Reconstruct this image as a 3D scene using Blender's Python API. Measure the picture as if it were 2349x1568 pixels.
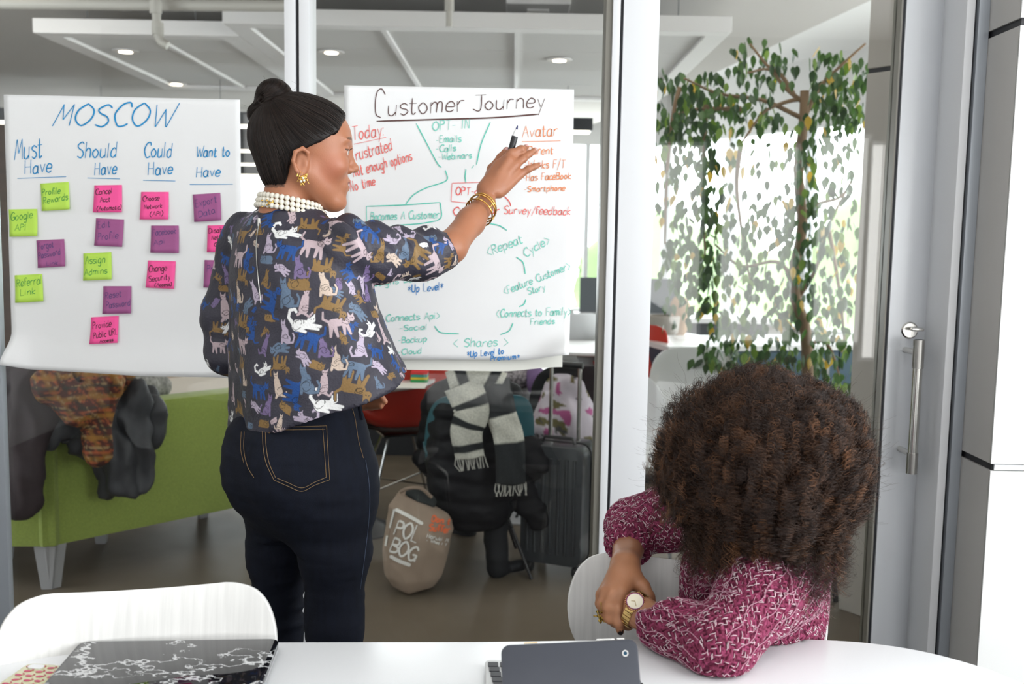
import bpy, bmesh, math, random
import numpy as np
from mathutils import Vector, Matrix
from mathutils.bvhtree import BVHTree
rnd = random.Random(7)
NR = np.random.default_rng(5)
SC = bpy.context.scene
for _o in list(bpy.data.objects): bpy.data.objects.remove(_o)
# ------------------------------------------------------------------ camera
FPX = 2349*35/36
PITCH = math.radians(5.9); ROLL = math.radians(0.99)
CAM = Vector((0, 0, 1.38))
FW = Vector((0, math.cos(PITCH), -math.sin(PITCH)))
_r0 = Vector((1, 0, 0)); _u0 = Vector((0, math.sin(PITCH), math.cos(PITCH)))
RT = _r0*math.cos(ROLL) + _u0*math.sin(ROLL)
UP = -_r0*math.sin(ROLL) + _u0*math.cos(ROLL)
cd = bpy.data.cameras.new('camera'); cam = bpy.data.objects.new('camera', cd)
SC.collection.objects.link(cam); SC.camera = cam
M = Matrix((RT, UP, -FW)).transposed().to_4x4(); M.translation = CAM
cam.matrix_world = M
cd.sensor_width = 36; cd.lens = 35; cd.clip_start = 0.05; cd.clip_end = 200
cd.dof.use_dof = True; cd.dof.focus_distance = 2.0; cd.dof.aperture_fstop = 5.0
# ------------------------------------------------------------------ world, lights, exposure
W = bpy.data.worlds.new('world'); SC.world = W; W.use_nodes = True
bgn = W.node_tree.nodes['Background']; bgn.inputs[0].default_value = (0.90, 0.96, 1.0, 1); bgn.inputs[1].default_value = 6.0
SC.view_settings.view_transform = 'Standard'; SC.view_settings.look = 'None'
SC.view_settings.gamma = 1; SC.view_settings.use_curve_mapping = False
SC.view_settings.exposure = -0.12
SC.cycles.max_bounces = 6; SC.cycles.diffuse_bounces = 3; SC.cycles.glossy_bounces = 3
SC.cycles.transmission_bounces = 4; SC.cycles.transparent_max_bounces = 12
SC.cycles.use_adaptive_sampling = True; SC.cycles.adaptive_threshold = 0.02
SC.cycles.sample_clamp_indirect = 4; SC.cycles.use_denoising = True
SC.cycles.caustics_reflective = False; SC.cycles.caustics_refractive = False

def area(name, loc, rot, sx, sy, L, col=(1, 1, 1)):
    l = bpy.data.lights.new(name, 'AREA'); l.shape = 'RECTANGLE'; l.size = sx; l.size_y = sy
    l.energy = L*sx*sy*math.pi; l.color = col
    o = bpy.data.objects.new(name, l); SC.collection.objects.link(o); o.location = loc; o.rotation_euler = rot
    return o
RB = math.radians
# daylight windows of the meeting room: back wall (behind the camera) and right wall
BACKY = -2.4
WINB = [(-3.1, -1.95, 0.85, 2.3, 3.3), (-1.2, 0.42, 0.85, 2.3, 3.3), (0.98, 1.45, 0.62, 2.12, 3.6), (1.62, 2.18, 0.62, 2.12, 3.6), (2.36, 2.72, 0.62, 2.2, 3.6), (2.76, 3.17, 0.5, 2.15, 6.5)]
for i, (x0, x1, z0, z1, L) in enumerate(WINB):
    area('window_daylight', ((x0+x1)/2, BACKY+0.04, (z0+z1)/2), (RB(90), 0, 0), x1-x0, z1-z0, L, (1, 0.985, 0.96))
area('window_daylight', (3.12, 0.1, 1.65), (RB(90), 0, RB(90)), 3.4, 1.9, 3.4, (1, 0.99, 0.97))
# ceiling panels of the meeting room
area('ceiling_panel_light', (-0.9, 0.6, 2.93), (0, 0, 0), 1.2, 1.2, 2.6, (1, 0.98, 0.95))
area('ceiling_panel_light', (1.2, 0.9, 2.93), (0, 0, 0), 1.2, 1.2, 2.6, (1, 0.98, 0.95))

# office beyond the glass: daylight at its window walls, and overhead fill added to brighten it
area('window_daylight', (4.85, 5.2, 1.55), (RB(90), 0, RB(90)), 4.2, 2.1, 4.6, (0.95, 0.98, 1.0))
area('window_daylight', (0.3, 13.0, 1.55), (RB(-90), 0, 0), 4.4, 2.0, 3.6, (0.95, 0.98, 1.0))
area('office_fill_light', (-3.2, 5.4, 2.83), (0, 0, 0), 1.5, 1.5, 0.9, (1, 0.90, 0.78))
area('office_fill_light', (0.3, 4.2, 2.83), (0, 0, 0), 2.0, 1.2, 2.4, (1, 0.95, 0.88))

# ------------------------------------------------------------------ helpers
def ray(px, py): return (FW*FPX + RT*(px-1174.5) + UP*(784-py))
def P(px, py, Y):
    d = ray(px, py); return CAM + d*(Y/d.y)
def PZ(px, py, z):
    d = ray(px, py); return CAM + d*((z-CAM.z)/d.z)
def S(Y, z=1.0): return (Y*math.cos(PITCH) + (CAM.z-z)*math.sin(PITCH))/FPX   # metres per pixel at that depth
def A(v): return np.array(v, dtype=np.float64)

MATS = {}
def mat(name, col, rough=0.5, metal=0.0, bump=None, var=None, coat=0, spec=None, sss=0, attr=None, sheen=0, trans=0, alpha=1):
    """Principled material; bump=(scale, strength), var=(scale, amount, stretch) are noise driven."""
    if name in MATS: return MATS[name]
    m = bpy.data.materials.new(name); m.use_nodes = True; MATS[name] = m
    nt = m.node_tree; N = nt.nodes; L = nt.links; b = N['Principled BSDF']
    b.inputs['Base Color'].default_value = (*col, 1); b.inputs['Roughness'].default_value = rough
    b.inputs['Metallic'].default_value = metal
    if coat: b.inputs['Coat Weight'].default_value = coat
    if spec is not None: b.inputs['Specular IOR Level'].default_value = spec
    if sss:
        b.inputs['Subsurface Weight'].default_value = sss; b.inputs['Subsurface Radius'].default_value = (1, .35, .2); b.inputs['Subsurface Scale'].default_value = 0.008
    if sheen: b.inputs['Sheen Weight'].default_value = sheen
    if trans: b.inputs['Transmission Weight'].default_value = trans
    tc = N.new('ShaderNodeTexCoord')
    if attr:
        at = N.new('ShaderNodeAttribute'); at.attribute_name = attr; L.new(at.outputs['Color'], b.inputs['Base Color']); src = at.outputs['Color']
    else: src = None
    if var:
        mp = N.new('ShaderNodeMapping'); mp.inputs['Scale'].default_value = var[2] if len(var) > 2 else (1, 1, 1)
        L.new(tc.outputs['Object'], mp.inputs[0])
        n = N.new('ShaderNodeTexNoise'); n.inputs['Scale'].default_value = var[0]; n.inputs['Detail'].default_value = 5
        L.new(mp.outputs[0], n.inputs[0])
        mx = N.new('ShaderNodeMixRGB'); mx.blend_type = 'MULTIPLY'; mx.inputs[0].default_value = 1
        if src: L.new(src, mx.inputs[1])
        else: mx.inputs[1].default_value = (*col, 1)
        rp = N.new('ShaderNodeMapRange'); rp.inputs[1].default_value = .3; rp.inputs[2].default_value = .7
        rp.inputs[3].default_value = 1-var[1]; rp.inputs[4].default_value = 1+var[1]*.5
        L.new(n.outputs[0], rp.inputs[0]); L.new(rp.outputs[0], mx.inputs[2]); L.new(mx.outputs[0], b.inputs['Base Color'])
    if bump:
        n = N.new('ShaderNodeTexNoise'); n.inputs['Scale'].default_value = bump[0]; n.inputs['Detail'].default_value = 4
        L.new(tc.outputs['Object'], n.inputs[0]); bp = N.new('ShaderNodeBump'); bp.inputs['Strength'].default_value = bump[1]; bp.inputs['Distance'].default_value = 0.002
        L.new(n.outputs[0], bp.inputs['Height']); L.new(bp.outputs[0], b.inputs['Normal'])
    return m

def mesh(name, V, Fc, m=None, parent=None, smooth=False, cols=None, flat_ids=None):
    me = bpy.data.meshes.new(name)
    V = np.asarray(V, dtype=np.float32)
    if isinstance(Fc, np.ndarray):
        nf, k = Fc.shape
        me.vertices.add(len(V)); me.vertices.foreach_set('co', V.ravel())
        me.loops.add(nf*k); me.loops.foreach_set('vertex_index', Fc.ravel().astype(np.int32))
        me.polygons.add(nf); me.polygons.foreach_set('loop_start', np.arange(0, nf*k, k, dtype=np.int32))
        me.polygons.foreach_set('loop_total', np.full(nf, k, dtype=np.int32))
        me.update(calc_edges=True)
    else:
        me.from_pydata([tuple(map(float, v)) for v in V], [], [tuple(int(i) for i in f) for f in Fc])
    if smooth: me.polygons.foreach_set('use_smooth', np.ones(len(me.polygons), dtype=bool))
    if cols is not None:
        ca = me.color_attributes.new('Col', 'FLOAT_COLOR', 'POINT')
        ca.data.foreach_set('color', np.c_[cols, np.ones(len(cols))].astype(np.float32).ravel())
    me.validate()
    o = bpy.data.objects.new(name, me); SC.collection.objects.link(o)
    if m: me.materials.append(m)
    if parent is not None: put(o, parent)
    return o
def put(o, parent):
    o.parent = parent
    w = Vector(parent.location); q = parent.parent
    while q is not None:
        q = q.parent
    if parent.type == 'EMPTY' and parent.get('local') is None: o.matrix_parent_inverse = Matrix.Translation(-w)
    return o
def thing(name, label, cat, loc=(0, 0, 0), group=None, kind=None):
    o = bpy.data.objects.new(name, None); SC.collection.objects.link(o); o.location = loc; o.empty_display_size = .05
    if label: o['label'] = label; o['category'] = cat
    if group: o['group'] = group
    if kind: o['kind'] = kind
    return o
def tag(o, label=None, cat=None, group=None, kind=None):
    if label: o['label'] = label
    if cat: o['category'] = cat
    if group: o['group'] = group
    if kind: o['kind'] = kind
    return o
class MB:
    """collects boxes, tubes, lathes into one mesh"""
    def __init__(s): s.v = []; s.f = []
    def add(s, V, Fc):
        n = len(s.v); s.v += [tuple(map(float, v)) for v in V]; s.f += [tuple(i+n for i in f) for f in Fc]; return s
    def box(s, x0, x1, y0, y1, z0, z1, M=None):
        V = [(x, y, z) for x in (x0, x1) for y in (y0, y1) for z in (z0, z1)]
        if M is not None: V = [M @ Vector(v) for v in V]
        return s.add(V, [(0, 1, 3, 2), (4, 6, 7, 5), (0, 4, 5, 1), (2, 3, 7, 6), (0, 2, 6, 4), (1, 5, 7, 3)])
    def tube(s, pts, r, n=10, cap=True, closed=False):
        pts = [Vector(p) for p in pts]; k = len(pts); rs = r if hasattr(r, '__len__') else [r]*k
        V = []; prev = None
        for i, p in enumerate(pts):
            a = pts[(i-1) % k] if (i > 0 or closed) else p; b = pts[(i+1) % k] if (i < k-1 or closed) else p
            t = (b-a).normalized()
            if prev is None:
                u = t.orthogonal().normalized()
            else:
                u = (prev - t*prev.dot(t)); u = u.normalized() if u.length > 1e-6 else t.orthogonal().normalized()
            prev = u; w = t.cross(u)
            for j in range(n):
                q = 2*math.pi*j/n; V.append(p + (u*math.cos(q)+w*math.sin(q))*rs[i])
        Fc = []
        for i in range(k-1 if not closed else k):
            for j in range(n):
                i2 = (i+1) % k
                Fc.append((i*n+j, i*n+(j+1) % n, i2*n+(j+1) % n, i2*n+j))
        if cap and not closed: Fc += [tuple(range(n))[::-1], tuple((k-1)*n+j for j in range(n))]
        return s.add(V, Fc)
    def lathe(s, c, prof, n=24, axis=None):
        """prof: (radius, height) pairs about vertical axis through c"""
        V = []; Fc = []
        R_ = Matrix.Identity(3) if axis is None else Vector((0, 0, 1)).rotation_difference(Vector(axis)).to_matrix()
        for r, h in prof:
            for j in range(n):
                q = 2*math.pi*j/n; V.append(Vector(c)+R_ @ Vector((r*math.cos(q), r*math.sin(q), h)))
        for i in range(len(prof)-1):
            for j in range(n): Fc.append((i*n+j, i*n+(j+1) % n, (i+1)*n+(j+1) % n, (i+1)*n+j))
        Fc += [tuple(range(n))[::-1], tuple((len(prof)-1)*n+j for j in range(n))]
        return s.add(V, Fc)
    def prism(s, poly, z0, z1, M=None):
        n = len(poly); V = [(x, y, z0) for x, y in poly]+[(x, y, z1) for x, y in poly]
        if M is not None: V = [M @ Vector(v) for v in V]
        return s.add(V, [tuple(range(n))[::-1], tuple(range(n, 2*n))]+[(i, (i+1) % n, n+(i+1) % n, n+i) for i in range(n)])
    def build(s, name, m, parent=None, smooth=False, bev=0):
        o = mesh(name, s.v, s.f, m, parent, smooth)
        bm = bmesh.new(); bm.from_mesh(o.data); bmesh.ops.recalc_face_normals(bm, faces=bm.faces)
        if bev: bmesh.ops.bevel(bm, geom=[e for e in bm.edges if e.calc_face_angle(0) > .6], offset=bev, segments=2, affect='EDGES', profile=.6)
        bm.to_mesh(o.data); bm.free()
        if smooth:
            o.data.set_sharp_from_angle(angle=math.radians(40))
        return o
def box(name, m, x0, x1, y0, y1, z0, z1, parent=None, bev=0, kind=None):
    o = MB().box(x0, x1, y0, y1, z0, z1).build(name, m, parent, bev=bev, smooth=bool(bev))
    if kind: o['kind'] = kind
    return o
def catmull(pts, n=6, closed=False):
    pts = [np.array(p, float) for p in pts]
    if len(pts) < 3: return pts
    q = ([pts[-1]] if closed else [2*pts[0]-pts[1]]) + pts + ([pts[0], pts[1]] if closed else [2*pts[-1]-pts[-2]])
    out = []
    for i in range(1, len(q)-2):
        a, b, c, d = q[i-1:i+3]
        for k in range(n):
            t = k/n; out.append(.5*((2*b)+(c-a)*t+(2*a-5*b+4*c-d)*t*t+(3*b-a-3*c+d)*t**3))
    if not closed: out.append(pts[-1])
    return out
# ---- signed distance modelling: one continuous skin per body, meshed with surface nets
def noise3(p, sc, seed=0):
    g = np.random.default_rng(seed).random((16, 16, 16)).astype(np.float32)
    q = np.asarray(p, dtype=np.float64)*sc + 100; i = np.floor(q).astype(int); f = q-i; f = f*f*(3-2*f)
    r = 0
    for dx in (0, 1):
        for dy in (0, 1):
            for dz in (0, 1):
                w = (f[..., 0] if dx else 1-f[..., 0])*(f[..., 1] if dy else 1-f[..., 1])*(f[..., 2] if dz else 1-f[..., 2])
                r = r + w*g[(i[..., 0]+dx) % 16, (i[..., 1]+dy) % 16, (i[..., 2]+dz) % 16]
    return r*2-1
class Field:
    def __init__(s, lo, hi, h):
        s.lo = A(lo); s.h = h; s.n = np.ceil((A(hi)-s.lo)/h).astype(int)+1
        s.D = np.full(s.n, 1.0, np.float32); s.T = np.zeros(s.n, np.uint8)
    def sub(s, lo, hi):
        a = np.clip(np.floor((A(lo)-s.lo)/s.h).astype(int), 0, s.n); b = np.clip(np.ceil((A(hi)-s.lo)/s.h).astype(int)+1, 0, s.n)
        sl = tuple(slice(x, y) for x, y in zip(a, b))
        g = np.meshgrid(*[s.lo[k]+s.h*np.arange(a[k], b[k]) for k in range(3)], indexing='ij', sparse=False)
        return sl, np.stack(g, -1)
    def op(s, lo, hi, fn, k=0.01, mode='add', tag=0):
        m = max(k, 2*s.h)+.004; sl, p = s.sub(A(lo)-m, A(hi)+m)
        if 0 in p.shape: return s
        d = fn(p); a = s.D[sl]
        if mode == 'add':
            h = np.clip(.5+.5*(a-d)/k, 0, 1) if k > 0 else (d < a)*1.0
            s.T[sl] = np.where(d < a, tag, s.T[sl]); s.D[sl] = a*(1-h)+d*h-k*h*(1-h)
        else:
            d = -d; h = np.clip(.5-.5*(a-d)/k, 0, 1) if k > 0 else (d > a)*1.0
            s.D[sl] = a*(1-h)+d*h+k*h*(1-h)
            if tag: s.T[sl] = np.where(d > a-.001, tag, s.T[sl])
        return s
    def cap(s, a, b, r1, r2=None, k=.01, mode='add', tag=0, flat=None):
        """tapered capsule; flat=(axis, factor): thin along axis"""
        a = A(a); b = A(b); r2 = r1 if r2 is None else r2; R = max(r1, r2); ab = b-a; L2 = max(ab@ab, 1e-12)
        if flat is not None: fa = A(flat[0]); fa = fa/np.linalg.norm(fa); ff = flat[1]
        def fn(p):
            q = p-a; t = np.clip((q@ab)/L2, 0, 1); w = q-t[..., None]*ab
            if flat is not None:
                c = w@fa; w = w+(c*(1/ff-1))[..., None]*fa
                return (np.sqrt((w*w).sum(-1))-(r1+(r2-r1)*t))*(.5+.5*ff)
            return np.sqrt((w*w).sum(-1))-(r1+(r2-r1)*t)
        return s.op(np.minimum(a, b)-R, np.maximum(a, b)+R, fn, k, mode, tag)
    def ell(s, c, r, k=.01, mode='add', tag=0, M=None):
        c = A(c); r = A(r); R = max(r)
        def fn(p):
            q = p-c
            if M is not None: q = q@A(M)      # columns of M: local axes
            k0 = np.sqrt(((q/r)**2).sum(-1)); k1 = np.sqrt(((q/(r*r))**2).sum(-1))+1e-9
            return k0*(k0-1)/k1
        return s.op(c-R, c+R, fn, k, mode, tag)
    def loft(s, rows, ang, k=.02, tag=0, fold=None):
        """rows: (z, cx, cy, w, d) elliptical sections turned by ang"""
        rows = sorted(rows); R = A(rows); z = R[:, 0]; ca, sa = math.cos(ang), math.sin(ang)
        w = R[:, 3].max()*1.15
        def fn(p):
            zz = p[..., 2]; I = [np.interp(zz, z, R[:, j]) for j in range(1, 5)]
            dx = p[..., 0]-I[0]; dy = p[..., 1]-I[1]; u = dx*ca+dy*sa; v = -dx*sa+dy*ca
            W_, D_ = I[2], I[3]
            if fold is not None:
                th = np.arctan2(v/D_, u/W_); m = fold(th, zz); W_ = W_*m; D_ = D_*m
            k0 = np.sqrt((u/W_)**2+(v/D_)**2)+1e-9; k1 = np.sqrt((u/W_**2)**2+(v/D_**2)**2)+1e-9
            d = k0*(k0-1)/k1
            return np.maximum(d, np.maximum(z[0]-zz, zz-z[-1]))
        lo = (R[:, 1].min()-w, R[:, 2].min()-w, z[0]); hi = (R[:, 1].max()+w, R[:, 2].max()+w, z[-1])
        return s.op(lo, hi, fn, k, 'add', tag)
    def mesh(s, smooth=2):
        D = s.D; i = D < 0; n = s.n
        c = [i[a:n[0]-1+a, b:n[1]-1+b, e:n[2]-1+e] for a in (0, 1) for b in (0, 1) for e in (0, 1)]
        cnt = sum(x.astype(np.uint8) for x in c); cell = (cnt > 0) & (cnt < 8); idx = np.argwhere(cell)
        vid = np.full(cell.shape, -1, np.int64); vid[cell] = np.arange(len(idx))
        acc = np.zeros((len(idx), 3)); num = np.zeros(len(idx))
        offs = [(a, b, e) for a in (0, 1) for b in (0, 1) for e in (0, 1)]
        val = {o: D[idx[:, 0]+o[0], idx[:, 1]+o[1], idx[:, 2]+o[2]] for o in offs}
        for o in offs:
            for ax in range(3):
                if o[ax] == 0:
                    o2 = list(o); o2[ax] = 1; o2 = tuple(o2); a, b = val[o], val[o2]; m = (a < 0) != (b < 0)
                    t = np.where(m, a/(np.where(m, a-b, 1)), 0)
                    q = np.repeat([o], len(idx), 0).astype(float); q[:, ax] += t; acc += q*m[:, None]; num += m
        V = (idx+acc/num[:, None])*s.h+s.lo
        F_ = []
        for ax in range(3):
            a1, a2 = (ax+1) % 3, (ax+2) % 3
            sl0 = [slice(0, n[k]) for k in range(3)]; sl0[ax] = slice(0, n[ax]-1); sl1 = list(sl0); sl1[ax] = slice(1, n[ax])
            ch = i[tuple(sl0)] != i[tuple(sl1)]; e = np.argwhere(ch)
            e = e[(e[:, a1] > 0) & (e[:, a2] > 0) & (e[:, a1] < n[a1]-1) & (e[:, a2] < n[a2]-1)]
            ins = i[e[:, 0], e[:, 1], e[:, 2]]
            def vv(d1, d2):
                q = e.copy(); q[:, a1] -= d1; q[:, a2] -= d2; return vid[q[:, 0], q[:, 1], q[:, 2]]
            Q = np.stack([vv(1, 1), vv(0, 1), vv(0, 0), vv(1, 0)], 1); Q[~ins] = Q[~ins][:, ::-1]; F_.append(Q)
        F_ = np.concatenate(F_)
        for _ in range(smooth):
            acc = np.zeros_like(V); num = np.zeros(len(V))
            for a, b in ((0, 1), (1, 2), (2, 3), (3, 0)):
                for x, y in ((a, b), (b, a)):
                    np.add.at(acc, F_[:, x], V[F_[:, y]]); np.add.at(num, F_[:, x], 1)
            V = .5*V+.5*acc/np.maximum(num, 1)[:, None]
        ii = np.clip(np.round((V-s.lo)/s.h).astype(int), 0, s.n-1)
        return V, F_, s.T[ii[:, 0], ii[:, 1], ii[:, 2]]
def vnorm(V, F_):
    n = np.cross(V[F_[:, 2]]-V[F_[:, 0]], V[F_[:, 3]]-V[F_[:, 1]]) if F_.shape[1] == 4 else np.cross(V[F_[:, 1]]-V[F_[:, 0]], V[F_[:, 2]]-V[F_[:, 0]])
    N = np.zeros_like(V)
    for k in range(F_.shape[1]): np.add.at(N, F_[:, k], n)
    return N/np.maximum(np.linalg.norm(N, axis=1), 1e-12)[:, None]
def subdiv(V, F_):
    nV = len(V); E = np.concatenate([F_[:, [k, (k+1) % 4]] for k in range(4)]); E.sort(1)
    key = E[:, 0]*np.int64(nV)+E[:, 1]; u, inv = np.unique(key, return_inverse=True); ea = u//nV; eb = u % nV
    mid = (V[ea]+V[eb])/2; fc = V[F_].mean(1); m = inv.reshape(4, -1).T+nV; c = nV+len(u)+np.arange(len(F_))
    Q = [np.stack([F_[:, k], m[:, k], c, m[:, (k-1) % 4]], 1) for k in range(4)]
    return np.concatenate([V, mid, fc]), np.concatenate(Q)
def bvh(V, F_): return BVHTree.FromPolygons([tuple(v) for v in V], [tuple(int(i) for i in f) for f in F_])
def hit(b, px, py, off=0.0):
    d = ray(px, py).normalized(); r = b.ray_cast(CAM, d)
    if r[0] is None: return None, None
    return r[0]+r[1]*off, r[1]
def curves(name, strands, radii, m, parent=None, kind='stuff'):
    """strands: list of (k,3) arrays"""
    cu = bpy.data.hair_curves.new(name); cu.add_curves([len(s) for s in strands])
    pts = np.concatenate(strands).astype(np.float32); cu.position_data.foreach_set('vector', pts.ravel())
    at = cu.attributes.get('radius') or cu.attributes.new('radius', 'FLOAT', 'POINT')
    at.data.foreach_set('value', np.concatenate(radii).astype(np.float32))
    o = bpy.data.objects.new(name, cu); SC.collection.objects.link(o); cu.materials.append(m)
    if parent is not None: put(o, parent)
    if kind: o['kind'] = kind
    return o
# ------------------------------------------------------------------ materials
white_al = mat('white_aluminium', (.72, .73, .75), .38, bump=(300, .03))
grey_al = mat('grey_aluminium', (.40, .43, .47), .35, .3, bump=(300, .03))
dark_al = mat('dark_and_shaded_aluminium', (.16, .165, .17), .4, .2, bump=(300, .03))
olive = mat('glazing_bead', (.23, .22, .19), .45, bump=(200, .03))
rubber = mat('black_gasket', (.012, .012, .016), .5, bump=(200, .05))
plaster = mat('white_plaster', (.80, .80, .79), .8, bump=(120, .1))
beige = mat('beige_cladding', (.50, .465, .42), .5, bump=(200, .04), var=(3, .05))
clad_white = mat('white_cladding', (.86, .86, .85), .35, bump=(150, .03), var=(5, .04))
clad_shade = mat('shaded_white_cladding', (.52, .505, .485), .4, bump=(150, .03), var=(2, .05))  # white cladding on the column's left side, its shade put into the colour
chrome = mat('brushed_steel', (.62, .61, .58), .22, 1, bump=(400, .05))
paperm = mat('flip_chart_paper', (.86, .865, .87), .75, bump=(60, .06))
paperm2 = mat('flip_chart_paper_cream', (.82, .82, .76), .8, bump=(60, .06))
def glass_mat(name, tint, refl):
    m = bpy.data.materials.new(name); m.use_nodes = True; nt = m.node_tree; N = nt.nodes; L = nt.links
    for n in list(N): N.remove(n)
    out = N.new('ShaderNodeOutputMaterial'); tr = N.new('ShaderNodeBsdfTransparent'); tr.inputs[0].default_value = (*tint, 1)
    gl = N.new('ShaderNodeBsdfGlossy'); gl.inputs['Roughness'].default_value = 0.0; lw = N.new('ShaderNodeLayerWeight')
    lw.inputs[0].default_value = .5
    p = N.new('ShaderNodeMath'); p.operation = 'POWER'; p.inputs[1].default_value = 5; L.new(lw.outputs['Facing'], p.inputs[0])
    q = N.new('ShaderNodeMapRange'); q.inputs[3].default_value = refl; q.inputs[4].default_value = 1; L.new(p.outputs[0], q.inputs[0])
    mx = N.new('ShaderNodeMixShader'); L.new(q.outputs[0], mx.inputs[0]); L.new(tr.outputs[0], mx.inputs[1]); L.new(gl.outputs[0], mx.inputs[2])
    L.new(mx.outputs[0], out.inputs[0]); return m
glass = glass_mat('partition_glass', (.985, .992, .985), .028)
glass_d = glass_mat('door_glass', (.985, .992, .985), .045)
# floors
def floor_mat():
    m = bpy.data.materials.new('polished_concrete'); m.use_nodes = True; N = m.node_tree.nodes; L = m.node_tree.links; b = N['Principled BSDF']
    tc = N.new('ShaderNodeTexCoord'); n = N.new('ShaderNodeTexNoise'); n.inputs['Scale'].default_value = 1.3; n.inputs['Detail'].default_value = 8
    L.new(tc.outputs['Object'], n.inputs[0]); r = N.new('ShaderNodeValToRGB'); e = r.color_ramp.elements
    e[0].position = .3; e[0].color = (.135, .108, .078, 1); e[1].position = .7; e[1].color = (.19, .155, .115, 1)
    L.new(n.outputs[0], r.inputs[0]); L.new(r.outputs[0], b.inputs['Base Color']); b.inputs['Roughness'].default_value = .28
    n2 = N.new('ShaderNodeTexNoise'); n2.inputs['Scale'].default_value = 9; L.new(tc.outputs['Object'], n2.inputs[0])
    mr = N.new('ShaderNodeMapRange'); mr.inputs[3].default_value = .36; mr.inputs[4].default_value = .5; b.inputs['Specular IOR Level'].default_value = .18; L.new(n2.outputs[0], mr.inputs[0]); L.new(mr.outputs[0], b.inputs['Roughness'])
    return m
concrete = floor_mat()
GY = 2.72      # glass plane
def st(name, o): o.name = name; o['kind'] = 'structure'; return o
CEIL = 2.95
st('floor', MB().box(-7, 7, 2.66, 13.3, -.05, 0).build('floor', concrete)); st('floor_2', MB().box(-3.2, 3.3, -2.6, 2.66, -.05, 0).build('floor_2', mat('unseen_dark_floor', (.022, .022, .024), .95, bump=(200, .5), var=(60, .3))))  # second floor is unseen, its dark surface added to weaken reflections in the glass
# meeting room shell
st('ceiling', MB().box(-3.2, 3.3, -2.6, 2.66, CEIL, CEIL+.05).build('ceiling', plaster))
st('wall_left', MB().box(-3.25, -3.2, -2.6, 2.66, 0, CEIL).build('wall_left', plaster))
# right wall with a window opening (y -1.6..1.8, z .7..2.6)
wr = MB(); wr.box(3.2, 3.26, -2.6, -1.62, 0, CEIL).box(3.2, 3.26, 1.82, 2.9, 0, CEIL).box(3.2, 3.26, -1.62, 1.82, 0, .68).box(3.2, 3.26, -1.62, 1.82, 2.62, CEIL)
st('wall_right', wr.build('wall_right', plaster))
wb = MB(); xs = [-3.2]+[v for w in WINB for v in (w[0]-.01, w[1]+.01)]+[3.2]
for a, b in zip(xs[0::2], xs[1::2]): wb.box(a, b, BACKY-.06, BACKY, 0, CEIL)
for (x0, x1, z0, z1, L_) in WINB: wb.box(x0-.01, x1+.01, BACKY-.06, BACKY, 0, z0-.01); wb.box(x0-.01, x1+.01, BACKY-.06, BACKY, z1+.01, CEIL)
st('wall_back', wb.build('wall_back', mat('back_wall_paint', (.085, .085, .09), .8, bump=(80, .1))))
pane = mat('window_pane', (.9, .93, .95), .15, bump=(20, .02))
for i, (x0, x1, z0, z1, L_) in enumerate(WINB):
    w = MB()
    for (a, b, c, d) in ((x0-.03, x0, z0-.03, z1+.03), (x1, x1+.03, z0-.03, z1+.03), (x0, x1, z0-.03, z0), (x0, x1, z1, z1+.03)): w.box(a, b, BACKY-.02, BACKY+.03, c, d)
    fr = st(f'window_{i+1}', w.build('window', white_al)); box('pane', pane, x0, x1, BACKY-.03, BACKY-.015, z0, z1, fr)
# ---- glass partition: posts, gaskets, panes
part = []
def strip(name, m, pl, pr, y0, y1, yref=784, zt=CEIL, bev=.002):
    """upright member whose faces are seen between two columns of the photograph at half height"""
    xl = P(pl, yref, y0).x; xr = P(pr, yref, y0).x
    o = box(name, m, xl, xr, y0, y1, 0, zt, bev=bev, kind='structure'); o.name = name; return o
# left post
strip('trim_1', grey_al, -60, 1, 2.70, 2.725)
strip('trim_2', white_al, 656, 681, 2.675, 2.77); strip('trim_3', rubber, 681, 688.5, 2.69, 2.76); strip('trim_4', white_al, 688.5, 712, 2.675, 2.77)
strip('trim_5', olive, 1371, 1386, 2.68, 2.77); strip('trim_6', white_al, 1386, 1403, 2.67, 2.77); strip('trim_7', rubber, 1403, 1410, 2.69, 2.76)
# bottom and head rails
xa = P(1, 784, 2.7).x; xb = P(656, 784, 2.7).x; xc = P(712, 784, 2.7).x; xd = P(1371, 784, 2.7).x; xe = P(1490, 784, 2.68).x; xf = P(2027, 784, 2.68).x
xg = P(2131, 784, 2.68).x
box('trim_8', white_al, xa, xb, 2.68, 2.77, 0, .09, kind='structure'); box('trim_9', white_al, xc, xd, 2.68, 2.77, 0, .09, kind='structure')
box('trim_10', white_al, xa, xb, 2.68, 2.77, CEIL-.1, CEIL, kind='structure'); box('trim_11', white_al, xc, xd, 2.68, 2.77, CEIL-.1, CEIL, kind='structure')
def win(name, x0, x1, z0, z1):
    o = box(name, glass, x0, x1, GY-.005, GY+.005, z0, z1, kind='structure'); o.name = name; return o
win('window_9', xa, xb, .09, CEIL-.1); win('window_10', xc, xd, .09, CEIL-.1)
# door leaf
x0 = P(1410, 784, 2.68).x
door = MB().box(x0, xe, 2.68, 2.745, .01, CEIL-.06).build('door_1', white_al, bev=.003, smooth=True); st('door_1', door)
sx = P(2036, 784, 2.68).x
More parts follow.
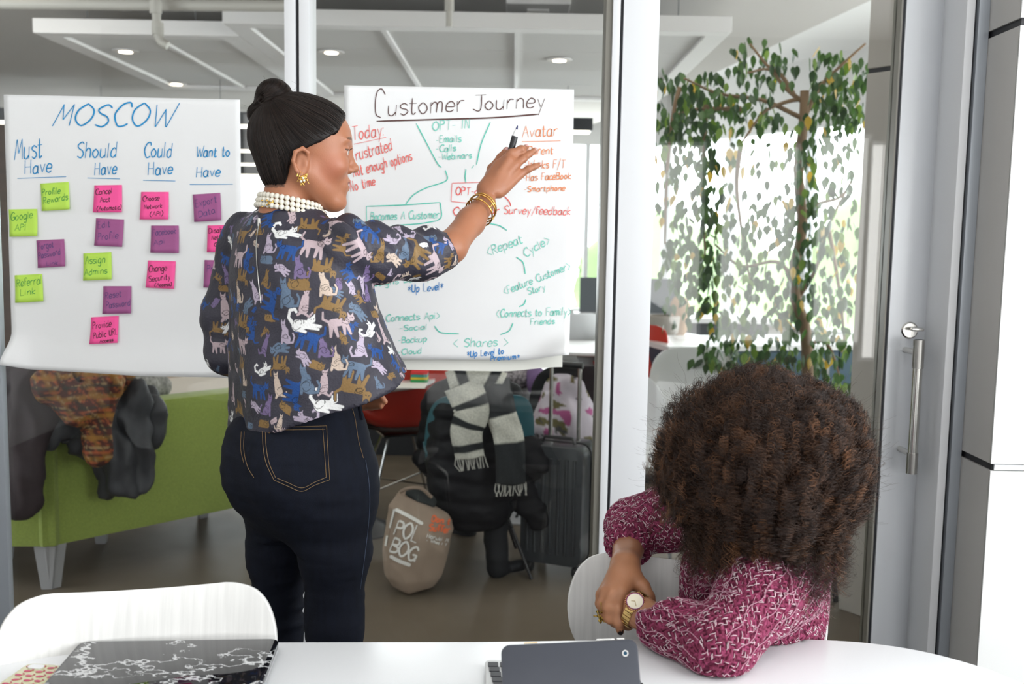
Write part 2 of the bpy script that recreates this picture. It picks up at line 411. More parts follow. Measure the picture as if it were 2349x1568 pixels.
# rounded lock stile: a shallow bow of aluminium
w = MB(); prof = []
for k in range(13):
    t = k/12; prof.append((sx+(xg-sx)*t, 2.678+.020*max(0, (t-.35)/.65)**1.5))
poly = prof+[(xg, 2.75), (sx, 2.75)]; w.prism(poly, .01, CEIL-.06)
w.build('stile', mat('pale_aluminium', (.62, .64, .67), .33, .15, bump=(300, .03)), door, smooth=True)
box('gasket', rubber, P(2031, 784, 2.68).x, sx, 2.685, 2.74, .01, CEIL-.06, door)
box('bead', olive, xf, P(2031, 784, 2.68).x, 2.685, 2.74, .01, CEIL-.06, door)
box('bottom_rail', white_al, xe, xf, 2.68, 2.745, .01, .12, door); box('top_rail', white_al, xe, xf, 2.68, 2.745, CEIL-.16, CEIL-.06, door)
box('glass_pane', glass_d, xe, xf, GY-.005, GY+.005, .12, CEIL-.16, door)
# pull handle with two standoffs and thumb turn
hx = P(2104, 800, 2.595); hz0 = P(2090, 1085, 2.6).z; hz1 = P(2110, 779, 2.6).z; bx = P(2104, 900, 2.6).x-.003
h = MB().tube([(bx, 2.6, hz0), (bx, 2.6, hz1)], .0125, 20).build('handle', chrome, door, smooth=True)
for k, (a, b) in enumerate(((hz1-.075, hz1), (hz0, hz0+.055))): MB().tube([(bx, 2.6, a), (bx, 2.6, b)], .0145, 20).build('grip_sleeve', mat('satin_steel', (.42, .41, .39), .3, 1, bump=(500, .1)), h, smooth=True)
for zz in (hz1-.035, hz0+.05): MB().tube([(bx-.004, 2.68, zz), (bx, 2.605, zz)], .008, 12).build('standoff', chrome, h, smooth=True)
tp = P(2086, 757, 2.68)
t_ = MB().lathe((tp.x, 2.684, tp.z), [(.023, 0), (.023, .006), (.019, .010)], 24, axis=(0, -1, 0)).build('lock_rosette', chrome, door, smooth=True)
MB().box(tp.x-.006, tp.x+.026, 2.645, 2.66, tp.z+.0, tp.z+.009).build('thumb_turn', chrome, t_, bev=.003, smooth=True)
# jamb
jx = xg; j1 = P(2174, 784, 2.56).x; j2 = P(2190, 784, 2.56).x; j3 = P(2198, 784, 2.56).x; j4 = P(2223, 784, 2.56).x
box('trim_12', dark_al, jx, j1, 2.57, 2.8, 0, CEIL, kind='structure'); box('trim_13', white_al, j1-.004, j2, 2.56, 2.8, 0, CEIL, bev=.003, kind='structure')  # first strip: shade of the jamb's left face put into its dark grey
box('trim_14', rubber, j2, j3, 2.575, 2.8, 0, CEIL, kind='structure'); box('trim_15', grey_al, j3, j4, 2.56, 2.8, 0, CEIL, bev=.003, kind='structure')
# clad column in front of the jamb, three courses of panel with black joints
CY = 2.405
cx1 = j4+.9
zj = [0, P(2240, 1053, CY+.05).z-.008, P(2320, 60, CY+.05).z, CEIL]
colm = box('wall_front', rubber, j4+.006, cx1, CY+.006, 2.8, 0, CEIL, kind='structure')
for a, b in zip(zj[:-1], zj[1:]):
    MB().box(j4, j4+.006, CY+.0005, 2.79, a+.009, b-.009).build('panel', clad_shade, colm, bev=.0)
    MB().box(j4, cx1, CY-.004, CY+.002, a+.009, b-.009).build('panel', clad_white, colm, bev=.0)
MB().box(j4+.01, cx1, CY-.001, CY+.004, zj[1]-.007, zj[1]+.007).build('joint_strip', white_al, colm)
# ------------------------------------------------------------------ handwriting
GL = {
'a': (5, "4 5 2 6 0 4 0 1 2 0 4 2 4 6;4 6 4 1 5 0"), 'b': (5, "0 10 0 0;0 4 2 6 4 5 4 1 2 0 0 1"), 'c': (4, "4 5 2 6 0 4 0 1 2 0 4 1"),
'd': (5, "4 5 2 6 0 4 0 1 2 0 4 2;4 10 4 0"), 'e': (4.5, "0 3 4 3 4 5 2 6 0 4 0 1 2 0 4 1"), 'f': (3.5, "4 9 3 10 1 9 1 0;0 6 3 6"),
'g': (5, "4 5 2 6 0 4 0 1 2 0 4 2;4 6 4 -3 2 -4 0 -3"), 'h': (5, "0 10 0 0;0 4 2 6 4 5 4 0"), 'i': (1.5, "0 6 0 0;0 8 0 8.8"),
'k': (4.5, "0 10 0 0;4 6 0 3 4 0"), 'l': (1.5, "0 10 0 0"), 'm': (7, "0 6 0 0;0 4 1.5 6 3 5 3 0;3 4 4.5 6 6 5 6 0"),
'n': (5, "0 6 0 0;0 4 2 6 4 5 4 0"), 'o': (5, "2 6 0 4 0 2 2 0 4 2 4 4 2 6"), 'p': (5, "0 6 0 -4;0 4 2 6 4 5 4 2 2 0 0 1"),
'r': (4, "0 6 0 0;0 4 1.5 6 3.5 6"), 's': (4, "4 5 2 6 0 5 1 3.5 3 3 4 1.5 2 0 0 1"), 't': (3.5, "1 9 1 1 2 0 3 1;-.6 6 3.4 6"),
'u': (5, "0 6 0 1 2 0 4 2;4 6 4 0"), 'v': (4.5, "0 6 2 0;2 0 4 6"), 'w': (6.5, "0 6 1.5 0;1.5 0 3 5;3 5 4.5 0;4.5 0 6 6"), 'x': (4.5, "0 6 4 0;4 6 0 0"), 'y': (4.5, "0 6 2 1;4 6 1 -4"),
'A': (6, "0 0 3 10;3 10 6 0;1 4 5 4"), 'B': (5, "0 10 0 0;0 10 4 9 4 6 0 5.3;0 5.3 5 4 4.5 1 0 0"), 'C': (6, "6 8 5 10 2 9 0 5 2 0.5 4 0 6 1"),
'D': (6, "0 10 0 0;0 10 4 9 6 5 4 1 0 0"), 'E': (5, "0 10 0 0;0 10 4 10;0 5.3 3.5 5.3;0 0 4.5 0"), 'F': (5, "0 10 0 0;0 10 4.5 10;0 5.3 3.5 5.3"),
'G': (6, "6 8 4 10 1 8 0 4 2 0 5 1 6 4 3 4;6 4 6 0"), 'H': (6, "0 10 0 0;5 10 5 0;0 5 5 5"), 'J': (6, "1 10 7 10;4.5 10 4.5 2 3 0 0 1.5"), 'L': (5, "0 10 0 0;0 0 4.5 0"),
'M': (7, "0 0 2 10;2 10 3.5 3;3.5 3 6 10;6 10 6.5 0"), 'N': (6, "0 0 .5 10;.5 10 4.5 0;4.5 0 5 10"), 'O': (6.5, "3 10 0 7 0 3 3 0 6 3 6 7 3 10"), 'P': (5, "0 10 0 0;0 10 4 9 4 6 0 5"),
'R': (5.5, "0 10 0 0;0 10 4 9 4 6 0 5;1 5 5 0"), 'S': (5.5, "5 8.5 3 10 0 8 1 6 4 4.5 5 2 3 0 0 1"), 'T': (6, "0 10 6 10;3 10 3 0"), 'U': (6, "0 10 0 2 2.5 0 5 2 5 10"),
'W': (8, "0 10 2 0;2 0 4 8;4 8 6 0;6 0 8.5 11"), '-': (4, "0 4 3 4"), '(': (3, "2.5 11 0 7 0 2 2.5 -2"), ')': (3, "0 11 2 7 2 2 0 -2"), '<': (5, "4 9 0 4;0 4 5 0"), '>': (5, "0 9 4.5 4;4.5 4 0 0"),
'/': (4, "4 11 0 -2"), '*': (5, "2 9 2 2;0 7.5 4.5 3.5;4.5 7.5 0 3.5"), ':': (2, "0 5 0 5.8;0 0 0 .8"), '.': (2, "0 0 .3 .6"), 'I': (1.5, "0 10 0 0"), '$': (5, "5 8.5 3 10 0 8 1 6 4 4.5 5 2 3 0 0 1;2.5 12 2.5 -2"), '2': (5, "0 8 2 10 4 8 0 0;0 0 5 0"), ' ': (4, "")}
def text_strokes(txt, x0, y0, x1, y1, cap, slant=.12):
    """polylines in picture units for a line of handwriting from (x0,y0) to (x1,y1) along its baseline"""
    adv = sum(GL[c][0]+1.3 for c in txt)-1.3; L_ = math.hypot(x1-x0, y1-y0); sx_ = L_/adv; sy = cap/10
    ux, uy = (x1-x0)/L_, (y1-y0)/L_; out = []; pen = 0
    for c in txt:
        w_, s_ = GL[c]; jy = rnd.uniform(-.3, .3); js = rnd.uniform(.93, 1.08)
        for st_ in s_.split(';'):
            n_ = [float(q) for q in st_.split()]
            if not n_: continue
            pts = [((n_[i]+slant*n_[i+1]*sy/sx_*1.0+rnd.uniform(-.15, .15))*sx_+pen*sx_, (n_[i+1]*js+jy+rnd.uniform(-.12, .12))*sy) for i in range(0, len(n_), 2)]
            pts = catmull(pts, 5)
            out.append([(x0+ux*a+uy*b, y0+uy*a-ux*b) for a, b in pts])
        pen += w_+1.3
    return out
def ribbons(strokes, wpx, place, mb, dens=1):
    for s_ in strokes:
        s_ = [np.array(q, float) for q in s_]
        if len(s_) < 2: continue
        V = []; n_ = len(s_)
        for i, p in enumerate(s_):
            t = s_[min(i+1, n_-1)]-s_[max(i-1, 0)]; t = t/(np.linalg.norm(t)+1e-9); q = np.array((-t[1], t[0]))*wpx/2*(.55 if i in (0, n_-1) else 1)
            V += [place(*(p+q)), place(*(p-q))]
        mb.add(V, [(2*i, 2*i+1, 2*i+3, 2*i+2) for i in range(n_-1)])
def ink(name, c): return mat(name, c, .6, var=(180, .22))
inkblue = ink('blue_marker', (.0, .28, .62)); inkred = ink('red_marker', (.85, .09, .08)); inkteal = ink('teal_marker', (.06, .62, .47)); inkor = ink('orange_marker', (.90, .30, .12))
inkbrown = ink('brown_marker', (.10, .035, .03)); inkblk = ink('black_marker', (.05, .01, .02)); inkvio = ink('violet_marker', (.10, .055, .20)); inkgreen = ink('green_marker', (.04, .33, .06)); inkblue2 = ink('bright_blue_marker', (.01, .22, .60))
inkteal2 = ink('pale_teal_marker', (.22, .70, .58)); inkred2 = ink('pale_red_marker', (.90, .20, .18))
# ---- posters
def poster(px0, px1, pyt, pyb, Yp, fn, nx=40, ny=48):
    a = P(px0, pyt, Yp); b = P(px1, pyt, Yp); c = P((px0+px1)/2, pyb, Yp); z1 = a.z; z0 = c.z
    V = []; Fc = []
    for j in range(ny+1):
        for i in range(nx+1):
            u, v = i/nx, j/ny; x = a.x+(b.x-a.x)*u; z = z0+(z1-z0)*v; V.append(fn(x, z, u, v))
    for j in range(ny):
        for i in range(nx): q = j*(nx+1)+i; Fc.append((q, q+1, q+nx+2, q+nx+1))
    return V, Fc, (a.x, b.x, z0, z1)
def s01(x): x = min(max(x, 0), 1); return x*x*(3-2*x)
YP = 2.703
def f1(x, z, u, v):
    c = s01((.16-v)/.16); l = s01((.10-u)/.10)
    dy = .002+.012*c*(1-.2*u)+.035*c*l+.003*math.sin(u*5)*(1-v) + .02*s01((u-.85)/.15)*s01((.1-v)/.1)
    dz = .012*c*(abs(u-.55)*1.6)-.0+.014*c*l; dz += .006*math.sin(3*u+1)*s01((.05-v)/.05)
    return (x-.012*l*c, YP-dy, z+dz+.008*u*0)
V, Fc, B1 = poster(9, 551, 217, 861, YP, f1)
# top edge falls very slightly to the right, as hung
V = [(x, y, z-(x-B1[0])*.004) for x, y, z in V]
def paper_thing(name, label, V, Fc, m, grp=None):
    o = mesh(name, V, Fc, m, None, True); md = o.modifiers.new('thickness', 'SOLIDIFY'); md.thickness = .0006; md.offset = 1
    tag(o, label, 'poster', grp); return o
post1 = paper_thing('flip_chart_sheet', 'large white paper sheet headed MOSCOW with four columns of sticky notes', V, Fc, paperm)
def f2(x, z, u, v):
    c = s01((.10-v)/.10); r = s01((u-.74)/.26); q = s01((u-.72+(.30-v*2.2)*.6-.18)/.25)*s01((.16-v)/.16)
    dy = .003+.004*(1-v)+.006*c+.045*q*r+.003*s01((.1-u)/.1)
    return (x+.010*v*0-.004*q, YP-dy, z+.020*q*r+.006*u*(1-v))
V2, F2_, B2 = poster(790, 1317, 196, 826, YP-.002, f2)
V2 = [(x+.004*(1-(z-B2[2])/(B2[3]-B2[2]))*((x-B2[0])/(B2[1]-B2[0])), y, z) for x, y, z in V2]
def f3(x, z, u, v):
    q = s01((u-.70)/.3)*s01((.14-v)/.14)
    return (x, YP+.004-.010*q-.002*s01((.05-v)/.05), z+.016*q)
V3, F3_, B3 = poster(797, 1304, 205, 850, YP, f3)
post2 = paper_thing('flip_chart_sheet', 'large white paper sheet headed Customer Journey with coloured marker writing', V2, F2_, paperm)
under = mesh('under_sheet', V3, F3_, paperm2, None, True); put(under, post2); under['label'] = 'cream sheet beneath with a curled corner'
def placer(B, fn, Yp, shift=0, off=.0022):
    def pl(px, py):
        w = P(px, py, Yp-.004); u = (w.x-B[0])/(B[1]-B[0]); v = (w.z-B[2])/(B[3]-B[2]); q = fn(w.x, w.z, u, v)
        return (q[0]-(0), q[1]-off, w.z+(q[2]-w.z)*.0)
    return pl
pl1 = placer(B1, f1, YP); pl2 = placer(B2, f2, YP)
def write(lines, pl, parent, m, wpx, name='handwriting'):
    for l in lines:
        mb = MB()
        if isinstance(l[0], str): ribbons(text_strokes(*l), wpx, pl, mb)
        else: ribbons([catmull(l, 8)], wpx, pl, mb)
        o = mesh(name, mb.v, mb.f, m, parent)
write([('MOSCOW', 120, 288, 392, 290, 52, .3)], pl1, post1, inkblue, 3.6, 'heading')
write([('Must', 33, 366, 97, 360, 46), ('Have', 57, 399, 119, 394, 30), ('Should', 177, 362, 268, 361, 34), ('Have', 217, 401, 268, 398, 29), ('Could', 330, 361, 394, 360, 35), ('Have', 340, 402, 396, 398, 28),
       ('Want to', 450, 361, 527, 359, 25), ('Have', 450, 406, 505, 404, 24)], pl1, post1, inkblue, 2.6)
write([[(40, 409), (152, 405)], [(201, 408), (275, 410)], [(328, 413), (402, 415)], [(435, 423), (534, 422)]], pl1, post1, inkblue, 2.4, 'underline')
write([('ustomer', 891, 266, 1066, 255, 42, .1), ('Journey', 1085, 255, 1250, 247, 38, .1), [(884, 217), (876, 204), (866, 210), (861, 235), (863, 262), (874, 270)]], pl2, post2, inkbrown, 2.2, 'heading')
write([[(864, 278), (1000, 274), (1130, 270), (1235, 262)]], pl2, post2, inkbrown, 3.4, 'underline')
write([('Today:', 809, 322, 884, 310, 31), ('Frustrated', 808, 372, 902, 344, 28), ('Not enough options', 812, 406, 946, 368, 24), ('No time', 806, 440, 862, 424, 22)], pl2, post2, inkred2, 2.4)
write([[(812, 331), (886, 315)]], pl2, post2, inkred2, 2, 'underline')
write([('OPT- IN', 993, 300, 1079, 294, 22), ('-Emails', 1000, 328, 1058, 325, 16), ('-Calls', 1000, 349, 1046, 346, 15), ('-Webinars', 1006, 367, 1082, 363, 15)], pl2, post2, inkteal2, 2.2)
write([[(955, 283), (985, 340), (1004, 375), (1013, 384)], [(1125, 280), (1104, 330), (1093, 378)], [(1087, 379), (1082, 386)], [(1022, 390), (1024, 414), (980, 430), (950, 446), (931, 468)], [(1069, 388), (1067, 405), (1069, 419)]], pl2, post2, inkteal, 2.2, 'drawn_line')
write([('Avatar', 1198, 316, 1280, 311, 27), ('-Parent', 1203, 355, 1269, 353, 18), ('-Works F/T', 1203, 388, 1296, 385, 19), ('-Has FaceBook', 1200, 415, 1310, 410, 16), ('-Smartphone', 1203, 440, 1296, 437, 13)], pl2, post2, inkor, 2.1)
write([[(1197, 325), (1286, 323)]], pl2, post2, inkor, 2.2, 'underline')
write([('OPT-out', 1046, 448, 1116, 446, 18), ('Choose or', 1040, 494, 1146, 490, 17)], pl2, post2, inkred, 2.2)
write([('Survey/feedback', 1156, 490, 1309, 493, 18)], pl2, post2, inkred2, 2.2)
write([[(1037, 420), (1035, 462)], [(1036, 462), (1100, 468)], [(1038, 420), (1140, 417)], [(1157, 450), (1168, 462), (1172, 473)]], pl2, post2, inkred, 2.2, 'drawn_line')
write([('Becomes A Customer', 850, 505, 1008, 500, 18), ('<Repeat', 1120, 588, 1200, 556, 22), ('Cycle>', 1206, 590, 1264, 556, 19), ('<Feature Customer>', 1158, 676, 1310, 616, 17), ('Story', 1213, 675, 1252, 664, 15),
       ('<Connects to Family>', 1138, 727, 1310, 722, 18), ('Friends', 1217, 744, 1272, 742, 14), ('< Shares >', 1040, 795, 1166, 792, 19), ('Connects Api>', 886, 737, 1010, 730, 16), ('-Social', 918, 758, 980, 755, 13), ('-Backup', 914, 786, 980, 783, 14), ('-Cloud', 914, 812, 968, 809, 13), ('Assigns Backup>', 846, 658, 1003, 640, 15)], pl2, post2, inkteal2, 2.1)
write([[(841, 473), (842, 516)], [(841, 473), (925, 470), (1009, 464)], [(1010, 464), (1013, 495), (1003, 506)], [(1003, 506), (960, 513), (900, 517)],
       [(1120, 512), (1145, 517), (1163, 528)], [(1184, 589), (1200, 602), (1205, 628)], [(1206, 686), (1202, 697), (1191, 703)], [(1177, 740), (1168, 758), (1148, 767)], [(997, 747), (1012, 762), (1053, 765)]], pl2, post2, inkteal, 2.2, 'drawn_line')
write([('*Up Level*', 936, 671, 1018, 664, 17), ('*Up Level to', 1072, 818, 1156, 810, 14), ('Premium*', 1126, 826, 1193, 822, 12)], pl2, post2, inkblue2, 2.2)
# ---- sticky notes (px corner TL, TR, BR, BL; colour; text lines; label)
lime = mat('lime_note', (.52, .80, .10), .7, bump=(90, .05)); pinkn = mat('pink_note', (1.0, .10, .36), .7, bump=(90, .05)); purp = mat('purple_note', (.37, .10, .27), .7, bump=(90, .05))
NT = [((93, 421), (158, 417), (163, 480), (99, 484), lime, inkgreen, [('Profile', 98, 449, 140, 444, 15), ('Rewards', 102, 468, 158, 458, 15)], 'lime sticky note reading Profile Rewards, top of first column'),
 ((20, 480), (86, 479), (89, 541), (25, 543), lime, inkgreen, [('Google', 26, 506, 76, 500, 18), ('API', 36, 530, 62, 528, 15)], 'lime sticky note ending in API at left edge of first column'),
 ((84, 551), (148, 548), (153, 610), (90, 614), purp, inkvio, [('Forgot', 90, 573, 124, 566, 16), ('Password', 91, 594, 141, 583, 14), ('Link', 110, 609, 136, 606, 9)], 'purple sticky note reading Forgot Password Link'),
 ((34, 631), (97, 628), (103, 690), (38, 694), lime, inkgreen, [('Referral', 40, 658, 97, 650, 18), ('Link', 49, 678, 84, 673, 14)], 'lime sticky note reading Referral Link'),
 ((217, 425), (280, 424), (282, 487), (216, 487), pinkn, inkblk, [('Cancel', 220, 447, 258, 444, 13), ('Acct', 231, 464, 254, 462, 11), ('(Automatic)', 225, 483, 281, 480, 10)], 'pink sticky note reading Cancel Acct, top of second column'),
 ((221, 500), (285, 503), (283, 566), (219, 563), purp, inkvio, [('Edit', 226, 524, 254, 520, 15), ('Profile', 227, 551, 273, 546, 16)], 'purple sticky note reading Edit Profile'),
 ((192, 581), (256, 578), (259, 640), (194, 643), lime, inkgreen, [('Assign', 197, 606, 243, 602, 17), ('Admins', 196, 632, 248, 626, 15)], 'lime sticky note reading Assign Admins'),
 ((238, 656), (302, 656), (303, 718), (238, 719), purp, inkvio, [('Reset', 243, 685, 280, 680, 15), ('Password', 246, 707, 301, 700, 15)], 'purple sticky note reading Reset Password'),
 ((210, 727), (273, 724), (273, 785), (209, 788), pinkn, inkblk, [('Provide', 215, 754, 257, 748, 15), ('Public URL', 218, 776, 272, 766, 14), ('Access', 232, 785, 263, 781, 7)], 'pink sticky note reading Provide Public URL Access'),
 ((324, 440), (387, 440), (388, 503), (323, 503), pinkn, inkblk, [('Choose', 328, 462, 366, 459, 12), ('Network', 332, 480, 373, 476, 10), ('(API)', 346, 496, 376, 494, 10)], 'pink sticky note reading Choose Network, top of third column'),
 ((347, 517), (410, 517), (412, 580), (347, 579), purp, inkvio, [('Facebook', 351, 541, 405, 535, 14), ('Api', 354, 563, 380, 558, 12)], 'purple sticky note under Choose Network in third column'),
 ((340, 597), (403, 599), (401, 662), (336, 659), pinkn, inkblk, [('Change', 342, 624, 383, 620, 15), ('Security', 343, 646, 392, 640, 13), ('(Access)', 357, 657, 396, 655, 8)], 'pink sticky note reading Change Security'),
 ((442, 446), (505, 442), (509, 505), (447, 509), purp, inkvio, [('Export', 450, 476, 498, 464, 17), ('Data', 458, 499, 495, 488, 15)], 'purple sticky note reading Export Data, top of fourth column'),
 ((476, 517), (539, 515), (540, 577), (476, 578), pinkn, inkblk, [('Disable', 479, 535, 521, 531, 11), ('Network', 486, 550, 525, 546, 10), ('Connect', 492, 565, 530, 562, 9)], 'pink sticky note in fourth column half behind the standing woman'),
 ((469, 596), (532, 597), (532, 661), (468, 659), purp, inkvio, [('Print', 475, 623, 510, 620, 15)], 'purple sticky note lowest in fourth column by the blouse')]
for tl, tr, br, bl, m, im, txt, lab in NT:
    V = []; Fc = []; n = 6
    for j in range(n+1):
        for i in range(n+1):
            u, v = i/n, j/n; q = (A(tl)*(1-u)+A(tr)*u)*(1-v)+(A(bl)*(1-u)+A(br)*u)*v; w = A(pl1(*q)); w[1] -= .0006+.006*v*v+.002*v*abs(u-.5); V.append(w)
    for j in range(n):
        for i in range(n): k = j*(n+1)+i; Fc.append((k, k+n+1, k+n+2, k+1))
    o = mesh('sticky_note', V, Fc, m, None, True); md = o.modifiers.new('thickness', 'SOLIDIFY'); md.thickness = .0002
    tag(o, lab, 'sticky note', 'sticky notes on the MOSCOW sheet')
    iu = np.linalg.inv(np.array([A(tr)-A(tl), A(bl)-A(tl)]).T)
    def pln(px, py):
        v = float(np.clip((iu@(A((px, py))-A(tl)))[1], 0, 1)); u = float(np.clip((iu@(A((px, py))-A(tl)))[0], 0, 1)); w = A(pl1(px, py)); w[1] -= .0012+.006*v*v+.002*v*abs(u-.5); return w
    mb = MB(); [ribbons(text_strokes(*t), 1.5, pln, mb) for t in txt]; mesh('handwriting', mb.v, mb.f, im, o)
# ------------------------------------------------------------------ table and what lies on it
TZ = .73
edge = [PZ(x, y, TZ) for x, y in ((-300, 1476), (0, 1473), (400, 1472), (800, 1471), (1150, 1470), (1500, 1464), (1700, 1462), (1862, 1465), (2000, 1474), (2130, 1495), (2260, 1531), (2349, 1567))]
pts = [(p.x, p.y) for p in edge]; lx, ly = pts[-1]
pts += [(lx+.10, ly-.12), (lx+.14, ly-.28), (lx+.10, ly-.45), (lx-.05, ly-.62), (lx-.3, ly-.72), (-.6, ly-.74), (-1.1, ly-.68), (-1.35, ly-.4), (-1.35, 1.3)]
pts = [tuple(p) for p in catmull(pts, 5, closed=True)]
tbl = thing('meeting_table', 'long white laminate meeting table with a rounded right end', 'table', (.1, 1.1, 0))
wl = mat('white_laminate', (.83, .84, .86), .30, bump=(250, .02))
MB().prism(pts, TZ-.028, TZ).build('tabletop', wl, tbl, bev=.003, smooth=True)
for cx in (-.7, .62):
    MB().lathe((cx, 1.05, 0), [(.30, 0), (.30, .012), (.06, .03), (.045, .1), (.045, TZ-.04), (.12, TZ-.028)], 32).build('pedestal', mat('white_powdercoat', (.8, .8, .8), .4, bump=(200, .02)), tbl, smooth=True)
# marble laptop
def marble():
    m = bpy.data.materials.new('black_marble_print'); m.use_nodes = True; N = m.node_tree.nodes; L = m.node_tree.links; b = N['Principled BSDF']
    tc = N.new('ShaderNodeTexCoord'); n = N.new('ShaderNodeTexNoise'); n.inputs['Scale'].default_value = 7; n.inputs['Detail'].default_value = 8; n.inputs['Roughness'].default_value = .62
    mp = N.new('ShaderNodeMapping'); mp.inputs['Scale'].default_value = (1, 1.5, 1); mp.inputs['Rotation'].default_value = (0, 0, .5); L.new(tc.outputs['Object'], mp.inputs[0]); L.new(mp.outputs[0], n.inputs[0])
    s = N.new('ShaderNodeMath'); s.operation = 'SUBTRACT'; s.inputs[1].default_value = .5; a = N.new('ShaderNodeMath'); a.operation = 'ABSOLUTE'; L.new(n.outputs[0], s.inputs[0]); L.new(s.outputs[0], a.inputs[0])
    n3 = N.new('ShaderNodeTexNoise'); n3.inputs['Scale'].default_value = 9; L.new(tc.outputs['Object'], n3.inputs[0])
    w = N.new('ShaderNodeMapRange'); w.inputs[1].default_value = .34; w.inputs[2].default_value = .66; w.inputs[3].default_value = .001; w.inputs[4].default_value = .016; L.new(n3.outputs[0], w.inputs[0])
    lt = N.new('ShaderNodeMath'); lt.operation = 'LESS_THAN'; L.new(a.outputs[0], lt.inputs[0]); L.new(w.outputs[0], lt.inputs[1])
    mx = N.new('ShaderNodeMixRGB'); mx.inputs[1].default_value = (.006, .006, .008, 1); mx.inputs[2].default_value = (.62, .63, .64, 1); L.new(lt.outputs[0], mx.inputs[0]); L.new(mx.outputs[0], b.inputs['Base Color'])
    b.inputs['Roughness'].default_value = .04; b.inputs['IOR'].default_value = 1.4
    return m
a = PZ(186, 1494, TZ); b_ = PZ(642, 1487, TZ); ex = (b_-a); wd = ex.length; ex = ex.normalized(); ey = Vector((ex.y, -ex.x, 0)).normalized()
if ey.y > 0: ey = -ey
def rr(w, h, r, n=6):
    o = []
    for cx, cy, a0 in ((w-r, h-r, 0), (r, h-r, 90), (r, r, 180), (w-r, r, 270)):
        for k in range(n+1): q = RB(a0+90*k/n); o.append((cx+r*math.cos(q), cy+r*math.sin(q)))
    return o
Ml = Matrix(((ex.x, ey.x, 0, a.x), (ex.y, ey.y, 0, a.y), (0, 0, 1, TZ), (0, 0, 0, 1)))
lap = thing('laptop', 'closed laptop in a glossy black marble patterned case', 'laptop', (a.x+.15, a.y-.1, TZ))
mbk = marble()
MB().prism(rr(wd, .225, .016), .0095, .017, Ml).build('lid', mbk, lap, bev=.0022, smooth=True)
MB().prism(rr(wd, .225, .016), .002, .0088, Ml).build('base', mat('laptop_silver', (.55, .55, .56), .3, .8, bump=(300, .02)), lap, bev=.0015, smooth=True)
for fx, fy in ((.03, .03), (wd-.03, .03), (.03, .19), (wd-.03, .19)): MB().lathe(Ml @ Vector((fx, fy, 0)), [(.006, 0), (.006, .0025)], 12).build('rubber_foot', rubber, lap)
# phone, case patterned with magenta birds
pa = PZ(66, 1531, TZ); pb = PZ(150, 1530, TZ); ex = (pb-pa); pw = .068; ex = Vector((math.cos(-.12), math.sin(-.12), 0)); ey = Vector((ex.y, -ex.x, 0))
Mp = Matrix(((ex.x, ey.x, 0, pa.x), (ex.y, ey.y, 0, pa.y), (0, 0, 1, TZ), (0, 0, 0, 1)))
ph = thing('phone', 'phone face down in a clear case printed with magenta birds', 'phone', tuple(pa))
MB().prism(rr(pw, .14, .011), 0, .008, Mp).build('body', mat('phone_case', (.52, .50, .22), .25, coat=.6, bump=(100, .02)), ph, bev=.002, smooth=True)
bird = MB(); brnd = random.Random(3)
for r_ in range(9):
    for c_ in range(4):
        x = .010+c_*.0165+(.006 if r_ % 2 else 0)+brnd.uniform(-.001, .001); y = .012+r_*.0145; an = brnd.uniform(-.3, .3)
        if x > pw-.006: continue
        el = [(x+.0055*math.cos(t)*math.cos(an)-.0032*math.sin(t)*math.sin(an), y+.0055*math.cos(t)*math.sin(an)+.0032*math.sin(t)*math.cos(an)) for t in np.linspace(0, 2*math.pi, 12, endpoint=False)]
        bird.prism(el, .0081, .0084, Mp)
        nk = catmull([(x+.005, y-.001), (x+.0068, y-.004), (x+.0045, y-.0065), (x+.003, y-.006)], 3)
        for q0, q1 in zip(nk[:-1], nk[1:]): d = (q1-q0)[::-1]*A((-1, 1)); d = d/np.linalg.norm(d)*.0006; bird.prism([tuple(q0+d), tuple(q0-d), tuple(q1-d), tuple(q1+d)], .0081, .0084, Mp)
bird.build('bird_print', mat('magenta_print', (.50, .02, .10), .35, bump=(100, .02)), ph)
MB().prism(rr(.024, .013, .006), .008, .0095, Mp @ Matrix.Translation((.008, .006, 0))).build('camera_bump', mat('white_plastic', (.75, .76, .78), .25, bump=(100, .02)), ph)
# tablet in a keyboard case, screen leaning toward the camera side
tab = thing('tablet', 'dark grey tablet propped in a silver keyboard case', 'tablet', tuple(PZ(1300, 1560, TZ)))
tl = P(1149, 1479, 1.33); tr = P(1461, 1465, 1.33); ex = (tr-tl); tw = ex.length; ex = ex.normalized(); dn = Vector((-.045, -.42, -1.0)); dn = (dn-ex*dn.dot(ex)).normalized(); nz = ex.cross(dn).normalized()
if nz.y < 0: nz = -nz
def T3(u, v, w_): return tl+ex*u+dn*v+nz*w_
Mt = Matrix(((ex.x, dn.x, nz.x, tl.x), (ex.y, dn.y, nz.y, tl.y), (ex.z, dn.z, nz.z, tl.z), (0, 0, 0, 1)))
th_ = min(.175, (tl.z-TZ-.012)/-dn.z)
MB().prism(rr(tw, th_, .012), -.0045, .0045, Mt).build('body', mat('slate_tablet_shell', (.050, .054, .068), .42, .3, bump=(300, .04)), tab, bev=.002, smooth=True)
MB().prism(rr(tw-.016, th_-.016, .004), .0045, .0052, Mt @ Matrix.Translation((.008, .008, 0))).build('screen', mat('dark_screen', (.01, .01, .012), .08, bump=(100, .01)), tab)
bt = mat('button_silver', (.85, .84, .82), .25, .6, bump=(200, .02))
for u0, u1, mm in ((.165, .197, bt), (.201, .214, bt), (.040, .064, mat('button_gold', (.75, .50, .22), .3, .8, bump=(200, .02)))):
    MB().box(tw*u0/.236, tw*u1/.236, -.0022, -.0005, -.003, .003, Mt).build('button', mm, tab, bev=.0008, smooth=True)
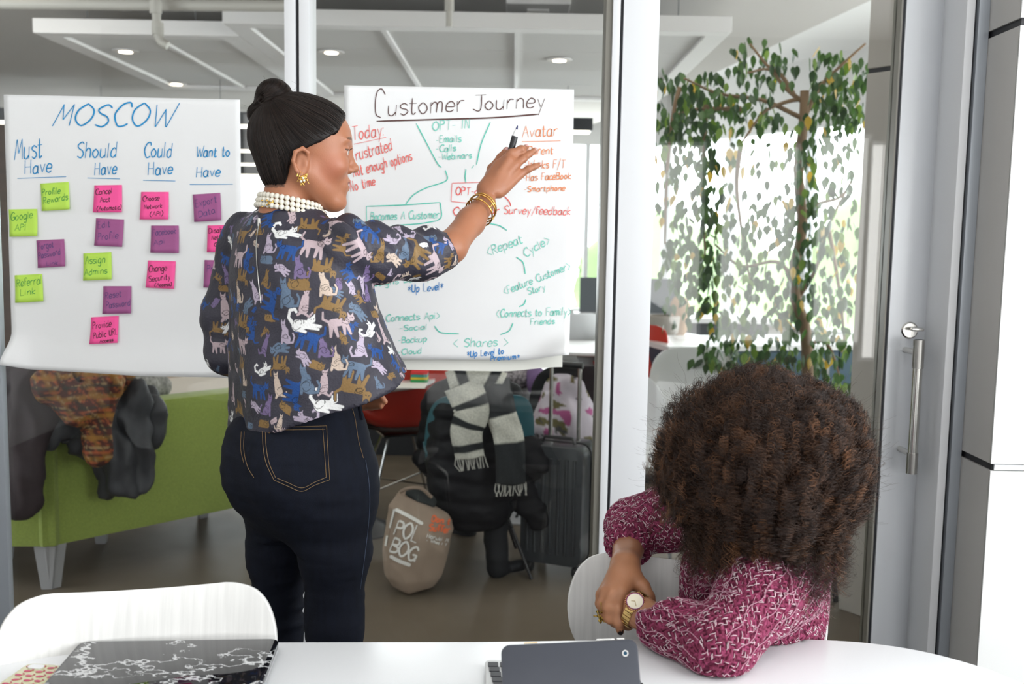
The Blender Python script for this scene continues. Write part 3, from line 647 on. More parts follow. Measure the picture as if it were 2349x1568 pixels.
lz = MB().lathe(T3(tw-.018, .018, -.0045), [(.0042, -.0), (.0042, .0012)], 20, axis=-nz).build('camera_lens', bt, tab)
MB().lathe(T3(tw-.018, .018, -.0055), [(.0028, 0), (.0028, .0008)], 16, axis=-nz).build('lens_glass', mat('lens_glass', (.02, .06, .10), .05, bump=(50, .01)), lz)
MB().lathe(T3(tw-.026, .088, -.0045), [(.0012, 0), (.0012, .0004)], 10, axis=-nz).build('microphone_hole', rubber, tab)
kb0 = PZ(1113, 1512, TZ+.01); kex = Vector((1, .03, 0)).normalized(); key_ = Vector((.03, -1, 0)).normalized()
Mk = Matrix(((kex.x, key_.x, 0, kb0.x), (kex.y, key_.y, 0, kb0.y), (0, 0, 1, TZ+.0005), (0, 0, 0, 1)))
kb = MB().prism(rr(.228, .17, .01), 0, .0095, Mk).build('keyboard_base', mat('keyboard_silver', (.60, .60, .60), .35, .5, bump=(300, .03)), tab, bev=.0015, smooth=True)
kk = MB().prism(rr(.0155, .0145, .002), .0095, .0112, Mk @ Matrix.Translation((.004, .012, 0))).build('key', mat('dark_key', (.02, .022, .028), .4, bump=(200, .03)), kb)
for r_ in range(6):
    for c_ in range(12):
        if r_ == 0 and c_ == 0: continue
        k2 = kk.copy(); SC.collection.objects.link(k2); k2.location = Vector(k2.location)+kex*(.0183*c_+(.002*r_))+key_*(.0172*r_)
# ------------------------------------------------------------------ shell chairs
woodw = mat('white_stained_veneer', (.76, .755, .74), .40, bump=(40, .05), var=(9, .10, (14, 1, .6)))
steel = chrome
def shell_chair(px0, px1, pyr, zt, label, group, seat_dir, m, tilt=0, grey=None):
    """chair with a one-piece plywood shell: back between two picture columns at height zt"""
    a = PZ(px0, pyr[0], zt); b = PZ(px1, pyr[1], zt); c = (a+b)/2; ex = (b-a); W_ = ex.length; ex.normalize(); n = Vector((-ex.y, ex.x, 0))
    if n.y*seat_dir > 0: n = -n     # n: from back towards the seat
    t = thing('shell_chair', label, 'chair', (c.x, c.y, 0), group)
    # profile: s along the shell from the top of the back to the front of the seat: (forward, height, halfwidth)
    prof = [(-.030, zt+.0, .155), (-.029, zt-.003, .178), (-.026, zt-.013, .207), (-.021, zt-.034, .233), (-.015, zt-.066, .248), (-.008, zt-.10, .250), (-.002, zt-.14, .238), (.005, zt-.19, .205), (.012, zt-.25, .165), (.022, zt-.30, .14), (.045, zt-.345, .135), (.085, zt-.37, .15),
            (.14, zt-.375, .185), (.22, zt-.37, .215), (.30, zt-.36, .225), (.37, zt-.355, .215), (.42, zt-.365, .18), (.435, zt-.375, .12)]
    pr = catmull([A(q) for q in prof], 4); k = 24; V = []; Fc = []; sc = W_/.5
    for i, (f, h, hw) in enumerate(pr):
        for j in range(k+1):
            u = -1+2*j/k; x = hw*sc*math.sin(u*math.pi/2)*1.0
            bend = .045*(x/.25)**2 if h > zt-.33 else .012*(x/.25)**2
            hh = h + (.026*(abs(x)/.25)**2 if i < 10 else .026*(abs(x)/.25)**2*max(0, 1-(i-9)/14)) + (0.008*(x/.25)**2 if h < zt-.33 else 0)
            fw = f+(bend if h > zt-.33 else 0); q = c+ex*x+n*fw; V.append((q.x, q.y, hh+(bend if h <= zt-.33 else 0)))
    for i in range(len(pr)-1):
        for j in range(k): q = i*(k+1)+j; Fc.append((q, q+1, q+k+2, q+k+1))
    o = mesh('shell', V, Fc, m, t, True); md = o.modifiers.new('thickness', 'SOLIDIFY'); md.thickness = .010; md.offset = 0
    hub = c+n*.22; mb = MB().box(-.09, .09, -.09, .09, zt-.405, zt-.382, Matrix.Translation((hub.x, hub.y, 0))).build('seat_plate', steel, t)
    for sxx in (-1, 1):
        for sy in (-1, 1):
            p0 = hub+ex*.07*sxx+n*.07*sy; p1 = hub+ex*.20*sxx+n*(.19*sy); g = MB().tube([(p0.x, p0.y, zt-.39), ((p0*.35+p1*.65).x, (p0*.35+p1*.65).y, zt-.41), (p1.x, p1.y, zt-.46), (hub.x+(p1-hub).x*1.15, hub.y+(p1-hub).y*1.15, .012)], .009, 10).build('leg', steel, t, smooth=True)
            MB().lathe((hub.x+(p1-hub).x*1.15, hub.y+(p1-hub).y*1.15, 0), [(.011, 0), (.011, .02)], 10).build('foot_cap', rubber, g)
    return t
shell_chair(-12, 633, (1388, 1345), .815, 'white shell chair in the left corner tucked behind the table edge', 'white shell chairs in the meeting room', 1, woodw)
shell_chair(1312, 1900, (1272, 1330), .80, 'white shell chair the seated woman in maroon sits on', 'white shell chairs in the meeting room', 1, woodw)
# ------------------------------------------------------------------ open-plan office beyond the glass
soff = mat('grey_soffit', (.50, .475, .445), .85, bump=(60, .15)); dk = mat('dark_ceiling_paint', (.12, .11, .10), .8, bump=(60, .1))
oc = st('ceiling_office', MB().box(-7, 7, 2.6, 16, 3.35, 3.42).build('ceiling_office', plaster)); oc.name = 'ceiling_2'
e0 = PZ(1500, 232, 2.85); e1 = PZ(1990, 4, 2.85); d_ = (e1-e0)
poly = [(-7, 2.66), ((e1+d_*.9).x, 2.9), ((e1+d_*.3).x, (e1+d_*.3).y), (e1.x, e1.y), (e0.x, e0.y), (e0.x-.6, 13.5), (-7, 13.5)]
st('ceiling_3', MB().prism(poly, 2.85, 3.35).build('ceiling_3', soff))
st('wall_left_office', MB().box(-7.05, -7, 2.6, 16, 0, 3.4).build('wall_left_2', dk)).name = 'wall_left_2'
# far window wall: low band left, tall windows from the middle to the right, then an oblique run
def window_wall(name, a, b, sill, head, n, m=white_al, top=plaster, low=plaster, H=3.35):
    a = Vector((*a, 0)); b = Vector((*b, 0)); L_ = (b-a).length; ex = (b-a)/L_; ey = Vector((-ex.y, ex.x, 0))
    Mw = Matrix(((ex.x, ey.x, 0, a.x), (ex.y, ey.y, 0, a.y), (0, 0, 1, 0), (0, 0, 0, 1)))
    o = MB().box(0, L_, -.06, .06, 0, sill, Mw).build(name, low); st(name, o); t_ = MB().box(0, L_, -.06, .06, head, H, Mw).build('lintel', top, o)
    MB().box(0, L_, -.12, .06, sill, sill+.03, Mw).build('sill', m, o)
    for k in range(n+1):
        x = L_*k/n; MB().box(x-.03, x+.03, -.05, .05, sill, head, Mw).build('mullion', m, o)
    for k in range(n): MB().box(L_*k/n+.03, L_*(k+1)/n-.03, -.005, .005, sill+.03, head, Mw).build('pane', glass, o)
    return o
window_wall('wall_back_2', (-6.9, 13.2), (-2.2, 13.2), .5, 2.15, 5, dark_al, mat('dark_band', (.05, .05, .055), .6, bump=(50, .05)))
window_wall('wall_back_3', (-2.2, 13.2), (2.0, 13.2), .45, 2.62, 4)
window_wall('wall_right_2', (2.0, 13.2), (5.0, 7.5), .45, 2.62, 5)
window_wall('wall_right_3', (5.0, 7.5), (5.0, 2.9), .45, 2.62, 3)
st('wall_front_2', MB().box(3.2, 7, 2.66, 2.8, 0, 3.4).build('wall_front_2', plaster))
# distant hedge outside
hb = Field((1, 15, -.3), (11, 20, 3.2), .16)
for k in range(16): hb.ell((1.6+k*.6, 17+rnd.uniform(-.5, .5), rnd.uniform(.3, .9)), (.9, .8, rnd.uniform(.5, 1.3)), .2)
V, Fq, _ = hb.mesh(1); V += vnorm(V, Fq)*(noise3(V, 2.2)*.22)[:, None]
tag(mesh('hedge', V, Fq, mat('pale_hedge', (.30, .42, .20), .9, bump=(8, .4)), None, True), 'blurred green hedge outside the far windows', 'hedge')
# ceiling clouds with recessed panels
cl_m = mat('cloud_panel', (.72, .71, .70), .9, bump=(90, .08)); cl_f = mat('cloud_frame', (.78, .76, .75), .6, bump=(90, .05))
def cloud(name, label, x0, x1, y0, y1, z, divs, rows=3):
    t = thing(name, label, 'ceiling panel', ((x0+x1)/2, (y0+y1)/2, z), 'suspended ceiling panels in the office'); b = .13; h = .09
    f = MB(); f.box(x0, x1, y0, y0+b, z, z+h).box(x0, x1, y1-b, y1, z, z+h).box(x0, x0+b, y0+b, y1-b, z, z+h).box(x1-b, x1, y0+b, y1-b, z, z+h); f.build('frame', cl_f, t, bev=.004)
    xs_ = [x0+b]+list(divs)+[x1-b]
    for a, c in zip(xs_[:-1], xs_[1:]):
        for k in range(rows):
            ya = y0+b+(y1-y0-2*b)*k/rows; yb = y0+b+(y1-y0-2*b)*(k+1)/rows
            MB().box(a+.004, c-.004, ya+.004, yb-.004, z+.022, z+.03).build('panel', cl_m, t)
    for a in divs: MB().box(a-.016, a+.016, y0+b, y1-b, z+.002, z+.021).build('batten', cl_f, t)
    for hx in (x0+.3, x1-.3):
        for hy in (y0+.1, y1-.2): MB().tube([(hx, hy, z+h), (hx, hy, 2.85)], .004, 6).build('hanger', dark_al, t)
    return t
ca = PZ(75, 75, 2.6); cb = PZ(900, 62, 2.6)
cloud('ceiling_cloud', 'suspended white ceiling panel over the green sofa, further left of the two', ca.x, ca.x+1.28, ca.y, ca.y+2.35, 2.6, [PZ(372, 100, 2.6).x+.0], 4)
cloud('ceiling_cloud', 'wide suspended white ceiling panel behind the Customer Journey sheet', -1.72, 1.25, cb.y-.02, cb.y+3.0, 2.6, [-.80, .0], 4)
def downlight(px, py, label):
    p = PZ(px, py, 2.62); t = thing('downlight', label, 'ceiling light', tuple(p), 'round downlights in the suspended panels')
    MB().lathe((p.x, p.y, 2.612), [(.088, .0), (.088, .006), (.05, .01), (.05, .0)], 24).build('trim_ring', cl_f, t, smooth=True)
    m = bpy.data.materials.get('downlight_glow') or bpy.data.materials.new('downlight_glow'); m.use_nodes = True
    b = m.node_tree.nodes['Principled BSDF']; b.inputs['Emission Color'].default_value = (1, .86, .66, 1); b.inputs['Emission Strength'].default_value = 9
    MB().lathe((p.x, p.y, 2.607), [(.045, 0), (.045, .006)], 20).build('lens', m, t)
    l = bpy.data.lights.new('downlight_lamp', 'SPOT'); l.energy = 10; l.spot_size = 1.9; l.spot_blend = .8; l.color = (1, .88, .72); l.shadow_soft_size = .04
    lo = bpy.data.objects.new('downlight_lamp', l); SC.collection.objects.link(lo); lo.location = (p.x, p.y, 2.59)
downlight(288, 116, 'downlight in the left panel beside the pipe elbow'); downlight(405, 191, 'small downlight in the left panel, lower in the photo above the MOSCOW sheet')
downlight(760, 118, 'downlight above the standing woman, right of the post'); downlight(1283, 136, 'downlight above the right corner of the Customer Journey sheet')
# pipes
pp = mat('painted_pipe', (.44, .42, .38), .5, bump=(100, .05)); Yp = 5.3
a = P(358, -20, Yp); b = P(360, 60, Yp); c = P(368, 93, Yp); e = P(385, 104, Yp); h0 = P(-40, 8, Yp+.1); h1 = P(700, 14, Yp+.1)
pt = thing('sprinkler_pipe', 'grey ceiling pipe with a drop and elbow above the left sheet', 'pipe', tuple(a))
MB().tube([tuple(h0), tuple(h1)], .030, 14).build('main_run', pp, pt, smooth=True)
MB().tube([tuple(q) for q in catmull([A(a), A(b), A(c), A(e)], 6)], .022, 14).build('drop', pp, pt, smooth=True)
for q in (P(357, 18, Yp), P(362, 66, Yp)): MB().lathe((q.x, q.y, q.z-.03), [(.030, 0), (.030, .06)], 14).build('coupling', pp, pt, smooth=True)
MB().tube([tuple(h1), tuple(P(706, 14, Yp+.5)), ], .03, 12).build('branch', pp, pt, smooth=True)
a = P(1031, -20, 5.6); b = P(1032, 60, 5.6); p2 = thing('sprinkler_pipe', 'short grey vertical pipe above the Customer Journey sheet', 'pipe', tuple(a))
MB().tube([(a.x, a.y, 2.85), (a.x, a.y, P(1032, 62, 5.6).z)], .018, 12).build('drop', pp, p2, smooth=True); MB().lathe((a.x, a.y, P(1032, 26, 5.6).z), [(.026, 0), (.026, .07)], 14).build('coupling', pp, p2, smooth=True)
# air conditioning cassette
a = PZ(1172, 4, 2.80); b = PZ(1308, 16, 2.80); ac = thing('air_conditioner', 'white ceiling air conditioning cassette above the second sheet', 'air conditioner', tuple(a))
yy = a.y; MB().box(a.x-.03, b.x, yy, yy+.75, 2.79, 2.85).build('housing', cl_f, ac, bev=.01); MB().box(a.x+.1, b.x-.13, yy+.12, yy+.6, 2.775, 2.79).build('grille', cl_m, ac, bev=.004)
for k in range(5): MB().box(a.x+.1, b.x-.13, yy+.14+k*.09, yy+.16+k*.09, 2.768, 2.776).build('slat', pp, ac)
# linear pendants
gm = bpy.data.materials.new('tube_glow'); gm.use_nodes = True; g_ = gm.node_tree.nodes['Principled BSDF']; g_.inputs['Emission Color'].default_value = (1, .93, .8, 1); g_.inputs['Emission Strength'].default_value = 3.0
PZs = (2.25, 2.22, 2.15, 2.10)
for k, (py, lab) in enumerate(((289, 'nearest black linear pendant lamp, highest of the glowing lines'), (346, 'second black linear pendant lamp down in the gap beside the hair bun'), (377, 'third black linear pendant lamp down beside the hair bun'), (402, 'lowest black linear pendant lamp, farthest away'))):
    pz_ = PZs[k]; dzp = pz_-2.25; q = PZ(600, py, pz_); t = thing('linear_pendant', lab, 'pendant lamp', (-1.6, q.y, pz_), 'black linear pendants in rows'); xe_ = PZ(1355, 308, 2.25).x if k == 0 else -.4
    MB().box(-4.6, xe_, q.y, q.y+.16, 2.26+dzp, 2.36+dzp).build('housing', mat('black_metal', (.015, .017, .02), .4, bump=(100, .03)), t); MB().box(-4.58, xe_-.02, q.y+.01, q.y+.15, 2.245+dzp, 2.26+dzp).build('diffuser', gm, t)
    for x in (-4.2, -2.4, xe_-.2): MB().tube([(x, q.y+.08, 2.36+dzp), (x, q.y+.08, 2.85)], .003, 5).build('cable', dark_al, t)
# dark timber wall far left
st('wall_left_3', MB().box(-7, -3.6, 10.2, 10.4, 0, 2.5).build('wall_left_3', mat('brown_panelling', (.10, .06, .04), .6, var=(4, .3, (1, 1, 6)))))
# ------------------------------------------------------------------ green sofa seen from behind
green = mat('green_wool', (.26, .33, .065), .9, bump=(350, .5), var=(140, .12), sheen=.2)
lm = mat('grey_cast_leg', (.36, .36, .37), .4, .2, bump=(200, .03))
zl = PZ(140, 1272, 0).z
def sofa(name, label, pa, pb, hz, depth, legs):
    pa = Vector(pa); pb = Vector(pb); ex = (pb-pa); L_ = ex.length; ex.normalize(); ey = Vector((-ex.y, ex.x, 0))
    Ms = Matrix(((ex.x, ey.x, 0, pa.x), (ex.y, ey.y, 0, pa.y), (0, 0, 1, 0), (0, 0, 0, 1)))
    t = thing(name, label, 'sofa', tuple(pa), 'green sofa units')
    MB().box(0, L_, 0, .13, .175, hz, Ms).build('backrest', green, t, bev=.022, smooth=True)
    MB().box(.0, L_, .135, depth, .175, .43, Ms).build('seat', green, t, bev=.03, smooth=True)
    for k in legs:
        x = k if k >= 0 else L_+k
        for y in (.04, depth-.1):
            q = [(-.038, 0), (.038, 0)]; V = [Ms @ Vector(v) for v in ((x-.042, y-.02, .175), (x+.042, y-.02, .175), (x+.042, y+.04, .175), (x-.042, y+.04, .175), (x-.022, y-.01, 0), (x+.020, y-.01, 0), (x+.020, y+.02, 0), (x-.022, y+.02, 0))]
            MB().add(V, [(0, 1, 2, 3), (7, 6, 5, 4), (0, 4, 5, 1), (1, 5, 6, 2), (2, 6, 7, 3), (3, 7, 4, 0)]).build('leg', lm, t, bev=.003)
    return t
a = PZ(133, 1354, 0); b0 = P(565, 1180, 4.33); a.y -= .0; dirv = Vector((b0.x-a.x, b0.y-a.y, 0)).normalized()
s0 = a-dirv*.055; s0.z = 0
sofa('sofa', 'green sofa unit with grey tapered legs, wide one under the papers', s0, s0+dirv*1.05, .70, .62, [.06, -.08])
s1 = PZ(107, 1358, 0)+Vector((.045, 0, 0)); dl = Vector((-1, -.055, 0)).normalized()
sofa('sofa', 'green sofa unit at the left edge under the dark coat', s1+dl*1.5, s1, .70, .72, [.08, -.055])
# coats and scarf thrown over the sofa back (soft bodies with folds)
def cloth_blob(name, label, cat, parts, m, h=.011, fold=(9, .018), fold2=(28, .006), cols=None, k=.03, smooth=2, stretch=(1, 1, .45)):
    pts = np.array([q for p in parts for q in (p[0], p[1])], float); R = max(max(p[2:4]) for p in parts)+.06
    F_ = Field(pts.min(0)-R, pts.max(0)+R, h)
    for p in parts: F_.cap(p[0], p[1], p[2], p[3], k, flat=p[4] if len(p) > 4 else None)
    V, Q, T = F_.mesh(smooth); N = vnorm(V, Q); q = V*A(stretch)
    n1 = 1-2*np.abs(noise3(q, fold[0], 3)); n2 = noise3(q, fold2[0], 4)
    V = V+N*(n1*fold[1]+n2*fold2[1])[:, None]
    V[:, 2] = np.maximum(V[:, 2], .004)
    return tag(mesh(name, V, Q, m, None, True, cols(V) if cols else None), label, cat)
def sp(px, py, dy=0): return P(px, py, 3.66+max(0, px-130)*.00125+dy)
fy = ((0, 1, 0), .45)
cloth_blob('coat', 'dark grey jacket hanging over the sofa back', 'coat', [(sp(175, 930, -.02), sp(270, 1085, -.05), .10, .085, fy), (sp(270, 930, -.02), sp(305, 1090, -.05), .11, .075, fy), (sp(330, 925, -.01), sp(335, 990, -.02), .06, .045, fy), (sp(150, 935, 0), sp(110, 1000, -.02), .08, .05, fy), (sp(160, 920, .05), sp(330, 915, .08), .06, .05)], mat('dark_grey_nylon', (.040, .042, .048), .6, bump=(60, .2), var=(20, .2)), fold=(14, .034), fold2=(36, .013))
cloth_blob('coat', 'dark brown coat with a long sleeve hanging at the left edge of the sofa', 'coat', [(sp(70, 900, -.03), sp(40, 1010, -.04), .12, .09, fy), (sp(52, 960, -.06), sp(46, 1145, -.07), .075, .062, fy), (sp(10, 920, -.02), sp(5, 1130, -.04), .07, .06, fy), (sp(40, 890, .02), sp(210, 905, .04), .075, .06)], mat('brown_wool', (.032, .021, .024), .8, bump=(90, .3), var=(30, .2)), fold=(13, .032), fold2=(36, .012))
def plaid(V):
    u = V[:, 0]*.8+V[:, 2]*.5; v = V[:, 2]; c = np.tile(A((.075, .018, .012)), (len(V), 1))
    for w, f, ph, col in ((.22, 13, 0, (.30, .14, .02)), (.12, 13, .45, (.02, .03, .02)), (.08, 26, .2, (.42, .10, .03)), (.05, 26, .7, (.40, .26, .12))):
        m = ((v*f+ph) % 1 < w); c[m] = A(col)*.75+c[m]*.25
        m = ((u*f+ph) % 1 < w); c[m] = A(col)*.55+c[m]*.45
    return c
cloth_blob('scarf', 'orange and brown plaid scarf lying over the jacket on the sofa', 'scarf', [(sp(120, 880, -.06), sp(190, 940, -.10), .055, .055), (sp(190, 930, -.10), sp(245, 880, -.08), .05, .05), (sp(232, 890, -.10), sp(222, 1035, -.14), .062, .045, fy), (sp(100, 868, .0), sp(260, 862, .0), .05, .06)], mat('plaid_wool', (.2, .1, .05), .9, bump=(120, .4), attr='Col'), h=.008, fold=(15, .02), cols=plaid)
cloth_blob('cushion', 'patterned grey cushion behind the plaid scarf', 'cushion', [(sp(300, 880, .25), sp(360, 885, .3), .07, .05)], mat('patterned_cotton', (.30, .29, .27), .9, bump=(50, .3), var=(60, .5)))
# papers on a low table behind the sofa
pz = .60; q = [PZ(x, y, pz) for x, y in ((300, 872), (430, 862), (575, 846), (575, 912), (470, 916), (310, 886))]
tb = thing('side_table', 'wooden side table behind the sofa under the papers', 'table', (q[0].x+.5, q[0].y+.3, 0)); cxx = sum(v.x for v in q)/6; cyy = sum(v.y for v in q)/6
MB().box(cxx-.62, cxx+.75, cyy-.12, cyy+.55, pz-.035, pz-.008).build('tabletop', mat('pale_oak', (.34, .24, .16), .5, var=(8, .2, (1, 8, 1))), tb, bev=.003)
for xx in (-.55, .68):
    for yy in (-.06, .48): MB().tube([(cxx+xx, cyy+yy, pz-.035), (cxx+xx, cyy+yy, 0)], .018, 10).build('leg', dark_al, tb)
pap = MB().prism([(v.x, v.y) for v in q][::-1], pz-.008, pz-.004).build('paper_roll', mat('blush_paper', (.64, .55, .49), .8, bump=(30, .1)))
tag(pap, 'large pale paper sheets spread behind the green sofa', 'paper')
MB().prism([(v.x*.98-.06, v.y-.03) for v in q][::-1][:5], pz-.0036, pz-.0016).build('top_sheet', mat('cream_paper', (.62, .56, .48), .8, bump=(30, .1)), pap)
# ------------------------------------------------------------------ round tables and wire chairs
twhite = mat('white_tabletop', (.80, .80, .80), .3, bump=(200, .02))
def tulip(px, py, Y, r, label, base=True, z=.73, bm_=None, br=1):
    c = P(px, py, Y); t = thing('round_table', label, 'table', (c.x, c.y, 0), 'white round tables in the office')
    MB().lathe((c.x, c.y, z-.025), [(r-.02, 0), (r, .01), (r, .025)], 40).build('tabletop', twhite, t, smooth=True)
    MB().lathe((c.x, c.y, 0), [(.26*br, 0), (.26*br, .008), (.16*br, .03), (.075*br, .09), (.045, .2), (.035, .4), (.04, .6), (.09, z-.03)], 32).build('pedestal', bm_ or mat('grey_pedestal', (.50, .51, .53), .3, bump=(200, .02)), t, smooth=True)
    return t
t1 = tulip(1200, 1255, 4.97, .30, 'white round pedestal table behind the suitcase')
t2 = tulip(822, 900, 4.60, .36, 'white round table behind the standing woman with coloured notes on it', bm_=mat('black_pedestal', (.02, .02, .022), .4, bump=(100, .03)), br=.7)
t3 = tulip(1350, 790, 6.1, .36, 'white round table seen between the second sheet and the post')
t4 = tulip(1500, 790, 6.9, .34, 'white round table behind the door post under the paper bag')
pn = PZ(975, 906, .73); t2c = t2.location
for k, (cn, c, dz) in enumerate((('green', (.05, .40, .12), 0), ('yellow', (.75, .60, .05), .012), ('teal', (.02, .35, .30), .024), ('red', (.75, .05, .05), .036))):
    o = MB().box(t2c.x+.26, t2c.x+.335, t2c.y-.16, t2c.y-.085, .7305+dz, .7415+dz).build('note_pad', mat('note_'+cn, c, .7, bump=(60, .05)), None, bev=.001)
    tag(o, f'{cn} note pad, ' + ('lowest', 'second', 'third', 'topmost')[k]+' in the stack on the round table', 'note pad', 'stack of coloured note pads')
tag(MB().box(t2c.x+.13, t2c.x+.34, t2c.y-.34, t2c.y-.18, .7303, .7318).build('paper_sheet', paperm2), 'white sheet of paper by the coloured note pads', 'paper')
def wire_chair(c, ang, shell, legm, label, zs=.44, pad=None, grp='moulded shell chairs in the office'):
    t = thing('office_chair', label, 'chair', (c[0], c[1], 0), grp); Mz = Matrix.Translation((c[0], c[1], 0)) @ Matrix.Rotation(ang, 4, 'Z')
    V = []; Fc = []; k = 18
    prof = catmull([A(p) for p in [(.23, zs-.03, .17), (.22, zs, .20), (.12, zs+.0, .215), (0, zs-.012, .22), (-.12, zs+.01, .22), (-.19, zs+.08, .225), (-.225, zs+.18, .225), (-.25, zs+.29, .21), (-.265, zs+.35, .17), (-.27, zs+.37, .10)]], 3)
    for f, h, w_ in prof:
        for j in range(k+1):
            u = -1+2*j/k; x = w_*math.sin(u*math.pi/2); b_ = (abs(x)/.22)**2.2; V.append(Mz @ Vector((x, f+(.10*b_ if h > zs+.06 else .02*b_), h+(.07*b_ if h < zs+.1 else .0))))
    for i in range(len(prof)-1):
        for j in range(k): q = i*(k+1)+j; Fc.append((q, q+1, q+k+2, q+k+1))
    o = mesh('shell', V, Fc, shell, t, True); md = o.modifiers.new('thickness', 'SOLIDIFY'); md.thickness = .008
    if pad: MB().lathe(Mz @ Vector((0, .03, zs+.0)), [(.17, 0), (.18, .012), (.16, .026)], 24).build('seat_pad', pad, t, smooth=True)
    fe = []
    for sx_ in (-1, 1):
        for sy_ in (-1, 1):
            p0 = Mz @ Vector((.07*sx_, .06*sy_, zs-.03)); p1 = Mz @ Vector((.21*sx_, .21*sy_, .0)); fe.append(p1); MB().tube([p0, p1], .007, 8).build('leg', legm, t, smooth=True)
    MB().tube([Mz @ Vector((x, y, .2)) for x, y in ((-.14, -.14), (.14, .14))], .004, 6).tube([Mz @ Vector((x, y, .2)) for x, y in ((-.14, .14), (.14, -.14))], .004, 6).build('brace', legm, t)
    MB().box(-.1, .1, -.09, .09, zs-.035, zs-.025, Mz).build('mount', legm, t)
    return t
bn = thing('bench', 'long dark bench far behind the red shell chair', 'bench', (-.7, 6.4, 0))  # invented dark mass, added to cover bright floor behind the chair
MB().box(-1.5, .02, 6.2, 6.8, .40, .47).build('seat', mat('slate_fabric', (.035, .045, .055), .9, bump=(90, .3)), bn, bev=.01); MB().box(-1.5, .02, 6.8, 6.9, .10, .95).build('backrest', MATS['slate_fabric'], bn, bev=.02); MB().box(-1.45, -.02, 6.22, 6.8, .0, .40).build('base', mat('filler_base', (.02, .022, .026), .6, bump=(80, .1)), bn)
redp = mat('red_plastic', (.55, .045, .03), .35, bump=(100, .02)); teal = mat('teal_plastic', (.03, .12, .15), .4, bump=(100, .02)); wpl = mat('white_plastic_shell', (.78, .79, .80), .35, bump=(100, .02)); blk = mat('black_plastic', (.02, .02, .022), .4, bump=(100, .03)); chro = mat('wire_chrome', (.5, .5, .5), .15, 1, bump=(100, .02))
c = P(918, 1000, 4.75); wire_chair((c.x, c.y), .35, redp, chro, 'red shell chair with a dark seat and wire legs by the tote bag', .47, mat('brown_pad', (.06, .045, .04), .8, bump=(80, .2)))
c = P(1478, 900, 5.65); wire_chair((c.x-.13, c.y), 2.6, redp, blk, 'red-edged black chair beside the door post', .52, blk)
c = P(1560, 940, 4.9); wire_chair((c.x+.05, c.y), 2.9, wpl, chro, 'white shell chair with chrome legs behind the curly hair', .46)
c = P(1520, 1030, 3.75); wire_chair((c.x+.03, c.y+.2), -2.3, wpl, blk, 'white shell chair with black legs just beyond the door glass', .46)
c = P(1290, 760, 7.2); wire_chair((c.x+.02, c.y), .3, wpl, chro, 'small white chair by the far round table', .5)
c = P(1845, 1290, 3.85); sl = thing('stool', 'low round grey stool with black legs right of the seated woman', 'stool', (c.x, c.y, 0))
MB().lathe((c.x, c.y, .42), [(.12, 0), (.13, .01), (.13, .035), (.12, .04)], 28).build('seat', mat('grey_seat', (.55, .56, .58), .5, bump=(100, .03)), sl, smooth=True)
for k in range(4): q = RB(45+90*k); MB().tube([(c.x+.08*math.cos(q), c.y+.08*math.sin(q), .42), (c.x+.14*math.cos(q), c.y+.14*math.sin(q), .0)], .011, 8).build('leg', blk, sl, smooth=True)
# grey desk run seen right of the second sheet
gd = thing('desk', 'long dark grey desk far back between sheet and post', 'desk', (1.1, 8.5, 0)); MB().box(.55, 2.2, 8.4, 9.0, .70, .74).build('worktop', twhite, gd); MB().box(.57, 2.18, 8.45, 8.95, 0, .70).build('carcass', mat('charcoal_laminate', (.05, .055, .06), .5, bump=(80, .03)), gd)
MB().box(.6, 1.5, 8.9, 8.94, .74, 1.05).build('screen', mat('grey_felt', (.10, .11, .12), .9, bump=(80, .2)), gd)
# blue cabinet with white top
c = P(1537, 806, 5.5); cab = thing('cabinet', 'blue-grey low cabinet with a white top near the windows', 'cabinet', (c.x, c.y, 0)); cm = mat('petrol_laminate', (.025, .07, .105), .45, bump=(80, .03)); zt = c.z
Mc = Matrix.Translation((c.x, c.y, 0)) @ Matrix.Rotation(RB(14), 4, 'Z')
MB().box(-.02, 1.6, -.02, .6, zt, zt+.03, Mc).build('worktop', twhite, cab, bev=.003); MB().box(0, 1.58, .012, .58, .06, zt, Mc).build('body', cm, cab); MB().box(.04, 1.54, .05, .54, 0, .06, Mc).build('plinth', blk, cab)
for k in range(3): d_o = MB().box(.01+k*.525, .525*(k+1)-.004, -.006, .011, .075, zt-.01, Mc).build('door', cm, cab, bev=.002); MB().box(.44+k*.525, .46+k*.525, -.02, -.006, zt-.2, zt-.08, Mc).build('handle', chro, d_o)
c = P(1556, 772, 6.85); z4 = .73
o = cloth_blob('paper_bag', 'brown paper bag standing by the potted plant near the windows', 'bag', [((c.x, c.y, z4+.02), (c.x, c.y, z4+.16), .07, .07)], mat('kraft_paper', (.42, .27, .16), .8, bump=(30, .3)), h=.01, fold=(14, .008)); o.location.z = .05
c4 = t4.location; pt_ = thing('plant_pot', 'round grey planter on the white table beyond the door', 'pot', (c4.x+.05, c4.y-.1, .73))
MB().lathe((c4.x+.05, c4.y-.1, .73), [(.07, 0), (.10, .04), (.11, .14), (.10, .15), (.09, .145), (.09, .11)], 24).build('pot', mat('stone_pot', (.38, .35, .31), .8, bump=(60, .3)), pt_, smooth=True)
MB().lathe((c4.x+.05, c4.y-.1, .835), [(.088, 0), (.088, .01)], 20).build('soil', mat('soil', (.05, .03, .02), 1, bump=(60, .6)), pt_)
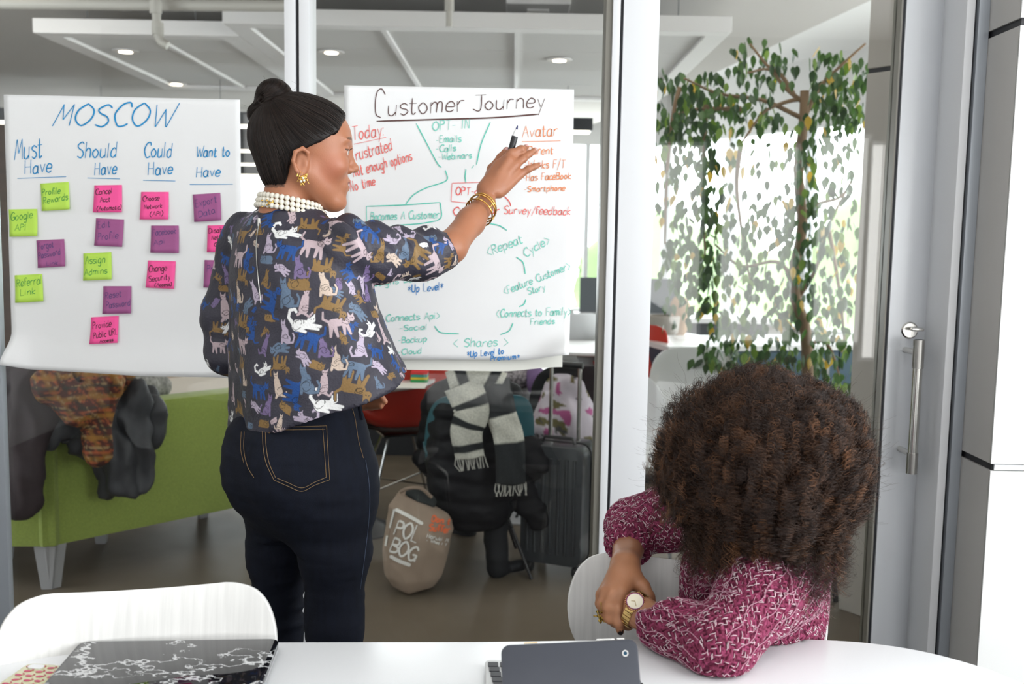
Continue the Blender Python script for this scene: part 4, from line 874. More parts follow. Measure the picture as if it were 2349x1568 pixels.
# beige panelled column beside the door
q0 = PZ(1924, 1396, 0); cc = beige; zz = P(1990, 158, q0.y-.05).z
bc = thing('clad_column', '', '', (q0.x, q0.y, 0)); bpy.data.objects.remove(bc)
ang = RB(-52); Mb = Matrix.Translation((q0.x, q0.y, 0)) @ Matrix.Rotation(ang, 4, 'Z')
bcol = MB().box(.004, .62, .004, .62, 0, 3.3, Mb).build('wall_column', rubber); bcol['kind'] = 'structure'
for a_, b_ in ((0, zz-.008), (zz+.008, 2.85)): MB().box(0, .625, 0, .625, a_, b_, Mb).build('panel', cc, bcol, bev=.004)
# ------------------------------------------------------------------ suitcase, tote bag
hs = mat('charcoal_hard_shell', (.045, .050, .057), .3, bump=(150, .05)); zc = .05
a = P(1243, 1225, 4.05); cx, cy = P(1285, 1100, 4.08).x, 4.08; hw = .135; zt_ = P(1285, 1012, cy).z
sc_ = thing('suitcase', 'charcoal hard-shell suitcase with its silver handle pulled up', 'suitcase', (cx, cy, 0))
Msu = Matrix.Translation((cx, cy, 0)) @ Matrix.Rotation(RB(-22), 4, 'Z') @ Matrix.Rotation(RB(90), 4, 'X')
for nm, y0, y1 in (('front_shell', -.112, -.003), ('rear_shell', .003, .112)):
    o = MB().prism([(x-hw, z+zc) for x, z in rr(2*hw, zt_-zc, .045, 8)], y0, y1, Msu).build(nm, hs, sc_, bev=.014, smooth=True)
    for k in range(7):
        x = -hw+.035+k*(2*hw-.07)/6; ys = y0-.003 if nm == 'front_shell' else y1+.003
        MB().tube([Msu @ Vector((x, zc+.05, ys)), Msu @ Vector((x, zt_-.05, ys))], .007, 8).build('rib', hs, o, smooth=True)
MB().prism([(x-hw-.002, z+zc-.002) for x, z in rr(2*hw+.004, zt_-zc+.004, .047, 8)], -.004, .004, Msu).build('zip_band', rubber, sc_)
htop = P(1240, 838, cy).z
for x in (-.062, .062): MB().tube([Msu @ Vector((x, zt_-.01, -.04)), Msu @ Vector((x, htop, -.04))], .0085, 12).build('handle_tube', chrome, sc_, smooth=True)
MB().tube([Msu @ Vector((-.075, htop, -.04)), Msu @ Vector((.075, htop, -.04))], .014, 12).build('handle_grip', blk, sc_, smooth=True)
MB().tube([Msu @ Vector((x, zt_+y, .03)) for x, y in ((-.07, 0), (-.06, .022), (.06, .022), (.07, 0))], .007, 8).build('carry_handle', blk, sc_, smooth=True)
for x in (-.10, .10):
    for y in (-.07, .07): MB().lathe(Msu @ Vector((x-.012, .025, y)), [(.022, 0), (.025, .004), (.025, .018), (.022, .022)], 16, axis=Msu.to_3x3() @ Vector((1, 0, 0))).tube([Msu @ Vector((x, .03, y)), Msu @ Vector((x, .06, y))], .008, 6).build('wheel', blk, sc_, smooth=True)
# tote bag: sagging canvas body
def prow(Y, rows): # pixel silhouettes -> loft rows (z,cx,cy,w,d)
    out = []
    for py, xl, xr, d in rows: l = P(xl, py, Y); r = P(xr, py, Y); out.append((l.z, (l.x+r.x)/2, Y, (r.x-l.x)/2, d))
    return out
BY = 3.80
F_ = Field((P(850, 1350, BY).x-.1, BY-.2, -.03), (P(1070, 1100, BY).x+.1, BY+.2, .46), .006)
F_.loft(prow(BY, [(1332, 914, 976, .06), (1324, 898, 994, .08), (1300, 888, 1008, .10), (1240, 880, 1026, .11), (1180, 886, 1040, .10), (1145, 898, 1028, .075), (1118, 908, 992, .05)]), RB(-14), .01)
V, Q, T = F_.mesh(3); N = vnorm(V, Q); V = V+N*((1-2*np.abs(noise3(V*A((1, 1, .8)), 9, 8)))*.012+noise3(V, 30, 2)*.0018)[:, None]; V[:, 2] -= V[:, 2].min()
# slanting, open mouth
sel = V[:, 2] > .30; V[:, 2] -= (np.clip((V[:, 0]-P(930, 1130, BY).x)/.10, 0, 1)*.035)*np.clip((V[:, 2]-.2)/.1, 0, 1)
bag = mesh('tote_bag', V, Q, mat('tan_canvas', (.34, .255, .195), .9, bump=(260, .35), var=(6, .08)), None, True); tag(bag, 'tan canvas tote bag with white and orange lettering standing on the floor', 'bag')
bb = bvh(V, Q)
def plb(px, py):
    q, n = hit(bb, px, py, .004)
    return q if q is not None else P(px, py, BY-.1)
wp = mat('white_screenprint', (.78, .76, .72), .8, bump=(200, .1)); op = mat('orange_screenprint', (.75, .16, .06), .8, bump=(200, .1))
def bagtext(lines, w_, m):
    for l in lines:
        mb = MB(); ribbons(text_strokes(*l) if isinstance(l[0], str) else [catmull(l, 10)], w_, plb, mb); mesh('lettering', mb.v, mb.f, m, bag)
bagtext([('POL', 905, 1224, 956, 1244, 36, .0), ('BOG', 895, 1265, 950, 1287, 35, .0)], 4.8, wp)
bagtext([[(908, 1168), (938, 1184), (970, 1202)], [(906, 1168), (896, 1210)], [(890, 1228), (886, 1252)], [(896, 1274), (918, 1286), (942, 1295)]], 8, wp)
bagtext([("Suffer", 984, 1216, 1030, 1222, 15, .1), ("Don t", 990, 1196, 1030, 1202, 13, .1)], 4.2, op)
bagtext([("Haruki M", 979, 1232, 1026, 1243, 9, .1), ("- What I T", 978, 1240, 1022, 1252, 6, .1)], 2.2, wp)
cloth_blob('scarf', 'dark grey knitwear stuffed in the mouth of the tote bag', 'clothing', [(P(940, 1130, BY), P(985, 1150, BY), .026, .022)], mat('dark_knit', (.03, .035, .035), .9, bump=(150, .5)), h=.008, fold=(20, .012))
hd = MB().tube([tuple(q) for q in catmull([A(P(918, 1128, BY-.03)), A(P(938, 1119, BY-.05)), A(P(966, 1120, BY-.05)), A(P(990, 1140, BY-.03))], 6)], .007, 8).build('strap', mat('tan_strap', (.28, .21, .16), .9, bump=(260, .3)), bag, smooth=True)
# ------------------------------------------------------------------ person in black puffer coat, seen from behind through the glass
PY = 4.0
def tp_(px, py, dy=0): return P(px, py, PY+dy)
seat_p = thing('person', 'seated person in a black puffer coat and dark boots seen through the glass', 'person', (tp_(1100, 1200).x, PY, 0))
F_ = Field(tp_(930, 1220, 0)-Vector((.05, .4, .1)), tp_(1260, 860, 0)+Vector((.05, .55, .1)), .010)
F_.loft(prow(PY, [(1192, 1000, 1165, .15), (1150, 985, 1175, .17), (1060, 980, 1182, .17), (980, 985, 1185, .16), (920, 995, 1180, .14), (880, 1020, 1150, .11), (862, 1050, 1120, .07)]), RB(12), .03)
F_.cap(tp_(1010, 915, .03), tp_(985, 1050, .12), .065, .055, .03); F_.cap(tp_(985, 1050, .12), tp_(1030, 1100, .40), .055, .045, .03)
F_.cap(tp_(1165, 915, .02), tp_(1200, 1040, .10), .065, .055, .03); F_.cap(tp_(1200, 1040, .10), tp_(1165, 1100, .38), .055, .045, .03)
F_.cap(tp_(1170, 1090, 0), tp_(1235, 1190, -.02), .07, .045, .03, flat=fy); F_.cap(tp_(1150, 1000, .05), tp_(1225, 1060, .02), .09, .07, .03)
V, Q, T = F_.mesh(2); N = vnorm(V, Q)
V = V+N*(.010*np.abs(np.sin(V[:, 2]*math.pi/.085+noise3(V, 3, 2)*1.1))+noise3(V*A((1, 1, 2)), 22, 3)*.007)[:, None]
mesh('puffer_coat', V, Q, mat('black_nylon', (.006, .006, .008), .6, bump=(60, .3), spec=.2), seat_p, True)
F_ = Field(tp_(1040, 1330, 0)-Vector((.05, .3, .1)), tp_(1260, 1150, 0)+Vector((.05, .65, .1)), .009)
F_.cap(tp_(1135, 1165, .05), tp_(1140, 1285, -.02), .060, .043, .02); F_.cap(tp_(1140, 1285, -.02), tp_(1142, 1303, -.02), .045, .043, .02)
F_.cap(tp_(1140, 1303, -.02), tp_(1195, 1296, .02), .038, .028, .02, flat=((0, 0, 1), .75)); F_.cap(tp_(1135, 1165, .05), tp_(1060, 1150, .45), .075, .06, .02)
F_.cap(tp_(1070, 1150, .45), tp_(1075, 1220, .55), .055, .04, .02); F_.cap(tp_(1075, 1222, .55), tp_(1030, 1226, .60), .036, .03, .02)
V, Q, T = F_.mesh(2); V[:, 2] -= max(-1, 0); V += vnorm(V, Q)*(noise3(V*A((1, 1, 2)), 18, 5)*.006)[:, None]; V[:, 2] = np.maximum(V[:, 2], .003)
mesh('trousers_and_boots', V, Q, mat('black_denim', (.010, .011, .014), .8, bump=(200, .2)), seat_p, True)
F_ = Field(tp_(1020, 870, 0)-Vector((.05, .3, .05)), tp_(1150, 730, 0)+Vector((.05, .3, .1)), .008)
F_.ell(tp_(1083, 790, .03), (.078, .095, .11), .02, tag=1); F_.cap(tp_(1083, 800, .03), tp_(1083, 868, .0), .055, .055, .02)
F_.ell(tp_(1083, 785, .0), (.088, .10, .105), .01, tag=2); F_.ell(tp_(1083, 775, .125), (.014, .02, .03), .02, tag=1)
V, Q, T = F_.mesh(2); cc_ = np.where((T == 2)[:, None], A((.02, .014, .012)), A((.24, .12, .07)))
mesh('head', V, Q, mat('skin_far', (.3, .16, .1), .5, attr='Col', bump=(60, .1)), seat_p, True, cc_)
c = tp_(1090, 1150, .06); wire_chair((c.x, c.y+.06), 0.15, teal, blk, 'teal shell chair under the person in the black coat', .40, None)
# scarf: woven strips of cream and black blocks with fringes
scp = thing('scarf', 'cream and black block-striped scarf around the shoulders of the seated person', 'scarf', tuple(tp_(1100, 900)))
scm = mat('scarf_wool', (.5, .5, .5), .95, bump=(180, .5), attr='Col', var=(160, .25))
def scarf_strip(path, wid, cols, fringe=True, name='strip'):
    pts_ = catmull([A(P(x, y, Y)) for x, y, Y in path], 14); n = len(pts_); V = []; C_ = []; Fc = []; k = 8
    for i, p in enumerate(pts_):
        t = pts_[min(i+1, n-1)]-pts_[max(i-1, 0)]; t /= np.linalg.norm(t); s_ = np.cross(t, A((0, -1, 0))); s_ /= np.linalg.norm(s_)+1e-9
        w_ = wid[0]+(wid[1]-wid[0])*i/n
        for j in range(k+1):
            u = j/k-.5; V.append(p+s_*u*w_+A((0, -1, 0))*(.020*math.cos(u*math.pi)+.006*math.sin(u*9+i*.35)))
            f = i/n*len(cols); b = cols[min(int(f), len(cols)-1)]; C_.append(A((.58, .57, .50)) if b else A((.015, .018, .02)))
    for i in range(n-1):
        for j in range(k): q = i*(k+1)+j; Fc.append((q, q+1, q+k+2, q+k+1))
    o = mesh(name, V, Fc, scm, scp, True, np.array(C_)); md = o.modifiers.new('thickness', 'SOLIDIFY'); md.thickness = .008
    if fringe:
        mb = MB(); t = pts_[-1]-pts_[-3]; t /= np.linalg.norm(t)
        for j in range(16): p = A(V[(n-1)*(k+1)])*(1-j/15)+A(V[-1])*(j/15); mb.tube([p-t*.005, p+t*.02+A((rnd.uniform(-.006, .006), -.004, 0)), p+t*.042+A((rnd.uniform(-.012, .012), 0, -.004))], .0022, 5)
        fo = mb.build('fringe', mat('fringe_wool', (.45, .44, .40) if cols[-1] else (.03, .03, .03), .95, bump=(150, .4)), o); fo['kind'] = 'stuff'
scarf_strip([(1030, 880, 3.84), (1095, 862, 3.82), (1150, 885, 3.84)], (.10, .11), [1, 0, 1, 1, 0, 1], False)
scarf_strip([(1060, 880, 3.82), (1082, 940, 3.77), (1070, 990, 3.76), (1078, 1050, 3.76)], (.15, .11), [1, 1, 0, 1, 1, 0, 1, 1, 0, 1])
scarf_strip([(1135, 870, 3.84), (1150, 950, 3.77), (1168, 1010, 3.76), (1172, 1110, 3.76)], (.12, .115), [0, 0, 0, 1, 1, 1, 0, 0, 0])
# floral jacket on a chair beyond the suitcase
def floral(V):
    c = np.tile(A((.62, .56, .62)), (len(V), 1)); n = noise3(V, 26, 11); m = n > .42; c[m] = (.14, .12, .04); n2 = noise3(V+5, 24, 12); m = n2 > .52; c[m] = (.42, .08, .24); m = (noise3(V, 50, 13) > .55) & (noise3(V, 18, 14) > 0); c[m] = (.05, .05, .05); return c
cloth_blob('jacket', 'pale floral jacket hung over a chair behind the suitcase', 'jacket', [(P(1285, 868, 4.42), P(1270, 980, 4.42), .06, .085), (P(1315, 880, 4.42), P(1328, 1060, 4.42), .06, .075), (P(1295, 950, 4.42), P(1335, 1085, 4.42), .09, .05), (P(1290, 862, 4.45), P(1328, 872, 4.45), .045, .045)], mat('floral_cotton', (.6, .6, .6), .8, attr='Col', bump=(60, .2)), h=.009, fold=(10, .02), cols=floral)
c = P(1305, 1000, 4.62); wire_chair((c.x, c.y), .2, blk, blk, 'black chair under the floral jacket', .46)
cloth_blob('blanket', 'black and white leopard-patterned cloth on the round table', 'clothing', [(P(1120, 864, 4.68), P(1195, 866, 4.68), .045, .045)], mat('leopard_cloth', (.35, .32, .34), .9, bump=(60, .2), var=(75, .9)), h=.01)
cloth_blob('coat', 'purple knitwear hanging behind the suitcase handle', 'clothing', [(P(1228, 862, 4.66), P(1236, 880, 4.64), .04, .045)], mat('purple_knit', (.16, .10, .22), .9, bump=(90, .3)), h=.01)
# ------------------------------------------------------------------ weeping fig
bark = mat('fig_bark', (.26, .17, .10), .85, bump=(40, .5), var=(15, .3, (1, 1, .2))); TY = 4.9
fig = thing('weeping_fig', 'tall weeping fig tree with drooping green leaves behind the glass door', 'tree', (P(1850, 900, TY).x, TY, 0))
def pv(*a): return [A(P(x, y, Y)) for x, y, Y in a]
tr_ = MB(); base = P(1852, 900, TY)
mb = MB().tube([tuple(q) for q in catmull([A((base.x, TY, .25)), A(base)]+pv((1848, 760, TY), (1826, 690, TY), (1822, 620, TY), (1840, 520, TY), (1832, 400, TY), (1843, 280, TY), (1846, 208, TY)), 6)], [.030+(.022-.030)*i/48 for i in range(49)], 10).build('trunk', bark, fig, smooth=True)
BR = [[(1846, 225, TY), (1800, 235, TY), (1750, 260, TY-.05), (1700, 330, TY-.1)], [(1843, 235, TY), (1800, 200, TY), (1765, 160, TY), (1715, 167, TY-.1)], [(1820, 215, TY), (1790, 170, TY), (1760, 150, TY), (1720, 100, TY)],
      [(1850, 260, TY), (1880, 200, TY), (1930, 150, TY-.1), (1985, 100, TY-.1)], [(1838, 270, TY), (1750, 230, TY), (1650, 215, TY), (1570, 180, TY-.2)], [(1826, 690, TY), (1870, 620, TY), (1900, 520, TY), (1940, 440, TY)],
      [(1822, 640, TY), (1780, 600, TY), (1700, 610, TY), (1640, 560, TY)], [(1840, 500, TY), (1870, 470, TY), (1930, 450, TY), (1960, 400, TY)], [(1700, 250, TY), (1620, 250, TY), (1560, 260, TY), (1530, 310, TY)], [(1620, 240, TY), (1615, 330, TY), (1612, 450, TY), (1618, 600, TY)],
      [(1560, 200, TY-.1), (1545, 260, TY-.1), (1530, 400, TY-.1), (1525, 560, TY-.1)], [(1848, 800, TY), (1880, 780, TY), (1905, 800, TY-.1), (1925, 860, TY-.1)], [(1700, 330, TY-.1), (1690, 420, TY-.1), (1700, 520, TY-.1), (1720, 640, TY-.1)], [(1900, 520, TY), (1915, 600, TY), (1930, 700, TY-.1), (1938, 800, TY-.1)]]
for b_ in BR: MB().tube([tuple(q) for q in catmull(pv(*b_), 5)], [.011*(1-.7*i/16)+.001 for i in range(16)], 6).build('branch', bark, fig, smooth=True)
L0 = [(0, 0), (.12, .16), (.30, .24), (.5, .22), (.72, .12), (.88, .04), (1, 0)]
def leaf_mesh(sz):
    V = []; 
    for x, w_ in L0: V += [(x*sz, -w_*sz, -.10*sz*x*x-.06*sz*(w_ > 0)), (x*sz, 0, -.10*sz*x*x), (x*sz, w_*sz, -.10*sz*x*x-.06*sz*(w_ > 0))]
    Fc = [(3*i+j, 3*i+3+j, 3*i+4+j, 3*i+1+j) for i in range(6) for j in (0, 1)]; return V, Fc
lgs = [mat('leaf_green', (.045, .105, .025), .35, bump=(60, .1), spec=.5), mat('leaf_dark', (.025, .060, .020), .35, bump=(60, .1)), mat('leaf_bright', (.13, .22, .035), .4, bump=(60, .1)), mat('leaf_yellow', (.46, .30, .04), .5, bump=(60, .1))]
for m in lgs: # leaves let some daylight through
    nt = m.node_tree; b = nt.nodes['Principled BSDF']; tl_ = nt.nodes.new('ShaderNodeBsdfTranslucent'); cc_ = b.inputs['Base Color'].default_value; tl_.inputs[0].default_value = (min(1, cc_[0]*2.2), min(1, cc_[1]*2.2), cc_[2]*1.5, 1)
    mx = nt.nodes.new('ShaderNodeMixShader'); mx.inputs[0].default_value = .25; nt.links.new(b.outputs[0], mx.inputs[1]); nt.links.new(tl_.outputs[0], mx.inputs[2]); nt.links.new(mx.outputs[0], nt.nodes['Material Output'].inputs[0])
REG = [((1515, 165, 1600, 330), 130), ((1590, 170, 1670, 300), 60), ((1515, 330, 1600, 640), 110), ((1600, 300, 1645, 640), 120), ((1680, 90, 1720, 170), 22), ((1745, 110, 1812, 190), 46), ((1660, 200, 1780, 300), 60), ((1860, 160, 1990, 300), 190), ((1880, 110, 1990, 180), 40),
       ((1810, 280, 1870, 560), 90), ((1870, 300, 1960, 560), 90), ((1640, 300, 1830, 470), 60), ((1640, 470, 1830, 640), 130), ((1620, 640, 1830, 830), 190), ((1830, 560, 1960, 700), 110), ((1890, 700, 1955, 900), 70), ((1520, 560, 1640, 740), 70), ((1600, 790, 1860, 860), 90), ((1925, 850, 1960, 930), 25), ((1830, 700, 1900, 850), 50)]
leaves = []
for (x0, y0, x1, y1), n in REG:
    for _ in range(n):
        x = min(2010, rnd.uniform(x0, x1)+rnd.gauss(0, 14)); y = rnd.uniform(y0, y1)+rnd.gauss(0, 16); Yd = TY+rnd.uniform(-.28, .28); p = P(x, y, Yd); sz = rnd.uniform(.052, .078)
        leaves.append((Yd, p, sz, rnd.random()))
leaves.sort(key=lambda q: -q[2]/q[0]); LM = {}
V0, F0 = leaf_mesh(1.0); rest = [[[], []] for _ in lgs]
for i, (Yd, p, sz, r_) in enumerate(leaves):
    mi = 0 if r_ < .5 else 1 if r_ < .80 else 2 if r_ < .93 else 3
    Rm = Matrix.Rotation(rnd.choice((1, -1))*math.pi/2+rnd.gauss(0, .6), 4, 'Z') @ Matrix.Rotation(RB(rnd.gauss(66, 16)), 4, 'Y') @ Matrix.Rotation(rnd.uniform(-.9, .9), 4, 'X')
    if i < 300:
        if mi not in LM: o = mesh('leaf', V0, F0, lgs[mi], fig, True); LM[mi] = o.data
        else: o = bpy.data.objects.new('leaf', LM[mi]); SC.collection.objects.link(o); put(o, fig)
        o.matrix_parent_inverse = Matrix.Translation(-Vector(fig.location)); o.matrix_basis = Matrix.Translation(p) @ Rm @ Matrix.Scale(sz, 4)
    else:
        Mx = Matrix.Translation(p) @ Rm @ Matrix.Scale(sz, 4); n0 = len(rest[mi][0]); rest[mi][0] += [Mx @ Vector(v) for v in V0]; rest[mi][1] += [tuple(q+n0 for q in f) for f in F0]
for mi, (V, Fc) in enumerate(rest):
    if V: o = mesh('foliage', V, Fc, lgs[mi], fig, True); o['kind'] = 'stuff'
fb = PZ(1852, 930, 0.0); MB().lathe((base.x, TY, 0), [(.16, 0), (.2, .02), (.24, .34), (.25, .36), (.22, .36), (.215, .31)], 32).build('planter', mat('white_planter', (.7, .7, .69), .4, bump=(80, .03)), fig, smooth=True)
MB().lathe((base.x, TY, .28), [(.215, 0), (.215, .02)], 24).build('soil', mat('soil', (.05, .03, .02), 1), fig)
# ------------------------------------------------------------------ people: shared helpers
def skin(name, col):
    m = mat(name, col, .42, bump=(320, .12), sss=.12, attr='Col', var=(30, .04), spec=.4); return m
SK = A((.40, .165, .088))
skin1 = skin('warm_brown_skin', tuple(SK))
def flow(b, seeds, field, steps, ds, off, r0, r1=None, jit=0):
    out = []; rad = []
    for s_ in seeds:
        p = Vector(s_); pts = []
        o_ = off*rnd.uniform(.3, 1.6)
        for i in range(steps):
            q = b.find_nearest(p)
            if q[0] is None: break
            pts.append(A(q[0]+q[1]*o_)); t = field(q[0], q[1])
            if t is None or t.length < 1e-6: break
            t = (t-q[1]*t.dot(q[1])).normalized(); p = q[0]+t*ds
        if len(pts) > 2:
            P_ = np.array(pts)
            if jit: P_ += NR.normal(0, jit, P_.shape)*np.linspace(0, 1, len(P_))[:, None]
            out.append(P_); rad.append(np.linspace(r0, r1 or r0*.5, len(P_)))
    return out, rad
def sample_faces(V, Q, n, ok=None):
    c = V[Q].mean(1); 
    if ok is not None: idx = np.nonzero(ok(c))[0]
    else: idx = np.arange(len(c))
    f = idx[NR.integers(0, len(idx), n)]; w = NR.dirichlet(np.ones(Q.shape[1]), n); return (V[Q[f]]*w[:, :, None]).sum(1)
def hair_mat(name, dark, light, rough=.32, scale=60):
    m = bpy.data.materials.new(name); m.use_nodes = True; N = m.node_tree.nodes; L = m.node_tree.links; b = N['Principled BSDF']
    hi = N.new('ShaderNodeHairInfo'); rp = N.new('ShaderNodeValToRGB'); e = rp.color_ramp.elements; e[0].color = (*dark, 1); e[1].color = (*light, 1); e[0].position = .25; e[1].position = 1
    L.new(hi.outputs['Random'], rp.inputs[0]); L.new(rp.outputs[0], b.inputs['Base Color']); b.inputs['Roughness'].default_value = rough; b.inputs['Specular IOR Level'].default_value = .28
    return m
FT = {}
def finger(F_, joints, rr_, k=.0045, tag=0):
    for (a, b), (r1, r2) in zip(zip(joints[:-1], joints[1:]), zip(rr_[:-1], rr_[1:])): F_.cap(a, b, r1, r2, k, tag=tag)
    for j, r in zip(joints[1:-1], rr_[1:-1]): F_.ell(j, (r*1.07,)*3, k*.7, tag=tag)
def nail(F_, tip, prev, out, r, k=.0015, tag=5):
    t = A(tip); d = t-A(prev); d /= np.linalg.norm(d); o = A(out); o = o-d*(o@d); o /= np.linalg.norm(o); s_ = np.cross(d, o); M_ = np.stack([d, s_, o], 1)
    F_.ell(t-d*r*.15+o*r*.62, (r*1.05, r*.68, r*.42), k, tag=tag, M=M_)
# ================================================================== STANDING WOMAN
SY = 2.15
woman = thing('person', 'standing woman with a hair bun and cat-print blouse pointing a marker at the sheet', 'person', (P(700, 1000, SY).x, SY, 0))
HC = P(702, 352, SY); yaw = RB(13); pit = RB(4)
hf = Vector((math.cos(yaw)*math.cos(pit), math.sin(yaw)*math.cos(pit), -math.sin(pit))); hl = Vector((-math.sin(yaw), math.cos(yaw), 0)); hu = hf.cross(hl)
HM = np.stack([A(hf), A(hl), A(hu)], 1)
def H2W(p): return A(HC)+np.atleast_2d(p)@HM.T
def W2H(p): return (np.atleast_2d(p)-A(HC))@HM
F_ = Field((-.15, -.11, -.22), (.14, .11, .16), .0025)
F_.ell((-.016, 0, .030), (.098, .074, .086), .01)
F_.ell((.030, 0, .030), (.062, .064, .066), .03); F_.ell((.030, 0, -.030), (.054, .056, .075), .03)
F_.cap((.0, .046, -.045), (.058, .014, -.094), .024, .019, .025); F_.cap((.0, -.046, -.045), (.058, -.014, -.094), .024, .019, .025)
F_.ell((.072, 0, -.097), (.020, .020, .017), .018)
for s_ in (-1, 1):
    F_.ell((.060, s_*.036, -.022), (.026, .022, .022), .025)          # cheek
    F_.ell((.076, s_*.028, .034), (.012, .022, .008), .012)           # brow ridge
    F_.ell((.098, s_*.033, .010), (.020, .017, .012), .012, 'sub')     # socket
F_.ell((.079, 0, -.058), (.016, .024, .022), .016)
F_.cap((.083, 0, .022), (.101, 0, -.018), .0075, .0085, .012); F_.ell((.103, 0, -.021), (.0115, .0105, .0095), .006)
for s_ in (-1, 1):
    F_.ell((.093, s_*.0125, -.026), (.0095, .0065, .0075), .005); F_.ell((.099, s_*.007, -.0325), (.005, .0032, .0035), .002, 'sub')
    F_.ell((.0755, s_*.0325, .010), (.0150, .0150, .0128), .005); F_.ell((.0915, s_*.034, .0085), (.0085, .0125, .0042), .002, 'sub', tag=3)
# lips, parted
for z, r, x in ((-.050, .0052, .0915), (-.0635, .0062, .0895)):
    F_.cap((x, 0, z), (x-.009, .020, z-(.001 if z > -.055 else -.003)), r, r*.45, .005, tag=2); F_.cap((x, 0, z), (x-.009, -.020, z-(.001 if z > -.055 else -.003)), r, r*.45, .005, tag=2)
F_.ell((.096, 0, -.0565), (.012, .013, .0026), .0015, 'sub', tag=4)
F_.cap((-.030, 0, -.05), (-.044, 0, -.165), .045, .053, .022)
# ear: bowl, rim, lobe
for s_ in (-1, 1):
    ex_, ey_ = -.010, s_*.074
    F_.ell((ex_, ey_, -.028), (.016, .009, .026), .006)
    rim = [(ex_+.014, ey_+s_*.002, -.018), (ex_+.012, ey_+s_*.008, -.004), (ex_+.001, ey_+s_*.013, .003), (ex_-.013, ey_+s_*.016, -.006), (ex_-.016, ey_+s_*.014, -.024), (ex_-.009, ey_+s_*.010, -.042), (ex_+.002, ey_+s_*.006, -.053)]
    for a, b in zip(rim[:-1], rim[1:]): F_.cap(a, b, .0042, .0042, .003)
    F_.ell((ex_+.003, ey_+s_*.006, -.053), (.0075, .005, .008), .004); F_.ell((ex_+.001, ey_+s_*.013, -.026), (.0085, .007, .016), .004, 'sub'); F_.cap((ex_+.010, ey_+s_*.004, -.030), (ex_+.009, ey_+s_*.004, -.024), .004, .003, .003)
V, Q, T = F_.mesh(1)
def zh(x): return np.interp(x, [-.12, -.075, -.040, -.030, 0, .03, .06, .075, .1], [-.080, -.080, -.078, -.010, .006, .024, .046, .080, .2])
C_ = np.tile(SK, (len(V), 1)); bl = np.exp(-(((V-A((.055, -.058, -.030)))**2).sum(1))/.0011)+np.exp(-(((V-A((.055, .058, -.030)))**2).sum(1))/.0011); C_ = C_*(1-bl[:, None]*.2)+A((.55, .12, .10))*bl[:, None]*.2
lip = (V[:, 0] > .074) & (np.abs(V[:, 1]) < .021) & (V[:, 2] < -.0455) & (V[:, 2] > -.0705) & (T == 2); C_[lip] = (.50, .14, .135)
C_[(T == 4)] = (.10, .02, .02); C_[T == 3] = (.7, .66, .64)
for s_ in (-1, 1):
    yb = V[:, 1]*s_; zb = .0345+.004*np.sin((yb-.012)/.034*2.6); br = (V[:, 0] > .045) & (yb > .010) & (yb < .050) & (np.abs(V[:, 2]-zb) < .0030*(1.1-(yb-.01)/.05)+.0009); C_[br] = C_[br]*.25+A((.03, .018, .012))*.75
    lid = (V[:, 0] > .06) & (yb > .020) & (yb < .047) & (np.abs(V[:, 2]-.0145) < .0013); C_[lid] = (.04, .02, .016)
sc = (V[:, 2] > zh(V[:, 0])-.0) & (np.abs(V[:, 1]) < .080); C_[sc] = C_[sc]*.3+A((.02, .014, .01))*.7
VH, QH = V, Q
skinparts = []
skinparts.append((H2W(V), Q, C_))
# eyes
for s_ in (-1, 1):
    c = A((.0755, s_*.0325, .0095)); mb = MB().lathe((0, 0, 0), [(.0125*math.sin(q), .0125*math.cos(q)) for q in np.linspace(.02, math.pi-.02, 16)], 20, axis=(1, 0, 0))
    Ve = A(mb.v); Ce = np.tile(A((.80, .77, .74)), (len(Ve), 1)); rr2 = np.hypot(Ve[:, 1], Ve[:, 2]); Ce[(rr2 < .0058) & (Ve[:, 0] > 0)] = (.05, .022, .012); Ce[(rr2 < .0022) & (Ve[:, 0] > 0)] = (.004, .004, .004)
    mesh('eye', H2W(Ve+c), mb.f, mat('eye', (.8, .8, .8), .08, attr='Col', bump=(20, .01), coat=.5), woman, True, Ce)
    ls = []; rs = []
    for k in range(26):
        q = -1+2*k/25; b0 = A((.0865-.004*q*q, s_*(.0335+.0125*q), .0135-.002*q*q)); L_ = .0085; ls.append(H2W(np.array([b0, b0+A((L_*.5, s_*q*.002, .001)), b0+A((L_, s_*q*.004, .0045))]))); rs.append(np.array([.0003, .0002, .00006]))
    curves('eyelashes', ls, rs, mat('lash', (.01, .008, .008), .5, bump=(20, .01)), woman)
# forearm, hand that holds the marker
def J(px, py, Y): return A(P(px, py, Y))
hY = 2.42
F_ = Field(J(1000, 640, 2.2)-A((.02, .06, .0)), J(1260, 320, 2.5)+A((.03, .04, .02)), .0024)
F_.cap(J(975, 586, 2.17), J(1034, 568, 2.23), .029, .033, .02); F_.cap(J(1034, 566, 2.23), J(1080, 508, 2.31), .034, .031, .02); F_.cap(J(1080, 508, 2.31), J(1114, 464, 2.37), .030, .0240, .02)
W0 = J(1118, 460, 2.375)
mc = {'i': J(1146, 378, hY+.005), 'm': J(1166, 369, hY-.002), 'r': J(1183, 378, hY), 'p': J(1194, 399, hY+.006)}
base = {'i': J(1112, 440, 2.385), 'm': J(1123, 437, 2.38), 'r': J(1134, 437, 2.382), 'p': J(1145, 442, 2.388)}
for q in 'imrp': F_.cap(base[q], mc[q], .0150 if q != 'p' else .0135, .0108 if q != 'p' else .0095, .009)
F_.cap(J(1112, 432, 2.395), J(1140, 392, 2.425), .019, .014, .014); F_.cap(J(1150, 430, 2.40), J(1180, 402, 2.43), .015, .013, .014)
for q in 'im': F_.cap(base[q]*.5+mc[q]*.5, mc[q], .0125, .0120, .010)
